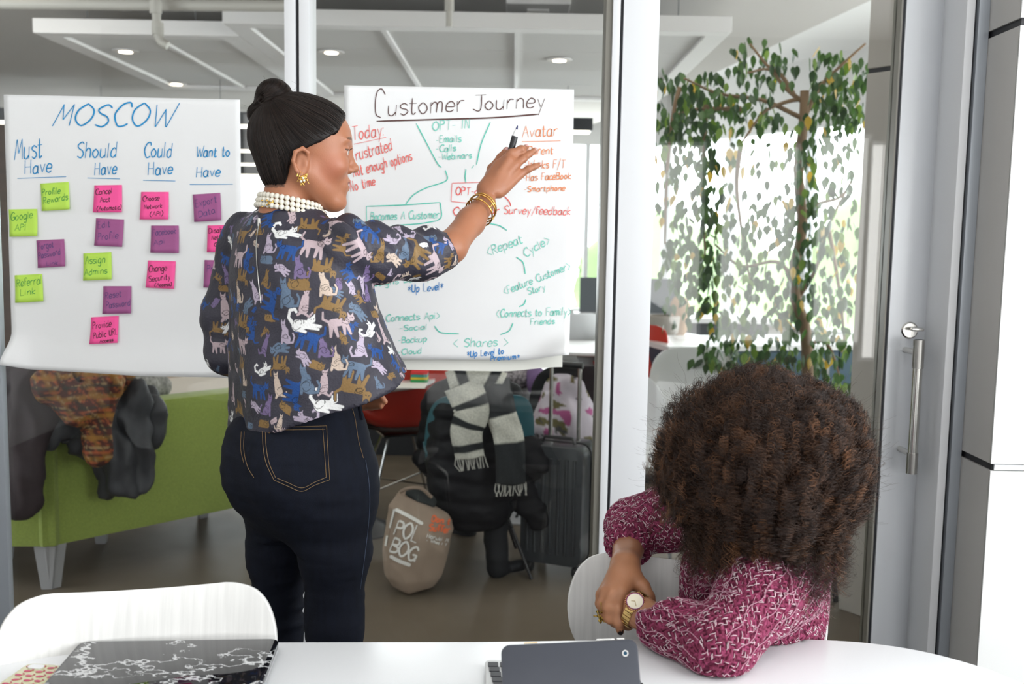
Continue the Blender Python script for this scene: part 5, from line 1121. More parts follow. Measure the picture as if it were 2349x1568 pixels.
finger(F_, [mc['i'], J(1172, 352, hY+.008), J(1196, 343, hY+.020), J(1190, 352, hY+.042), J(1180, 358, hY+.048)], [.0118, .0102, .0098, .0085, .0075])
finger(F_, [mc['m'], J(1187, 352, hY+.020), J(1200, 344, hY+.036), J(1207, 337, hY+.045)], [.0115, .0098, .0085, .0070])
finger(F_, [mc['r'], J(1200, 364, hY+.012), J(1214, 353, hY+.022), J(1227, 344, hY+.030)], [.0110, .0092, .0080, .0066])
finger(F_, [mc['p'], J(1212, 388, hY+.010), J(1226, 382, hY+.018), J(1238, 377, hY+.026)], [.0100, .0082, .0072, .0060])
finger(F_, [J(1118, 425, 2.41), J(1130, 388, hY+.022), J(1149, 362, hY+.036), J(1162, 344, hY+.040)], [.0155, .0130, .0105, .0082])
toc = A((0, -1, .25))
for tip, prev, r, o_ in ((J(1162, 344, hY+.040), J(1149, 362, hY+.036), .0082, toc), (J(1207, 337, hY+.045), J(1200, 344, hY+.036), .0070, toc), (J(1227, 344, hY+.030), J(1214, 353, hY+.022), .0066, toc), (J(1238, 377, hY+.026), J(1226, 382, hY+.018), .0060, toc)): nail(F_, tip, prev, o_, r)
for q in 'mr': # tendons
    F_.cap(base[q]*.35+mc[q]*.65+A((0, -.0095, .004)), mc[q]+A((0, -.006, .003)), .0028, .0045, .006)
V, Q, T = F_.mesh(2); C_ = np.tile(SK, (len(V), 1)); C_[T == 5] = (.70, .42, .42)
for q in ('i', 'm', 'r', 'p'):
    g = np.exp(-((V-mc[q])**2).sum(1)/.00012)[:, None]*.25; C_ = C_*(1-g)+A((.50, .17, .09))*g
skinparts.append((V, Q, C_))
# left hand resting at the front of the waist
F_ = Field(J(680, 960, 2.3)-A((.05, .1, .05)), J(900, 860, 2.45)+A((.05, .1, .05)), .004)
lh = J(778, 912, 2.385); F_.cap(J(690, 895, 2.43), lh, .032, .026, .02); F_.cap(lh, J(833, 917, 2.33), .028, .024, .015, flat=((0, 0, 1), 1.0))
for k, (a, b) in enumerate((((850, 902), (870, 903)), ((854, 911), (878, 912)), ((856, 921), (884, 921)), ((852, 931), (874, 932)))): finger(F_, [J(833, 905+8*k, 2.33), J(*a, 2.31), J(*b, 2.285)], [.012, .0095, .007])
finger(F_, [J(808, 900, 2.34), J(826, 888, 2.33), J(840, 884, 2.32)], [.014, .011, .008])
V, Q, T = F_.mesh(2); skinparts.append((V, Q, np.tile(SK, (len(V), 1))))
# joined neck, shoulders under the blouse so that the skin is one figure
F_ = Field(J(500, 930, 2.1)-A((.05, .1, .02)), J(900, 440, 2.4)+A((.3, .15, .06)), .006)
F_.cap(J(570, 570, 2.24), J(520, 800, 2.29), .036, .032, .02); F_.cap(J(520, 800, 2.29), J(590, 850, 2.39), .032, .030, .02); F_.cap(J(590, 850, 2.39), J(705, 897, 2.43), .030, .030, .02)
nb = H2W((-.040, 0, -.165))[0]; F_.cap(nb, A(P(668, 570, 2.18)), .055, .070, .03); F_.cap(A(P(570, 565, 2.24)), A(P(770, 580, 2.09)), .038, .038, .03)
F_.cap(A(P(770, 580, 2.09)), J(975, 588, 2.17), .036, .030, .02); V, Q, T = F_.mesh(2); skinparts.append((V, Q, np.tile(SK, (len(V), 1))))
o = 0; VV, QQ, CC = [], [], []
for V, Q, C_ in skinparts: VV.append(V); QQ.append(Q+o); CC.append(C_); o += len(V)
body = mesh('body', np.concatenate(VV), np.concatenate(QQ), skin1, woman, True, np.concatenate(CC))
# ---- hair: smooth cap pulled into a bun
F_ = Field((-.15, -.11, -.12), (.14, .11, .16), .003)
F_.ell((-.018, 0, .032), (.1045, .080, .0925), .01); F_.ell((.030, 0, .033), (.066, .0690, .0705), .03); F_.ell((-.040, 0, -.038), (.052, .056, .058), .03)
sl, p = F_.sub(F_.lo, F_.lo+F_.n*F_.h); F_.D[sl] = np.maximum(F_.D[sl], (zh(p[..., 0])-p[..., 2])*.8)
V, Q, T = F_.mesh(2); Vc = H2W(V)
bunb = A((-.060, 0, .074)); tomid = bunb-V; st_ = noise3(np.c_[np.arctan2(V[:, 1], V[:, 2]+.02)*3, np.arctan2(V[:, 2]-.07, V[:, 0]+.06)*14, V[:, 1]*0], 1.0, 4)
hb1 = mat('dark_hair', (.007, .0045, .004), .5, bump=(90, .1), spec=.3)
hair = mesh('hair', Vc+vnorm(Vc, Q)*(st_*.0008)[:, None], Q, hb1, woman, True)
hb = bvh(Vc, Q); bw = Vector(H2W(bunb)[0])
def fld(p, n):
    d = bw-p; return d if d.length > .018 else None
seeds = sample_faces(Vc, Q, 5200, lambda c: (W2H(c)[:, 2] > zh(W2H(c)[:, 0])-.004))
ss, rs = flow(hb, seeds, fld, 18, .010, .0010, .00042, .0003)
edge_x = NR.uniform(-.07, .078, 1100); es = []
for x in edge_x:
    for s_ in ((-1,) if rnd.random() < .8 else (1,)): es.append(H2W((x+.003, s_*.066, float(zh(x))-.002+rnd.uniform(-.004, .003)))[0])
s2, r2 = flow(hb, es, fld, 24, .009, .0012, .00036, .0003)
hm1 = hair_mat('hair_strand', (.006, .0035, .003), (.026, .015, .011), .40)
curves('hair_strands', ss+s2, rs+r2, hm1, woman)
# bun
F_ = Field(A(P(560, 300, SY))-A((.03, .08, .02)), A(P(690, 175, SY))+A((.02, .08, .02)), .003)
bc_ = A(P(622, 240, SY+.0)); px_ = S(SY, 1.6)
F_.ell(A(P(629, 226, SY)), (42*px_, .040, 43*px_), .012); F_.ell(A(P(599, 263, SY)), (30*px_, .036, 27*px_), .012); F_.ell(A(P(646, 258, SY)), (26*px_, .034, 30*px_), .012)
F_.ell(A(P(612, 246, SY-.03)), (22*px_, .012, 26*px_), .012); F_.cap(A(P(600, 222, SY-.034)), A(P(628, 278, SY-.03)), .006, .006, .006, 'sub')
V, Q, T = F_.mesh(2); n_ = noise3(np.c_[V[:, 0]*20+V[:, 2]*24, V[:, 1]*10, V[:, 2]*60-V[:, 0]*50], 1, 6); mesh('bun', V+vnorm(V, Q)*(n_*.0018)[:, None], Q, hb1, woman, True)
bb2 = bvh(V, Q); ax = Vector((-.45, -.35, .8)).normalized()
def fb_(p, n):
    a2 = (ax+Vector((math.sin(p.x*60), 0, math.cos(p.z*50)))*.35).normalized(); return n.cross(a2)
s3, r3 = flow(bb2, sample_faces(V, Q, 1700), fb_, 14, .007, .0012, .0004, .0003, .0003)
for k in range(26):
    a = A(P(rnd.uniform(575, 665), rnd.uniform(200, 280), SY)); c = a+(a-bc_)*rnd.uniform(.3, .6)+A((rnd.uniform(-.01, .02), 0, rnd.uniform(.0, .012))); e_ = c+A((rnd.uniform(-.02, .02), 0, rnd.uniform(-.01, .01)))
    q = np.array(catmull([a, c, e_], 6)); s3.append(q); r3.append(np.full(len(q), .00013))
curves('bun_strands', s3, r3, hm1, woman)
# ---- blouse
BA = RB(-42); ca_, sa_ = math.cos(BA), math.sin(BA)
def brow(rows, Y, f=1.0):
    out = []
    for py, xl, xr, d in rows: l = P(xl, py, Y); r = P(xr, py, Y); sil = (r.x-l.x)/2; w2 = (sil**2-(d*sa_)**2)/ca_**2; out.append((l.z, (l.x+r.x)/2, Y, math.sqrt(max(w2, (sil*.6)**2)), d))
    return out
TR = brow([(474, 612, 728, .052), (484, 590, 742, .064), (500, 566, 752, .076), (520, 545, 780, .088), (545, 530, 808, .102), (600, 514, 846, .120), (700, 508, 878, .135), (800, 510, 920, .150), (860, 512, 955, .160), (920, 514, 978, .168), (1010, 514, 985, .175)], SY)
def folds(th, z):
    a = np.clip((1.36-z)/.45, 0, 1); pl = np.exp(-((th+1.55)/.16)**2)*.055-np.exp(-((th+1.18)/.13)**2)*.05-np.exp(-((th+1.92)/.13)**2)*.04
    return 1+a*(.020*np.cos(5*th+.6)+.022*np.cos(9*th+1.3+z*2)+.010*np.cos(15*th)+pl)
F_ = Field((J(470, 700, 2.2)[0]-.03, 1.88, J(600, 1010, 2)[2]-.02), (J(1075, 500, 2.2)[0]+.02, 2.45, J(600, 455, 2.15)[2]+.02), .0050)
F_.loft(TR, BA, .01, 1, folds)
F_.cap(J(560, 530, 2.22), J(780, 556, 2.07), .045, .046, .03, tag=1)
sleeve = [(J(795, 571, 2.07), .064), (J(870, 581, 2.12), .0585), (J(960, 586, 2.18), .0535), (J(1075, 560, 2.25), .034)]
for (a, r1), (b, r2) in zip(sleeve[:-1], sleeve[1:]): F_.cap(a, b, r1, r2, .016, tag=2)
F_.cap(J(553, 560, 2.25), J(516, 720, 2.28), .052, .050, .02, tag=3); F_.cap(J(516, 720, 2.28), J(520, 812, 2.28), .050, .043, .02, tag=3); F_.cap(J(522, 812, 2.28), J(590, 850, 2.40), .045, .04, .02, tag=3)
ax_ = J(1070, 568, 2.25)-J(960, 586, 2.18); ax_ /= np.linalg.norm(ax_); cuff = J(1040, 574, 2.228)
sl, p = F_.sub(J(1000, 640, 2.1)-A((0, .1, .05)), J(1100, 500, 2.4)+A((.05, .05, .05))); F_.D[sl] = np.maximum(F_.D[sl], (p-cuff)@(A((.88, .22, .42))))
pa_, pb_, pc_ = J(530, 985, 2.20), J(655, 985, 1.98), J(943, 853, 2.10); nn = np.cross(pb_-pa_, pc_-pa_); nn /= np.linalg.norm(nn); nn *= np.sign(nn[2])
sl, p = F_.sub(F_.lo, F_.lo+F_.n*F_.h); d = -(p-pa_)@nn; fr = np.clip((p[..., 1]-2.2)/.1, 0, 1); F_.D[sl] = np.maximum(F_.D[sl], d)
V, Q, T = F_.mesh(2)
N = vnorm(V, Q); zz = V[:, 2]
wr_ = noise3(V*A((1.2, 1.2, .7))+V[:, [2, 0, 1]]*.5, 13, 21)*.006+noise3(V*A((1, 1, 1.5)), 30, 22)*.0018
arm = T == 2; t_ = (V-sleeve[0][0])@ax_; wr_ = wr_+np.where(arm, .0055*np.sin(t_*115+(V[:, 2]-1.2)*50+noise3(V, 12, 3)*2.2)*np.clip((V[:, 2]-sleeve[1][0][2]+.03)/.06, 0, 1), 0)
V = V+N*wr_[:, None]
V, Q = subdiv(V, Q); N = vnorm(V, Q); fc = V[Q].mean(1); fn = N[Q].mean(1); face = ((A(CAM)-fc)*fn).sum(1) > -.12
V2_, Q2_ = subdiv(V, Q[face])                      # finer weave where the print is seen
rest_ = Q[~face]; used = np.unique(Q2_); rm = np.full(len(V2_), -1); rm[used] = np.arange(len(used)); 
ur = np.unique(rest_); rm2 = np.full(len(V), -1); rm2[ur] = np.arange(len(ur))+len(used)
BVv = np.concatenate([V2_[used], V[ur]]); BQ = np.concatenate([rm[Q2_], rm2[rest_]]); BN = vnorm(BVv, BQ)
# printed cats
def capd(p, x1, y1, r1, x2, y2, r2):
    a = A((x1, y1)); ab = A((x2-x1, y2-y1)); q = p-a; t = np.clip((q@ab)/max(ab@ab, 1e-9), 0, 1); return np.linalg.norm(q-t[:, None]*ab, axis=1)-(r1+(r2-r1)*t)
CAT = {'sit': [(0, -.38, .36, .02, .08, .27), (-.08, .2, .2, -.2, .55, .18), (-.33, .66, .09, -.38, .93, .01), (-.12, .7, .09, -.07, .97, .01), (-.18, .0, .12, -.28, -.82, .09), (.2, -.5, .34, .2, -.5, .3), (.3, -.75, .09, .75, -.72, .07), (.75, -.72, .07, .85, -.3, .06), (.85, -.3, .06, .7, -.05, .06)],
 'walk': [(-.42, .12, .22, .4, .14, .25), (-.72, .3, .17, -.78, .3, .19), (-.85, .42, .08, -.95, .62, .01), (-.66, .46, .08, -.62, .66, .01), (-.42, 0, .12, -.55, -.65, .07), (-.25, 0, .12, -.2, -.62, .07), (.3, 0, .14, .22, -.68, .07), (.48, 0, .14, .62, -.6, .07), (.58, .25, .08, .88, .5, .06), (.88, .5, .06, .8, .9, .05)],
 'stretch': [(-.25, -.3, .3, .3, -.22, .2), (.42, -.02, .16, .52, .02, .16), (.42, .1, .08, .36, .3, .01), (.58, .12, .08, .64, .32, .01), (.35, -.25, .11, .95, -.3, .07), (.3, -.36, .1, .85, -.45, .06), (-.45, -.25, .1, -.75, .1, .08), (-.75, .1, .08, -.68, .45, .08), (-.68, .45, .08, -.42, .52, .08), (-.42, .52, .08, -.34, .38, .07), (-.15, -.5, .1, .2, -.6, .07)],
 'loaf': [(-.4, 0, .36, .4, 0, .42), (-.6, .22, .1, -.68, .46, .01), (-.35, .26, .1, -.28, .5, .01), (.3, -.3, .1, .85, -.3, .08)],
 'crouch': [(-.15, .05, .36, .25, .1, .33), (-.55, -.15, .2, -.6, -.2, .22), (-.72, -.05, .08, -.88, .08, .01), (-.55, .0, .08, -.52, .2, .01), (.3, .25, .12, .78, .42, .08), (.35, .05, .12, .9, .12, .08), (.3, -.15, .12, .82, -.2, .08), (-.1, -.2, .12, -.35, -.55, .07)],
 'up': [(.05, -.45, .34, -.12, .3, .24), (-.16, .6, .15, -.2, .66, .17), (-.34, .74, .07, -.4, .97, .01), (-.1, .8, .07, -.04, 1.0, .01), (-.05, -.7, .12, -.2, -.95, .08), (.25, -.7, .09, .6, -.78, .07), (.6, -.78, .07, .72, -.45, .06)]}
KC = {'w': (.80, .80, .80), 'l': (.46, .39, .50), 'p': (.50, .39, .42), 'o': (.24, .14, .045), 'b': (.004, .062, .26), 's': (.11, .165, .25), 'v': (.175, .125, .26), 'c': (.60, .48, .40)}
L1 = """235 275 walk o 60 0;215 420 walk p 70 0;165 320 crouch w 45 60;140 530 sit v 55 0;120 620 loaf o 40 0;135 430 walk b 42 20;290 180 crouch s 40 80;405 175 walk b 60 70;350 235 sit o 42 0;515 245 stretch w 88 0;410 330 sit l 60 0;560 165 crouch p 48 70;665 215 walk o 72 180;530 375 walk b 75 10;490 495 crouch l 52 40;605 480 sit v 68 0;700 350 walk p 88 10;755 480 walk o 75 190;390 435 loaf s 52 0;285 450 stretch b 70 90;235 545 walk o 58 190;395 555 sit o 50 30;600 595 loaf o 72 0;770 590 sit c 72 0;825 640 crouch s 55 30;215 645 sit c 62 0;325 640 up l 62 -15;135 740 up p 75 5;270 735 crouch s 55 -30;520 650 sit s 85 0;645 710 up p 75 20;425 700 walk b 85 110;625 820 stretch w 100 0;820 725 walk o 85 200;865 850 walk p 85 -10;980 765 crouch s 65 60;1090 785 loaf o 45 0;1045 880 stretch w 66 -50;1140 890 up p 75 20;240 840 walk o 68 190;140 850 stretch w 48 -50;88 990 walk p 52 0;235 980 walk p 68 0;415 810 loaf o 44 0;515 900 sit l 68 0;660 940 walk b 88 15;760 990 sit v 66 0;885 940 crouch o 42 40;935 880 walk b 52 120;1000 985 sit l 70 0;1105 1025 walk b 55 20;1195 1000 stretch w 55 0;480 1005 crouch s 70 0;630 1060 crouch l 55 60;480 1110 walk o 66 180;720 1115 loaf o 52 20;845 1070 sit c 70 0;965 1130 walk s 80 15;1115 1120 crouch l 55 60;1225 1105 walk b 50 60;1295 1075 up p 45 0;650 1205 sit s 85 0;770 1225 up p 72 15;570 1290 walk b 88 100;955 1245 walk o 100 190;770 1335 stretch w 100 0;655 1440 stretch l 80 10;515 1385 loaf o 50 30;470 1240 up c 70 0;365 1130 stretch w 62 -30;345 1270 walk b 70 0;250 1300 crouch s 46 0;320 1375 crouch l 48 40;405 1370 sit v 62 0;380 1490 loaf o 50 0;182 1290 up p 60 0;225 1395 walk o 60 190;250 1190 sit c 50 0;235 1110 walk o 60 190;1200 1180 crouch o 40 0;1112 1225 sit s 38 0;150 1050 up l 42 20;150 960 walk b 45 90;300 900 walk b 60 90;385 980 up v 60 0;90 880 walk o 50 190;480 1480 up c 45 0;170 1440 stretch w 45 -60;290 1500 loaf s 40 0;860 590 loaf v 40 90;820 850 crouch o 30 0;1010 600 up l 50 200"""
CS = []
for l in L1.split(';'): a = l.split(); CS.append((470+float(a[0])/2.8, 440+float(a[1])/2.8, a[2], a[3], float(a[4])/2.8*1.28, float(a[5])))
L2 = """205 290 walk p 125 60;390 330 sit o 95 0;520 395 crouch c 90 40;630 300 sit s 95 0;740 370 walk o 120 -60;920 430 walk p 120 60;290 130 walk b 120 10;510 190 stretch l 75 10;945 265 walk b 80 20;1050 235 crouch l 70 60;1045 430 walk o 75 80;255 530 sit v 85 0;85 530 walk b 80 60;385 560 loaf o 62 40;560 590 stretch p 100 0;860 200 loaf s 75 0;670 160 stretch l 60 -10;710 590 stretch w 60 0;1112 410 sit c 50 0;110 670 crouch l 70 60;20 250 walk o 90 100;260 720 sit v 80 0;180 30 loaf s 60 0;190 770 walk o 60 70;330 640 up p 50 0"""
for l in L2.split(';'): a = l.split(); CS.append((780+float(a[0])/4.195, 500+float(a[1])/4.195, a[2], a[3], float(a[4])/4.195*1.25, float(a[5])))
base_c = A((.032, .030, .046)); BC = np.tile(base_c, (len(BVv), 1)); done = np.zeros(len(BVv), bool)
b0_ = bvh(V, Q)
def stamp(c, n, size, ang, typ, col):
    n = A(n); up_ = A((0, 0, 1)) if abs(n[2]) < .9 else A((0, 1, 0)); rt = np.cross(up_, n); rt /= np.linalg.norm(rt); rt = rt*1.0; u2 = np.cross(n, rt)
    d = BVv-A(c); m = np.nonzero(((d*d).sum(1) < (size*1.35)**2) & (BN@n > .15))[0]
    if len(m) == 0: return
    x = d[m]@rt/size; y = d[m]@u2/size; ca, sa = math.cos(RB(ang)), math.sin(RB(ang)); p = np.c_[x*ca+y*sa, -x*sa+y*ca]; 
    if rnd.random() < .3: p[:, 0] *= -1
    D_ = np.full(len(m), 9.0)
    for q in CAT[typ]: D_ = np.minimum(D_, capd(p, *q))
    free = ~done[m]; al = np.clip(.5-D_*size/.0011, 0, 1)*free; BC[m] = BC[m]*(1-al[:, None])+A(KC[col])*al[:, None]; ins = (D_ < 0) & free; w = m[ins]; done[m[D_ < .035]] = True
    pi = p[ins]; cx_, cy_, r_ = CAT[typ][0][0], CAT[typ][0][1], CAT[typ][0][2]   # drawn fur and limb lines
    for k in range(3):
        an = rnd.uniform(0, 6.3); q = (cx_+math.cos(an)*r_*.3, cy_+math.sin(an)*r_*.3); ln = np.abs(capd(pi, q[0], q[1], r_*.55, q[0]+.15, q[1]+.1, r_*.5)) < .022; ln &= (np.arctan2(pi[:, 1]-q[1], pi[:, 0]-q[0])*math.cos(k) > 0); BC[w[ln]] = BC[w[ln]]*.35
    hd_ = CAT[typ][1] if typ != 'loaf' else (-.5, .1, .1, -.5, .1, .1)
    for dx in (-.07, .07): e = np.hypot(pi[:, 0]-hd_[3]-dx, pi[:, 1]-hd_[4]-.02) < .033; BC[w[e]] = (.03, .02, .02)
for px, py, typ, col, sz, ang in CS:
    q, n = hit(b0_, px, py)
    if q is not None: stamp(q, n, sz*S(q.y, 1.1), -ang if ang < 100 else -ang, typ, col)
# fill the rest of the cloth, also where the camera does not see it
idx = NR.integers(0, len(BVv), 380); ty = list(CAT); kc = 'wlpobsvcobp'
for i in idx:
    if done[i]: continue
    sz = .026 if BN[i] @ (A(CAM)-BVv[i]) < 0 else rnd.uniform(.010, .017)
    near = ((BVv[i]-BVv[::7])**2).sum(1) < (sz*.8)**2
    if done[::7][near].mean() > (.25 if sz > .02 else .12): continue
    stamp(BVv[i], BN[i], sz, rnd.uniform(0, 360), rnd.choice(ty), rnd.choice(kc))
bm_ = mat('printed_jacquard', (.1, .1, .1), .55, attr='Col', sheen=.0)
nt = bm_.node_tree; vo = nt.nodes.new('ShaderNodeTexVoronoi'); vo.inputs['Scale'].default_value = 210; tc = nt.nodes.new('ShaderNodeTexCoord'); bp = nt.nodes.new('ShaderNodeBump'); bp.inputs['Strength'].default_value = .5; bp.inputs['Distance'].default_value = .001
nt.links.new(tc.outputs['Object'], vo.inputs[0]); nt.links.new(vo.outputs[0], bp.inputs['Height']); nt.links.new(bp.outputs[0], nt.nodes['Principled BSDF'].inputs['Normal'])
blouse = mesh('blouse', BVv, BQ, bm_, woman, True, BC)
# zip with slider
zp = [hit(b0_, x, y, .0012)[0] for x, y in catmull([(597, 508), (591, 540), (589, 575), (593, 630), (600, 695)], 8)]
MB().tube([q for q in zp if q], .0016, 6).build('zip', chrome, blouse, smooth=True)
q, n = hit(b0_, 597, 506, .003)
if q: MB().box(q.x-.003, q.x+.003, q.y-.003, q.y+.001, q.z-.018, q.z+.004).build('zip_pull', chrome, blouse, bev=.001)
# ---- jeans
JR = brow([(875, 570, 815, .088), (930, 548, 838, .105), (985, 523, 850, .134), (1040, 524, 858, .144), (1100, 530, 862, .146), (1150, 548, 858, .130), (1190, 575, 840, .105), (1225, 610, 815, .07)], SY)
F_ = Field((J(505, 1100, 2.3)[0]-.03, 1.92, -.02), (J(885, 1100, 2.0)[0]+.03, 2.52, 1.16), .0055)
F_.loft(JR, BA, .01)
F_.ell(J(655, 1065, 2.05), (.085, .075, .10), .05); F_.ell(J(580, 1070, 2.13), (.06, .08, .10), .05)
kR = J(767, 1430, 2.10); kL = J(640, 1440, 2.24)
F_.cap(J(758, 1110, 2.12), J(768, 1260, 2.11), .094, .074, .05); F_.cap(J(768, 1260, 2.11), kR, .074, .057, .03)
F_.cap(J(645, 1110, 2.21), J(638, 1270, 2.23), .088, .066, .05); F_.cap(J(638, 1270, 2.23), kL, .066, .053, .03)
for kk_, dx, dy in ((kR, .015, .0), (kL, -.01, .02)):
    an_ = kk_+A((dx, dy, 0)); an_[2] = .09; mid = kk_*.55+an_*.45+A((0, -.012, 0)); F_.cap(kk_, mid, .057, .054, .02); F_.cap(mid, an_, .054, .040, .02)
V, Q, T = F_.mesh(2); N = vnorm(V, Q); kz = np.exp(-((V[:, 2]-.50)/.13)**2)*.7+.25
V = V+N*((1-2*np.abs(noise3(V*A((.5, .5, 1.6)), 16, 31)))*.006*kz+noise3(V*A((.6, .6, 2)), 40, 32)*.0012)[:, None]
jm = mat('dark_indigo_denim', (.0042, .0062, .014), .85, bump=(600, .25), var=(90, .25, (1, 1, .15)), spec=.25)
jeans = mesh('jeans', V, Q, jm, woman, True); jb = bvh(V, Q)
thr = mat('gold_thread', (.20, .125, .055), .7, bump=(900, .3)); thb = mat('blue_thread', (.05, .07, .12), .7, bump=(900, .3))
def seam(pts, m, r=.00065, name='stitching'):
    L_ = [hit(jb, x, y, .0008)[0] for x, y in catmull(pts, 10)]; L_ = [q for q in L_ if q]
    if len(L_) > 2: MB().tube(L_, r, 5).build(name, m, jeans)
for dx, dy in ((0, 0), (7, -1)):
    seam([(602+dx, 986), (604+dx, 1025), (611+dx, 1062), (628+dx*.6, 1099+dy*4)], thr)
seam([(628, 1100), (660, 1114), (692, 1126), (722, 1112), (755, 1100)], thr); seam([(636, 1096), (660, 1106), (692, 1118), (722, 1105), (748, 1094)], thr)
seam([(749, 976), (751, 1020), (756, 1100)], thr); seam([(740, 982), (743, 1020), (748, 1094)], thr)
seam([(664, 979), (700, 978), (749, 976)], thr); seam([(640, 986), (700, 985), (746, 984)], thr)
seam([(561, 990), (560, 1030), (568, 1068), (583, 1095)], thr); seam([(554, 990), (553, 1030), (560, 1062)], thr)
seam([(806, 932), (814, 960), (822, 1010), (833, 1050)], thr, .0006); seam([(838, 1055), (846, 1110), (847, 1170), (838, 1260), (826, 1350)], thb, .0007)
seam([(780, 940), (806, 932)], thr); seam([(783, 947), (808, 938)], thr)
lp = [hit(jb, x, y, .003)[0] for x, y in ((820, 918), (823, 940), (827, 962))]
if all(lp): MB().tube(lp, .0045, 6).build('belt_loop', jm, jeans, smooth=True)
# shoes
shm = mat('black_leather', (.012, .012, .012), .35, bump=(120, .1))
for kk_, dx, dy, nm in ((kR, .015, 0, 'shoe'), (kL, -.01, .02, 'shoe')):
    an_ = kk_+A((dx, dy, 0)); F_ = Field(an_*A((1, 1, 0))+A((-.12, -.12, -.01)), an_*A((1, 1, 0))+A((.24, .26, .14)), .005); h0_ = an_*A((1, 1, 0))
    F_.cap(h0_+A((-.01, -.02, .04)), h0_+A((.05, .08, .035)), .038, .036, .02); F_.cap(h0_+A((.05, .08, .035)), h0_+A((.10, .17, .025)), .036, .026, .02, flat=((0, 0, 1), .8)); F_.cap(h0_+A((0, 0, .05)), h0_+A((0, 0, .11)), .04, .038, .02)
    V, Q, T = F_.mesh(2); V[:, 2] = np.maximum(V[:, 2], .002); mesh(nm, V, Q, shm, woman, True)
# ---- jewellery, marker: things of their own
pearl = mat('pearl', (.80, .76, .66), .18, coat=.8, bump=(40, .02), spec=.6); gold = mat('gold', (.80, .50, .14), .24, 1, bump=(150, .06))
nk = thing('necklace', 'triple-strand pearl necklace with a gold clasp on the standing woman', 'necklace', tuple(H2W((-.04, 0, -.14))[0]))
sm = MB().lathe((0, 0, 0), [(math.sin(q), math.cos(q)) for q in np.linspace(.05, math.pi-.05, 9)], 12); sv = A(sm.v); pm = None
cN = A(P(668, 473, SY))
for row, (rad, dz, n) in enumerate(((.066, .010, 38), (.0695, -.001, 40), (.073, -.012, 42))):
    for k in range(n):
        t = 2*math.pi*k/n+row*.08; q = cN+A((rad*math.cos(t), rad*.92*math.sin(t), dz-.17*rad*math.cos(t)-.10*rad*math.sin(t)))
        if pm is None: o = mesh('pearl', sv*.0060, sm.f, pearl, None, True); pm = o.data
        else: o = bpy.data.objects.new('pearl', pm); SC.collection.objects.link(o)
        o.location = q; put(o, nk)
F_ = Field(A(P(600, 485, 2.1))-A((.01, .04, .01)), A(P(645, 445, 2.1))+A((.01, .04, .01)), .0012); ck = A(P(623, 467, SY-.062))
for k in range(26): F_.ell(ck+NR.normal(0, 1, 3)*A((.0065, .002, .0040)), (.0030, .0022, .0020), .0008)
V, Q, T = F_.mesh(1); mesh('clasp', V, Q, gold, nk, True)
ec = H2W((-.004, -.085, -.058))[0]; er = thing('earring', 'gold cluster earring with pearls on the standing woman', 'earring', tuple(ec))
F_ = Field(ec-.02, ec+.02, .0009)
for k in range(34): F_.cap(ec+NR.normal(0, 1, 3)*A((.0050, .0022, .0062)), ec+NR.normal(0, 1, 3)*A((.0050, .0022, .0062)), .0010, .0010, .0006)
V, Q, T = F_.mesh(1); mesh('cluster', V, Q, gold, er, True)
for dx, dz in ((.001, .001), (.003, -.004), (-.003, -.006)): mesh('pearl', sv*.0026+ec+A((dx, -.0045, dz)), sm.f, pearl, er, True)
# bangles
fa = J(1116, 463, 2.37)-J(1082, 508, 2.31); fa = Vector(fa).normalized(); wc = Vector(J(1104, 480, 2.347)); u_ = fa.orthogonal().normalized(); v_ = fa.cross(u_)
bg = thing('bracelet', 'open gold cuff bangle on the pointing arm', 'bracelet', tuple(wc))
def ring(c, r, rr_, tilt=0, n=48, el=1.0):
    return [c+(u_*math.cos(t)+v_*math.sin(t)*el)*r+fa*tilt*math.cos(t+1) for t in np.linspace(0, 2*math.pi, n, endpoint=False)]
for dz, nm in ((-.013, 'band'), (.004, 'band')): MB().tube(ring(wc+fa*dz, .0345, 0, .004), .0019, 8, closed=True).build(nm, gold, bg, smooth=True)
for t in np.linspace(0, 2*math.pi, 6, endpoint=False):
    d = (u_*math.cos(t+.3)+v_*math.sin(t+.3))*.0345; MB().tube([wc+d-fa*.013, wc+d+fa*.004], .0016, 6).build('crossbar', gold, bg, smooth=True)
bg2 = thing('bracelet', 'thin beaded gold bangle above the cuff bangle', 'bracelet', tuple(wc+fa*.011))
MB().tube(ring(wc+fa*.013, .0325, 0, .004), .0017, 8, closed=True).build('band', gold, bg2, smooth=True)
bd = MB()
for q in ring(wc+fa*.0165, .0325, 0, .004, 44): bd.lathe(q, [(.0004, -.0014), (.0015, 0), (.0004, .0014)], 6)
o = bd.build('bead_row', gold, bg2, smooth=True); o['kind'] = 'stuff'
mk = thing('marker', 'black marker with a white collar and dark blue tip held toward the sheet', 'marker', tuple(P(1176, 340, hY+.03)))
m0 = P(1160, 392, hY+.030); m1 = P(1171, 350, hY+.032); m2 = P(1181, 313, hY+.034); m3 = P(1185, 297, hY+.035); m4 = P(1187, 288, hY+.0355)
MB().tube([m0, m1, m2], [.0078, .0080, .0078], 20).build('barrel', mat('marker_black', (.015, .015, .018), .4, bump=(200, .03)), mk, smooth=True)
MB().tube([m2, m2.lerp(m3, .15), m3], [.0070, .0070, .0036], 20).build('collar', mat('marker_white', (.85, .85, .86), .3, bump=(200, .03)), mk, smooth=True)
MB().tube([m3, m4], [.0030, .0012], 10).build('tip', mat('marker_tip', (.01, .02, .12), .6, bump=(200, .03)), mk)
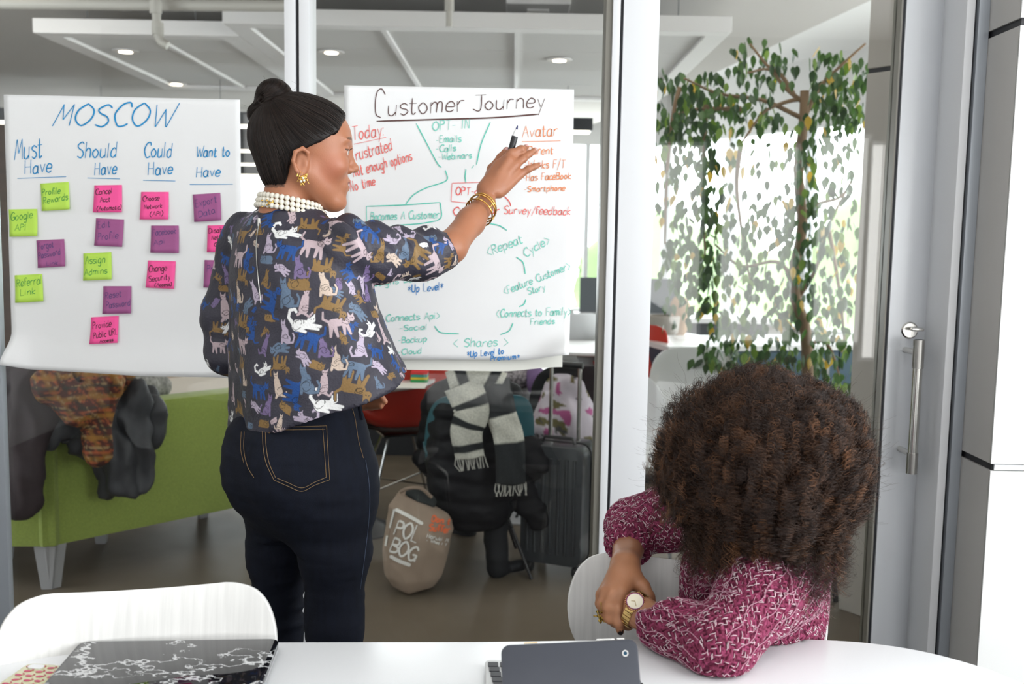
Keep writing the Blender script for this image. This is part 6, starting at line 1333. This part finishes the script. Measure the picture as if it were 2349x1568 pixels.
# ================================================================== SEATED WOMAN
Y2 = 1.66
sit = thing('person', 'seated woman with big curly brown hair and a maroon knit sweater leaning on the table', 'person', (P(1730, 1300, Y2).x, Y2, 0))
SK2 = A((.30, .135, .070)); skin2 = skin('deep_brown_skin', tuple(SK2))
parts = []
# head inside the hair, turned to the left and away
HC = P(1735, 1040, 1.72); yaw = RB(150); pit = RB(12)
hf = Vector((math.cos(yaw)*math.cos(pit), math.sin(yaw)*math.cos(pit), -math.sin(pit))); hl = Vector((-math.sin(yaw), math.cos(yaw), 0)); hu = hf.cross(hl); HM = np.stack([A(hf), A(hl), A(hu)], 1)
F_ = Field((-.13, -.10, -.20), (.13, .10, .15), .004)
F_.ell((-.016, 0, .030), (.098, .074, .086), .01); F_.ell((.030, 0, -.030), (.054, .056, .075), .03); F_.cap((.0, .046, -.045), (.058, .014, -.094), .024, .019, .025); F_.cap((.0, -.046, -.045), (.058, -.014, -.094), .024, .019, .025)
F_.cap((.083, 0, .022), (.101, 0, -.018), .0075, .0095, .012); F_.cap((.090, .015, -.052), (.090, -.015, -.052), .006, .006, .006, tag=2); F_.cap((.088, .013, -.063), (.088, -.013, -.063), .006, .006, .006, tag=2)
for s_ in (-1, 1): F_.ell((.094, s_*.033, .010), (.016, .015, .009), .01, 'sub', tag=3); F_.ell((-.010, s_*.075, -.02), (.013, .009, .026), .006)
F_.cap((-.022, 0, -.05), (-.05, 0, -.16), .052, .056, .03)
V, Q, T = F_.mesh(2); C_ = np.tile(SK2, (len(V), 1)); C_[T == 2] = (.28, .08, .07); parts.append((H2W(V), Q, C_))
# arms and hands
eR = J(1650, 1478, 1.47); wR = J(1466, 1402, 1.585); shR = J(1822, 1265, 1.62); shL = J(1650, 1170, 1.74); eL = J(1452, 1205, 1.88); wL = J(1434, 1296, 1.675)
F_ = Field(np.minimum.reduce([eL, wL, wR])-A((.12, .12, .12)), np.maximum.reduce([eL, wR, J(1560, 1300, 1.7)])+A((.04, .06, .05)), .0025)
F_.cap(eL*.4+wL*.6, wL, .029, .0235, .02, flat=((0, 1, .6), .85)); F_.cap(wL, J(1430, 1320, 1.655), .024, .024, .012)
mcp = {'i': J(1425, 1358, 1.615), 'm': J(1405, 1356, 1.613), 'r': J(1390, 1358, 1.62), 'p': J(1380, 1364, 1.635)}
for q, bx_ in (('i', 1440), ('m', 1431), ('r', 1424), ('p', 1418)): F_.cap(J(bx_, 1312, 1.655), mcp[q], .0150, .0105, .010)
F_.cap(J(1440, 1325, 1.65), J(1425, 1358, 1.62), .016, .012, .01); F_.cap(J(1448, 1318, 1.655), J(1474, 1345, 1.64), .016, .0125, .012)
finger(F_, [J(1474, 1345, 1.64), J(1487, 1368, 1.628), J(1497, 1392, 1.622)], [.0130, .0105, .0085])
finger(F_, [mcp['i'], J(1416, 1396, 1.588), J(1418, 1425, 1.583), J(1423, 1446, 1.588)], [.0112, .0100, .0088, .0068])
finger(F_, [mcp['m'], J(1396, 1392, 1.592), J(1398, 1417, 1.592), J(1410, 1430, 1.600)], [.0108, .0096, .0085, .0072])
finger(F_, [mcp['r'], J(1383, 1386, 1.605), J(1387, 1410, 1.600), J(1402, 1424, 1.610)], [.0102, .0090, .0080, .0068])
finger(F_, [mcp['p'], J(1377, 1384, 1.628), J(1384, 1402, 1.620), J(1396, 1412, 1.622)], [.0092, .0082, .0072, .0062])
nail(F_, J(1423, 1446, 1.588), J(1418, 1425, 1.583), A((-.1, -1, -.1)), .0075)
for q in 'imr': F_.cap(J(1432, 1330, 1.644)*.4+mcp[q]*.6+A((0, -.008, .003)), mcp[q]+A((0, -.006, .002)), .0030, .0046, .006)
V, Q, T = F_.mesh(2); C_ = np.tile(SK2*1.25, (len(V), 1)); C_[T == 5] = (.008, .006, .008); parts.append((V, Q, C_))
# right wrist under the watch, hand lying relaxed beneath the left one
F_ = Field(J(1400, 1460, 1.6)-A((.05, .06, .04)), J(1560, 1370, 1.6)+A((.03, .06, .04)), .003)
F_.cap(J(1530, 1436, 1.545), wR, .028, .025, .02); hR = J(1446, 1400, 1.612); F_.cap(wR, hR, .024, .022, .015)
mR = [J(1432, 1392, 1.640), J(1428, 1400, 1.632), J(1426, 1410, 1.622), J(1428, 1419, 1.612)]
for q in mR: F_.cap(hR, q, .016, .0105, .01)
for q, t1, t2 in zip(mR, ((1420, 1396), (1417, 1405), (1418, 1414), (1421, 1423)), ((1430, 1404), (1428, 1412), (1429, 1419), (1431, 1427))): finger(F_, [q, J(*t1, 1.665), J(*t2, 1.672)], [.0102, .009, .0075])
finger(F_, [J(1448, 1418, 1.60), J(1440, 1430, 1.606), J(1432, 1434, 1.618)], [.012, .010, .008])
V, Q, T = F_.mesh(2); parts.append((V, Q, np.tile(SK2*1.2, (len(V), 1))))
F_ = Field(np.minimum.reduce([eL, eR, wL])-A((.05, .08, .10)), np.maximum.reduce([shR, shL, eL])+A((.10, .10, .12)), .008)
F_.cap(shR, eR, .045, .034, .02); F_.cap(eR, J(1500, 1420, 1.565), .034, .026, .02); F_.cap(shL, eL, .042, .033, .02); F_.cap(eL, eL*.35+wL*.65, .033, .026, .02); F_.cap(shL, shR, .05, .05, .02); F_.cap(A(P(1740, 1120, 1.70)), A(P(1735, 1260, 1.68)), .05, .09, .03)
V, Q, T = F_.mesh(2); parts.append((V, Q, np.tile(SK2, (len(V), 1))))
o = 0; VV, QQ, CC = [], [], []
for V, Q, C_ in parts: VV.append(V); QQ.append(Q+o); CC.append(C_); o += len(V)
mesh('body', np.concatenate(VV), np.concatenate(QQ), skin2, sit, True, np.concatenate(CC))
# ---- sweater
F_ = Field((J(1395, 1200, 1.9)[0]-.06, 1.33, .48), (J(1900, 1250, 1.7)[0]+.07, 2.02, 1.06), .006)
TA = RB(-35)
def trow(rows, Y, f=.96):
    return [(P(xl, py, Y).z, (P(xl, py, Y).x+P(xr, py, Y).x)/2, Y, (P(xr, py, Y).x-P(xl, py, Y).x)/2*f, d) for py, xl, xr, d in rows]
F_.loft(trow([(1150, 1660, 1815, .06), (1180, 1620, 1860, .085), (1230, 1590, 1892, .10), (1300, 1566, 1896, .115), (1400, 1560, 1888, .12), (1468, 1556, 1872, .125), (1640, 1550, 1880, .135)], 1.68), TA, .01)
F_.cap(shR, shR*.5+eR*.5, .066, .060, .03, tag=1); F_.cap(shR*.5+eR*.5, eR, .060, .048, .02, tag=1); F_.cap(eR, J(1560, 1447, 1.53), .047, .044, .02, tag=2); F_.cap(J(1560, 1447, 1.53), J(1478, 1412, 1.578), .043, .038, .02, tag=2)
F_.cap(shL, shL*.45+eL*.55, .060, .054, .03, tag=3); F_.cap(shL*.45+eL*.55, eL, .054, .047, .02, tag=3); F_.cap(eL, eL*.5+wL*.5, .046, .040, .015, tag=4); F_.cap(shL, shR, .055, .06, .03)
# cuffs cut square
for c, nrm, lo, hi in ((J(1496, 1416, 1.57), (wR-eR), J(1400, 1470, 1.5)-A((.02, .05, .03)), J(1520, 1370, 1.65)+A((0, .05, .03))), (eL*.48+wL*.52, (wL-eL), J(1385, 1340, 1.6)-A((.02, .06, .02)), J(1510, 1250, 1.85)+A((0, .0, .02)))):
    n_ = nrm/np.linalg.norm(nrm); sl, p = F_.sub(np.minimum(lo, hi), np.maximum(lo, hi)); F_.D[sl] = np.maximum(F_.D[sl], (p-c)@n_)
sl, p = F_.sub(F_.lo, F_.lo+F_.n*F_.h); 
dt = np.maximum((TZ+.004)-p[..., 2], -1); on = (p[..., 1] < 1.60); F_.D[sl] = np.where(on, np.maximum(F_.D[sl], dt), F_.D[sl])
V, Q, T = F_.mesh(2); N = vnorm(V, Q); V = V+N*((1-2*np.abs(noise3(V, 12, 41)))*.004)[:, None]; V[:, 2] = np.where((V[:, 1] < 1.58), np.maximum(V[:, 2], TZ+.003), V[:, 2])
swm = mat('maroon_yarn_base', (.13, .012, .045), .95, bump=(220, .8), var=(170, .5)); sweater = mesh('sweater', V, Q, swm, sit, True)
# knitted stitches: chevrons of marled yarn running along each sleeve and down the body
def stitches():
    d_up = {0: A((0, 0, 1)), 1: eR-shR, 2: wR-eR, 3: eL-shL, 4: wL-eL}
    fcen = V[Q].mean(1); fN = N[Q].mean(1); fT = T[Q[:, 0]]; ar = np.linalg.norm(np.cross(V[Q[:, 2]]-V[Q[:, 0]], V[Q[:, 3]]-V[Q[:, 1]]), axis=1)
    vis = ((A(CAM)-fcen)*fN).sum(1) > -.35; pr = np.where(vis, ar, ar*.25); pr /= pr.sum(); n = 26000
    f = NR.choice(len(Q), n, p=pr); w = NR.dirichlet(np.ones(4), n); p = (V[Q[f]]*w[:, :, None]).sum(1); nn = fN[f]; nn /= np.linalg.norm(nn, axis=1)[:, None]+1e-9
    ax3 = np.stack([d_up[int(t)] for t in fT[f]]); ax3 /= np.linalg.norm(ax3, axis=1)[:, None]; ax3 = ax3-nn*(ax3*nn).sum(1)[:, None]; ax3 /= np.linalg.norm(ax3, axis=1)[:, None]+1e-9; sd = np.cross(nn, ax3)
    # snap across the wale: columns of alternating lean
    ref = np.stack([A((0, 0, 0)) if t == 0 else (shR if t == 1 else eR if t in (2,) else shL if t == 3 else eL) for t in fT[f]])
    c = (p*sd).sum(1); wale = .0105; col = np.floor(c/wale); off = (c/wale-col)-.5; p = p-sd*(off*wale*.55)[:, None]; lean = np.where(col % 2 == 0, 1, -1)
    L_ = NR.uniform(.0065, .0105, n); dirv = ax3*.88+sd*(lean*.48)[:, None]; t = np.linspace(-.5, .5, 5)
    bow = .0022
    S_ = p[:, None, :]+dirv[:, None, :]*(t[None, :, None]*L_[:, None, None])+nn[:, None, :]*((bow*(1-4*t**2)+.0004)[None, :, None])+sd[:, None, :]*((.0010*np.sin(t*5)*1.0)[None, :, None]*lean[:, None, None])
    k = NR.random(n); th_ = np.where(k < .84, .0017, .00050); th_ = th_[:, None]*np.array([.6, 1, 1.05, 1, .6])[None]
    S_ += nn[:, None, :]*np.where(k < .84, 0, .0016)[:, None, None]
    return S_, th_, k
S_, R_, k_ = stitches()
for nm, m_, sel in (('maroon_stitches', mat('maroon_yarn', (.16, .017, .052), .9, bump=(50, .05)), k_ < .42), ('raspberry_stitches', mat('raspberry_yarn', (.24, .032, .09), .9, bump=(50, .05)), (k_ >= .42) & (k_ < .84)), ('white_stitches', mat('white_yarn', (.62, .50, .53), .9, bump=(50, .05)), k_ >= .84)):
    curves(nm, list(S_[sel]), list(R_[sel]), m_, sweater)
# long marled ribs along the sleeves and over the shoulder
swb = bvh(V, Q); rs_, rr0 = [], []
for a_, b_, n_, st_ in ((shR, eR, 13, 30), (eR, wR, 12, 26), (shL, eL, 10, 26), (A(P(1730, 1420, 1.68)), A(P(1730, 1200, 1.68)), 16, 30)):
    dr_ = Vector(b_-a_).normalized(); u_ = dr_.orthogonal().normalized(); v_ = dr_.cross(u_)
    for i in range(n_):
        q_ = 2*math.pi*i/n_; rad_ = .07 if n_ != 16 else .16; s0_ = [Vector(a_)+(u_*math.cos(q_)+v_*math.sin(q_))*rad_]
        for off_ in (0, .0022):
            S1, R1 = flow(swb, [s0_[0]+u_*off_], lambda p, n: dr_+dr_.cross(n)*.35*math.sin(p.dot(dr_)*620+off_*1400), st_, .0090 if n_ != 16 else .009, .0036, .0006, .0006); rs_ += S1; rr0 += R1
curves('rib_yarn', rs_, rr0, mat('pale_pink_yarn', (.44, .22, .29), .9, bump=(50, .05)), sweater)
# trousers and feet below the table
F_ = Field((J(1500, 1400, 1.6)[0], 1.36, -.01), (J(1900, 1400, 1.7)[0]+.02, 2.05, .62), .010); hp = A((P(1720, 1450, 1.68).x, 1.66, .50))
F_.ell(hp, (.17, .15, .10), .03)
for s_ in (-1, 1): k0 = hp+A((-.09+s_*.085, -.12 if s_ > 0 else -.05, -.0)); kn = k0+A((-.05, -.12, -.03)); F_.cap(hp+A((s_*.08, 0, -.01)), kn, .085, .060, .03); F_.cap(kn, A((kn[0], kn[1]+.08, .08)), .056, .04, .03); F_.cap(A((kn[0], kn[1]+.08, .045)), A((kn[0]-.06, kn[1]-.04, .035)), .04, .03, .02)
V2s, Q2s, _ = F_.mesh(2); V2s[:, 2] = np.maximum(V2s[:, 2], .002); mesh('trousers', V2s, Q2s, mat('black_trousers', (.012, .012, .014), .8, bump=(200, .2)), sit, True)
# ---- the hair: thousands of curled strands over a dark core
hc = A(P(1748, 1046, 1.67)); sx_ = S(1.67, 1.1)
def hull(d): return 1/np.sqrt((d[:, 0]/(np.where(d[:, 0] > 0, 240, 252)*sx_))**2+(d[:, 1]/.205)**2+(d[:, 2]/np.where(d[:, 2] > 0, 200*sx_, 235*sx_))**2)
F_ = Field(hc-A((.22, .22, .24)), hc+A((.22, .22, .2)), .009)
F_.ell(hc+A((0, 0, .002)), (200*sx_, .165, 160*sx_), .02); F_.ell(hc+A((0, 0, -.07)), (165*sx_, .14, 130*sx_), .05)
V, Q, T = F_.mesh(2); V = V+vnorm(V, Q)*(noise3(V, 22, 51)*.012+noise3(V, 60, 52)*.006)[:, None]
mesh('hair', V, Q, mat('hair_core', (.010, .006, .005), .9, bump=(200, .6)), sit, True)
nC, nS, K = 2500, 11, 34
dirs = NR.normal(0, 1, (nC, 3)); dirs /= np.linalg.norm(dirs, axis=1)[:, None]; dirs[:, 1] = np.where(NR.random(nC) < .62, -np.abs(dirs[:, 1]), dirs[:, 1]); dirs[:, 2] = np.where((dirs[:, 2] < -.75), -dirs[:, 2]*.5, dirs[:, 2]); dirs /= np.linalg.norm(dirs, axis=1)[:, None]
grp = {0: ([], []), 1: ([], []), 2: ([], [])}
t = np.linspace(0, 1, K)
for ci in range(nC):
    d = dirs[ci]; R_h = hull(d[None])[0]*rnd.uniform(.90, 1.03)*(1+.07*float(noise3(d*3.2+7, 1, 77))); left = max(0, -d[0]-.45)*1.5
    tint = rnd.random(); cr = rnd.uniform(.0035, .0078)*(1+left*.6); wl_ = rnd.uniform(.013, .024)*(1+left*.4); ph = rnd.uniform(0, 6.28); hand = rnd.choice((-1, 1)); dr = rnd.uniform(.0, .055)
    side = np.cross(d, A((0, 0, 1))); side /= np.linalg.norm(side)+1e-9; u2 = np.cross(side, d)
    end = hc+d*R_h; start = hc+d*R_h*.45
    down = A((0, 0, -1))-d*(-d[2]); down /= np.linalg.norm(down)+1e-6
    for si in range(nS if left < .1 else nS-7):
        js = NR.normal(0, .0028, 3); je = NR.normal(0, .0042, 3)*(1-.35*min(left, 1)); ln = rnd.uniform(.86, 1.05)
        tt = t*ln; base_ = start+js+(end+je-start-js)*np.minimum(1, tt*1.6)[:, None]+down*(np.clip(tt-.45, 0, 1)**1.3*dr*1.9)[:, None]-d*(np.clip(tt-.75, 0, 1)*.03)[:, None]
        arc = tt*(R_h*.55+dr*1.2); a = hand*arc/wl_*2*math.pi+ph+rnd.uniform(-.45, .45); amp = cr*np.clip(tt*3, 0, 1)*rnd.uniform(.75, 1.2)
        p = base_+side*(np.cos(a)*amp)[:, None]+(d*.5+u2*.6)*(np.sin(a)*amp)[:, None]+NR.normal(0, .0004, (K, 3))
        g = 0 if tint < .58 else 1 if tint < .90 else 2
        if rnd.random() < .18: g = rnd.choice((0, 1, 2))
        grp[g][0].append(p); grp[g][1].append(.00021*(1-.5*t)+.00007)
# long lower fall over the shoulders and back
for ci in range(560):
    x = rnd.uniform(-.135, .125); yy_ = -rnd.uniform(.02, .165)*math.sqrt(max(0, 1-(x/.16)**2)); st0 = hc+A((x*.9, yy_*.95, rnd.uniform(-.03, -.10))); ln = (.135 if abs(x) < .09 else .10)*rnd.uniform(.75, 1.08)
    cr = rnd.uniform(.004, .0085); wl_ = rnd.uniform(.014, .026); ph = rnd.uniform(0, 6.28); tint = rnd.random(); dx = x*.25
    for si in range(11):
        js = NR.normal(0, .0045, 3); tt = t*rnd.uniform(.8, 1.05); a = tt*ln/wl_*6.28+ph+rnd.uniform(-.45, .45)
        p = st0+js+np.c_[dx*tt*.5+np.cos(a)*cr*tt**.5, -.012*tt+np.sin(a)*cr*.9, -ln*tt]+NR.normal(0, .0006, (K, 3))
        g = 0 if tint < .55 else 1 if tint < .85 else 2; grp[g][0].append(p); grp[g][1].append(.00017*(1-.55*t)+.00006)
# loose ringlets at the left edge
for ci in range(110):
    d = A((-rnd.uniform(.75, 1), -rnd.uniform(.0, .55), rnd.uniform(-.45, .45))); d /= np.linalg.norm(d); R_h = hull(d[None])[0]; st0 = hc+d*R_h*.86; cr = rnd.uniform(.0045, .0085); wl_ = rnd.uniform(.014, .022); ph = rnd.uniform(0, 6.28); ln = rnd.uniform(.025, .060); dn_ = rnd.uniform(.3, 1.1); side = np.cross(d, A((0, 0, 1)))
    g = rnd.choice((0, 1, 1, 2))
    for si in range(6):
        js = NR.normal(0, .0016, 3); a = t*ln/wl_*6.28+ph+rnd.uniform(-.25, .25); p = st0+js+d*(t*ln*.75)[:, None]+A((0, 0, -1))*(t**1.5*ln*dn_)[:, None]+side*(np.cos(a)*cr)[:, None]+A((0, 0, 1))*(np.sin(a)*cr)[:, None]+NR.normal(0, .0004, (K, 3)); grp[g][0].append(p); grp[g][1].append(.0002*(1-.5*t)+.00007)
# frizz
for si in range(2600):
    d = NR.normal(0, 1, 3); d /= np.linalg.norm(d); d[1] = -abs(d[1]) if rnd.random() < .6 else d[1]; R_h = hull(d[None])[0]
    if d[2] < -.8: continue
    p0 = hc+d*R_h*rnd.uniform(.85, .98); tt = np.linspace(0, 1, 12); v = d*.7+NR.normal(0, .6, 3); q = p0+v*(tt*.028)[:, None]+np.c_[np.sin(tt*9+si), np.cos(tt*8+si), np.sin(tt*7)]*.0032*tt[:, None]; grp[1][0].append(q); grp[1][1].append(np.full(12, .00009))
for g, (dk_, lt_) in enumerate((((.016, .009, .007), (.045, .025, .018)), ((.030, .016, .010), (.085, .042, .025)), ((.085, .038, .018), (.21, .095, .045)))):
    curves('curls', grp[g][0], grp[g][1], hair_mat(f'curl_{g}', dk_, lt_, .42), sit)
# ---- watch, ring, chain
gold2 = mat('watch_gold', (.62, .42, .16), .22, 1, bump=(150, .05))
an = Vector((-.12, -.70, .70)).normalized(); wc = Vector(wR)+an*.0310+Vector(wR-J(1530, 1436, 1.545)).normalized()*.008
wt = thing('wristwatch', 'gold wristwatch with a cream dial on the arm of the seated woman', 'watch', tuple(wc))
fz = Vector(wR-J(1530, 1436, 1.545)).normalized(); fz = (fz-an*fz.dot(an)).normalized(); br_ = an.cross(fz)
MB().lathe(wc-an*.004, [(.0155, -.004), (.0165, 0), (.0165, .003), (.0145, .0055), (.0135, .0052)], 36, axis=an).build('case', gold2, wt, smooth=True)
bz = MB()
for k in range(32):
    t_ = 2*math.pi*k/32; q = wc+(fz*math.cos(t_)+br_*math.sin(t_))*.0158; bz.lathe(q, [(.0010, -.0010), (.0013, .0005), (.0007, .0018)], 6, axis=an)
o = bz.build('bezel_beads', mat('rose_gold', (.75, .42, .28), .2, 1, bump=(100, .02)), wt, smooth=True); o['kind'] = 'stuff'
dl_ = MB().lathe(wc+an*.0008, [(.0132, 0), (.0132, .0008)], 32, axis=an).build('dial', mat('cream_dial', (.72, .66, .52), .35, bump=(100, .02)), wt)
for ang_, ln in ((.6, .006), (2.4, .009)): d = fz*math.cos(ang_)+br_*math.sin(ang_); MB().tube([wc+an*.0020, wc+an*.0020+d*ln], .0004, 5).build('hand', gold2, dl_)
pr = mat('purple_bezel', (.20, .02, .14), .3, bump=(100, .02)); MB().tube([wc+an*.0020+(fz*math.cos(t_)+br_*math.sin(t_))*.0137 for t_ in np.linspace(0, 6.28, 40, endpoint=False)], .0007, 6, closed=True).build('bezel_ring', pr, wt, smooth=True)
wctr = Vector(wR)*.55+wc*.45; wctr = wc-an*.0315; lk = None
for k in range(22):
    t_ = RB(32+k*296/21); q = wctr+an*(math.cos(t_)*.0320)+br_*(math.sin(t_)*.0300); tn = -an*math.sin(t_)+br_*math.cos(t_); nr_ = (q-wctr).normalized()
    Mx = Matrix(((tn.x, fz.x, nr_.x, q.x), (tn.y, fz.y, nr_.y, q.y), (tn.z, fz.z, nr_.z, q.z), (0, 0, 0, 1))); MB().box(-.0033, .0033, -.0072, .0072, -.0011, .0011, Mx).build('link', gold2, wt, bev=.0007, smooth=True)
rc = J(1378, 1408, 1.594); rg = thing('ring', 'large tangled brass ring on the finger of the seated woman', 'ring', tuple(rc))
F_ = Field(rc-A((.02, .02, .03)), rc+A((.02, .02, .03)), .0011); r2_ = random.Random(4)
for k in range(20):
    a = rc+A((r2_.gauss(0, .0034), r2_.gauss(-.001, .003), r2_.uniform(-.0135, .0135))); b = a+A((r2_.gauss(0, .004), r2_.gauss(0, .003), r2_.gauss(0, .005))); F_.cap(a, b, .0016, .0013, .0006)
F_.cap(rc+A((0, 0, .009)), rc+A((.012, .0, .012)), .0013, .0013, .001)
V, Q, T = F_.mesh(1); mesh('cluster', V, Q, mat('aged_brass', (.33, .22, .05), .32, 1, bump=(200, .2)), rg, True)
rf = A(J(1385, 1398, 1.603)); MB().tube([Vector(rf)+Vector((math.cos(t_)*.0102, math.sin(t_)*.0102, math.cos(t_)*.002)) for t_ in np.linspace(0, 6.28, 28, endpoint=False)], .0012, 6, closed=True).build('hoop', MATS['aged_brass'], rg, smooth=True)
nk2 = thing('necklace', 'grey stone bead necklace falling down the front of the maroon sweater', 'necklace', tuple(P(1640, 1210, 1.55)))
sb = bvh(V2s, Q2s) ; swV = np.array([v.co for v in sweater.data.vertices]); swQ = [tuple(p.vertices) for p in sweater.data.polygons]; sb = BVHTree.FromPolygons([tuple(v) for v in swV], swQ)
for k, q in enumerate(catmull([(1650, 1172), (1642, 1195), (1636, 1215), (1629, 1238), (1624, 1254)], 4)):
    w_, n_ = hit(sb, q[0], q[1], .004)
    if w_: o = mesh('bead', sv*A((.0032, .0032, .0042))+A(w_), sm.f, mat('grey_stone', (.22, .24, .24), .5, bump=(200, .3)), nk2, True)
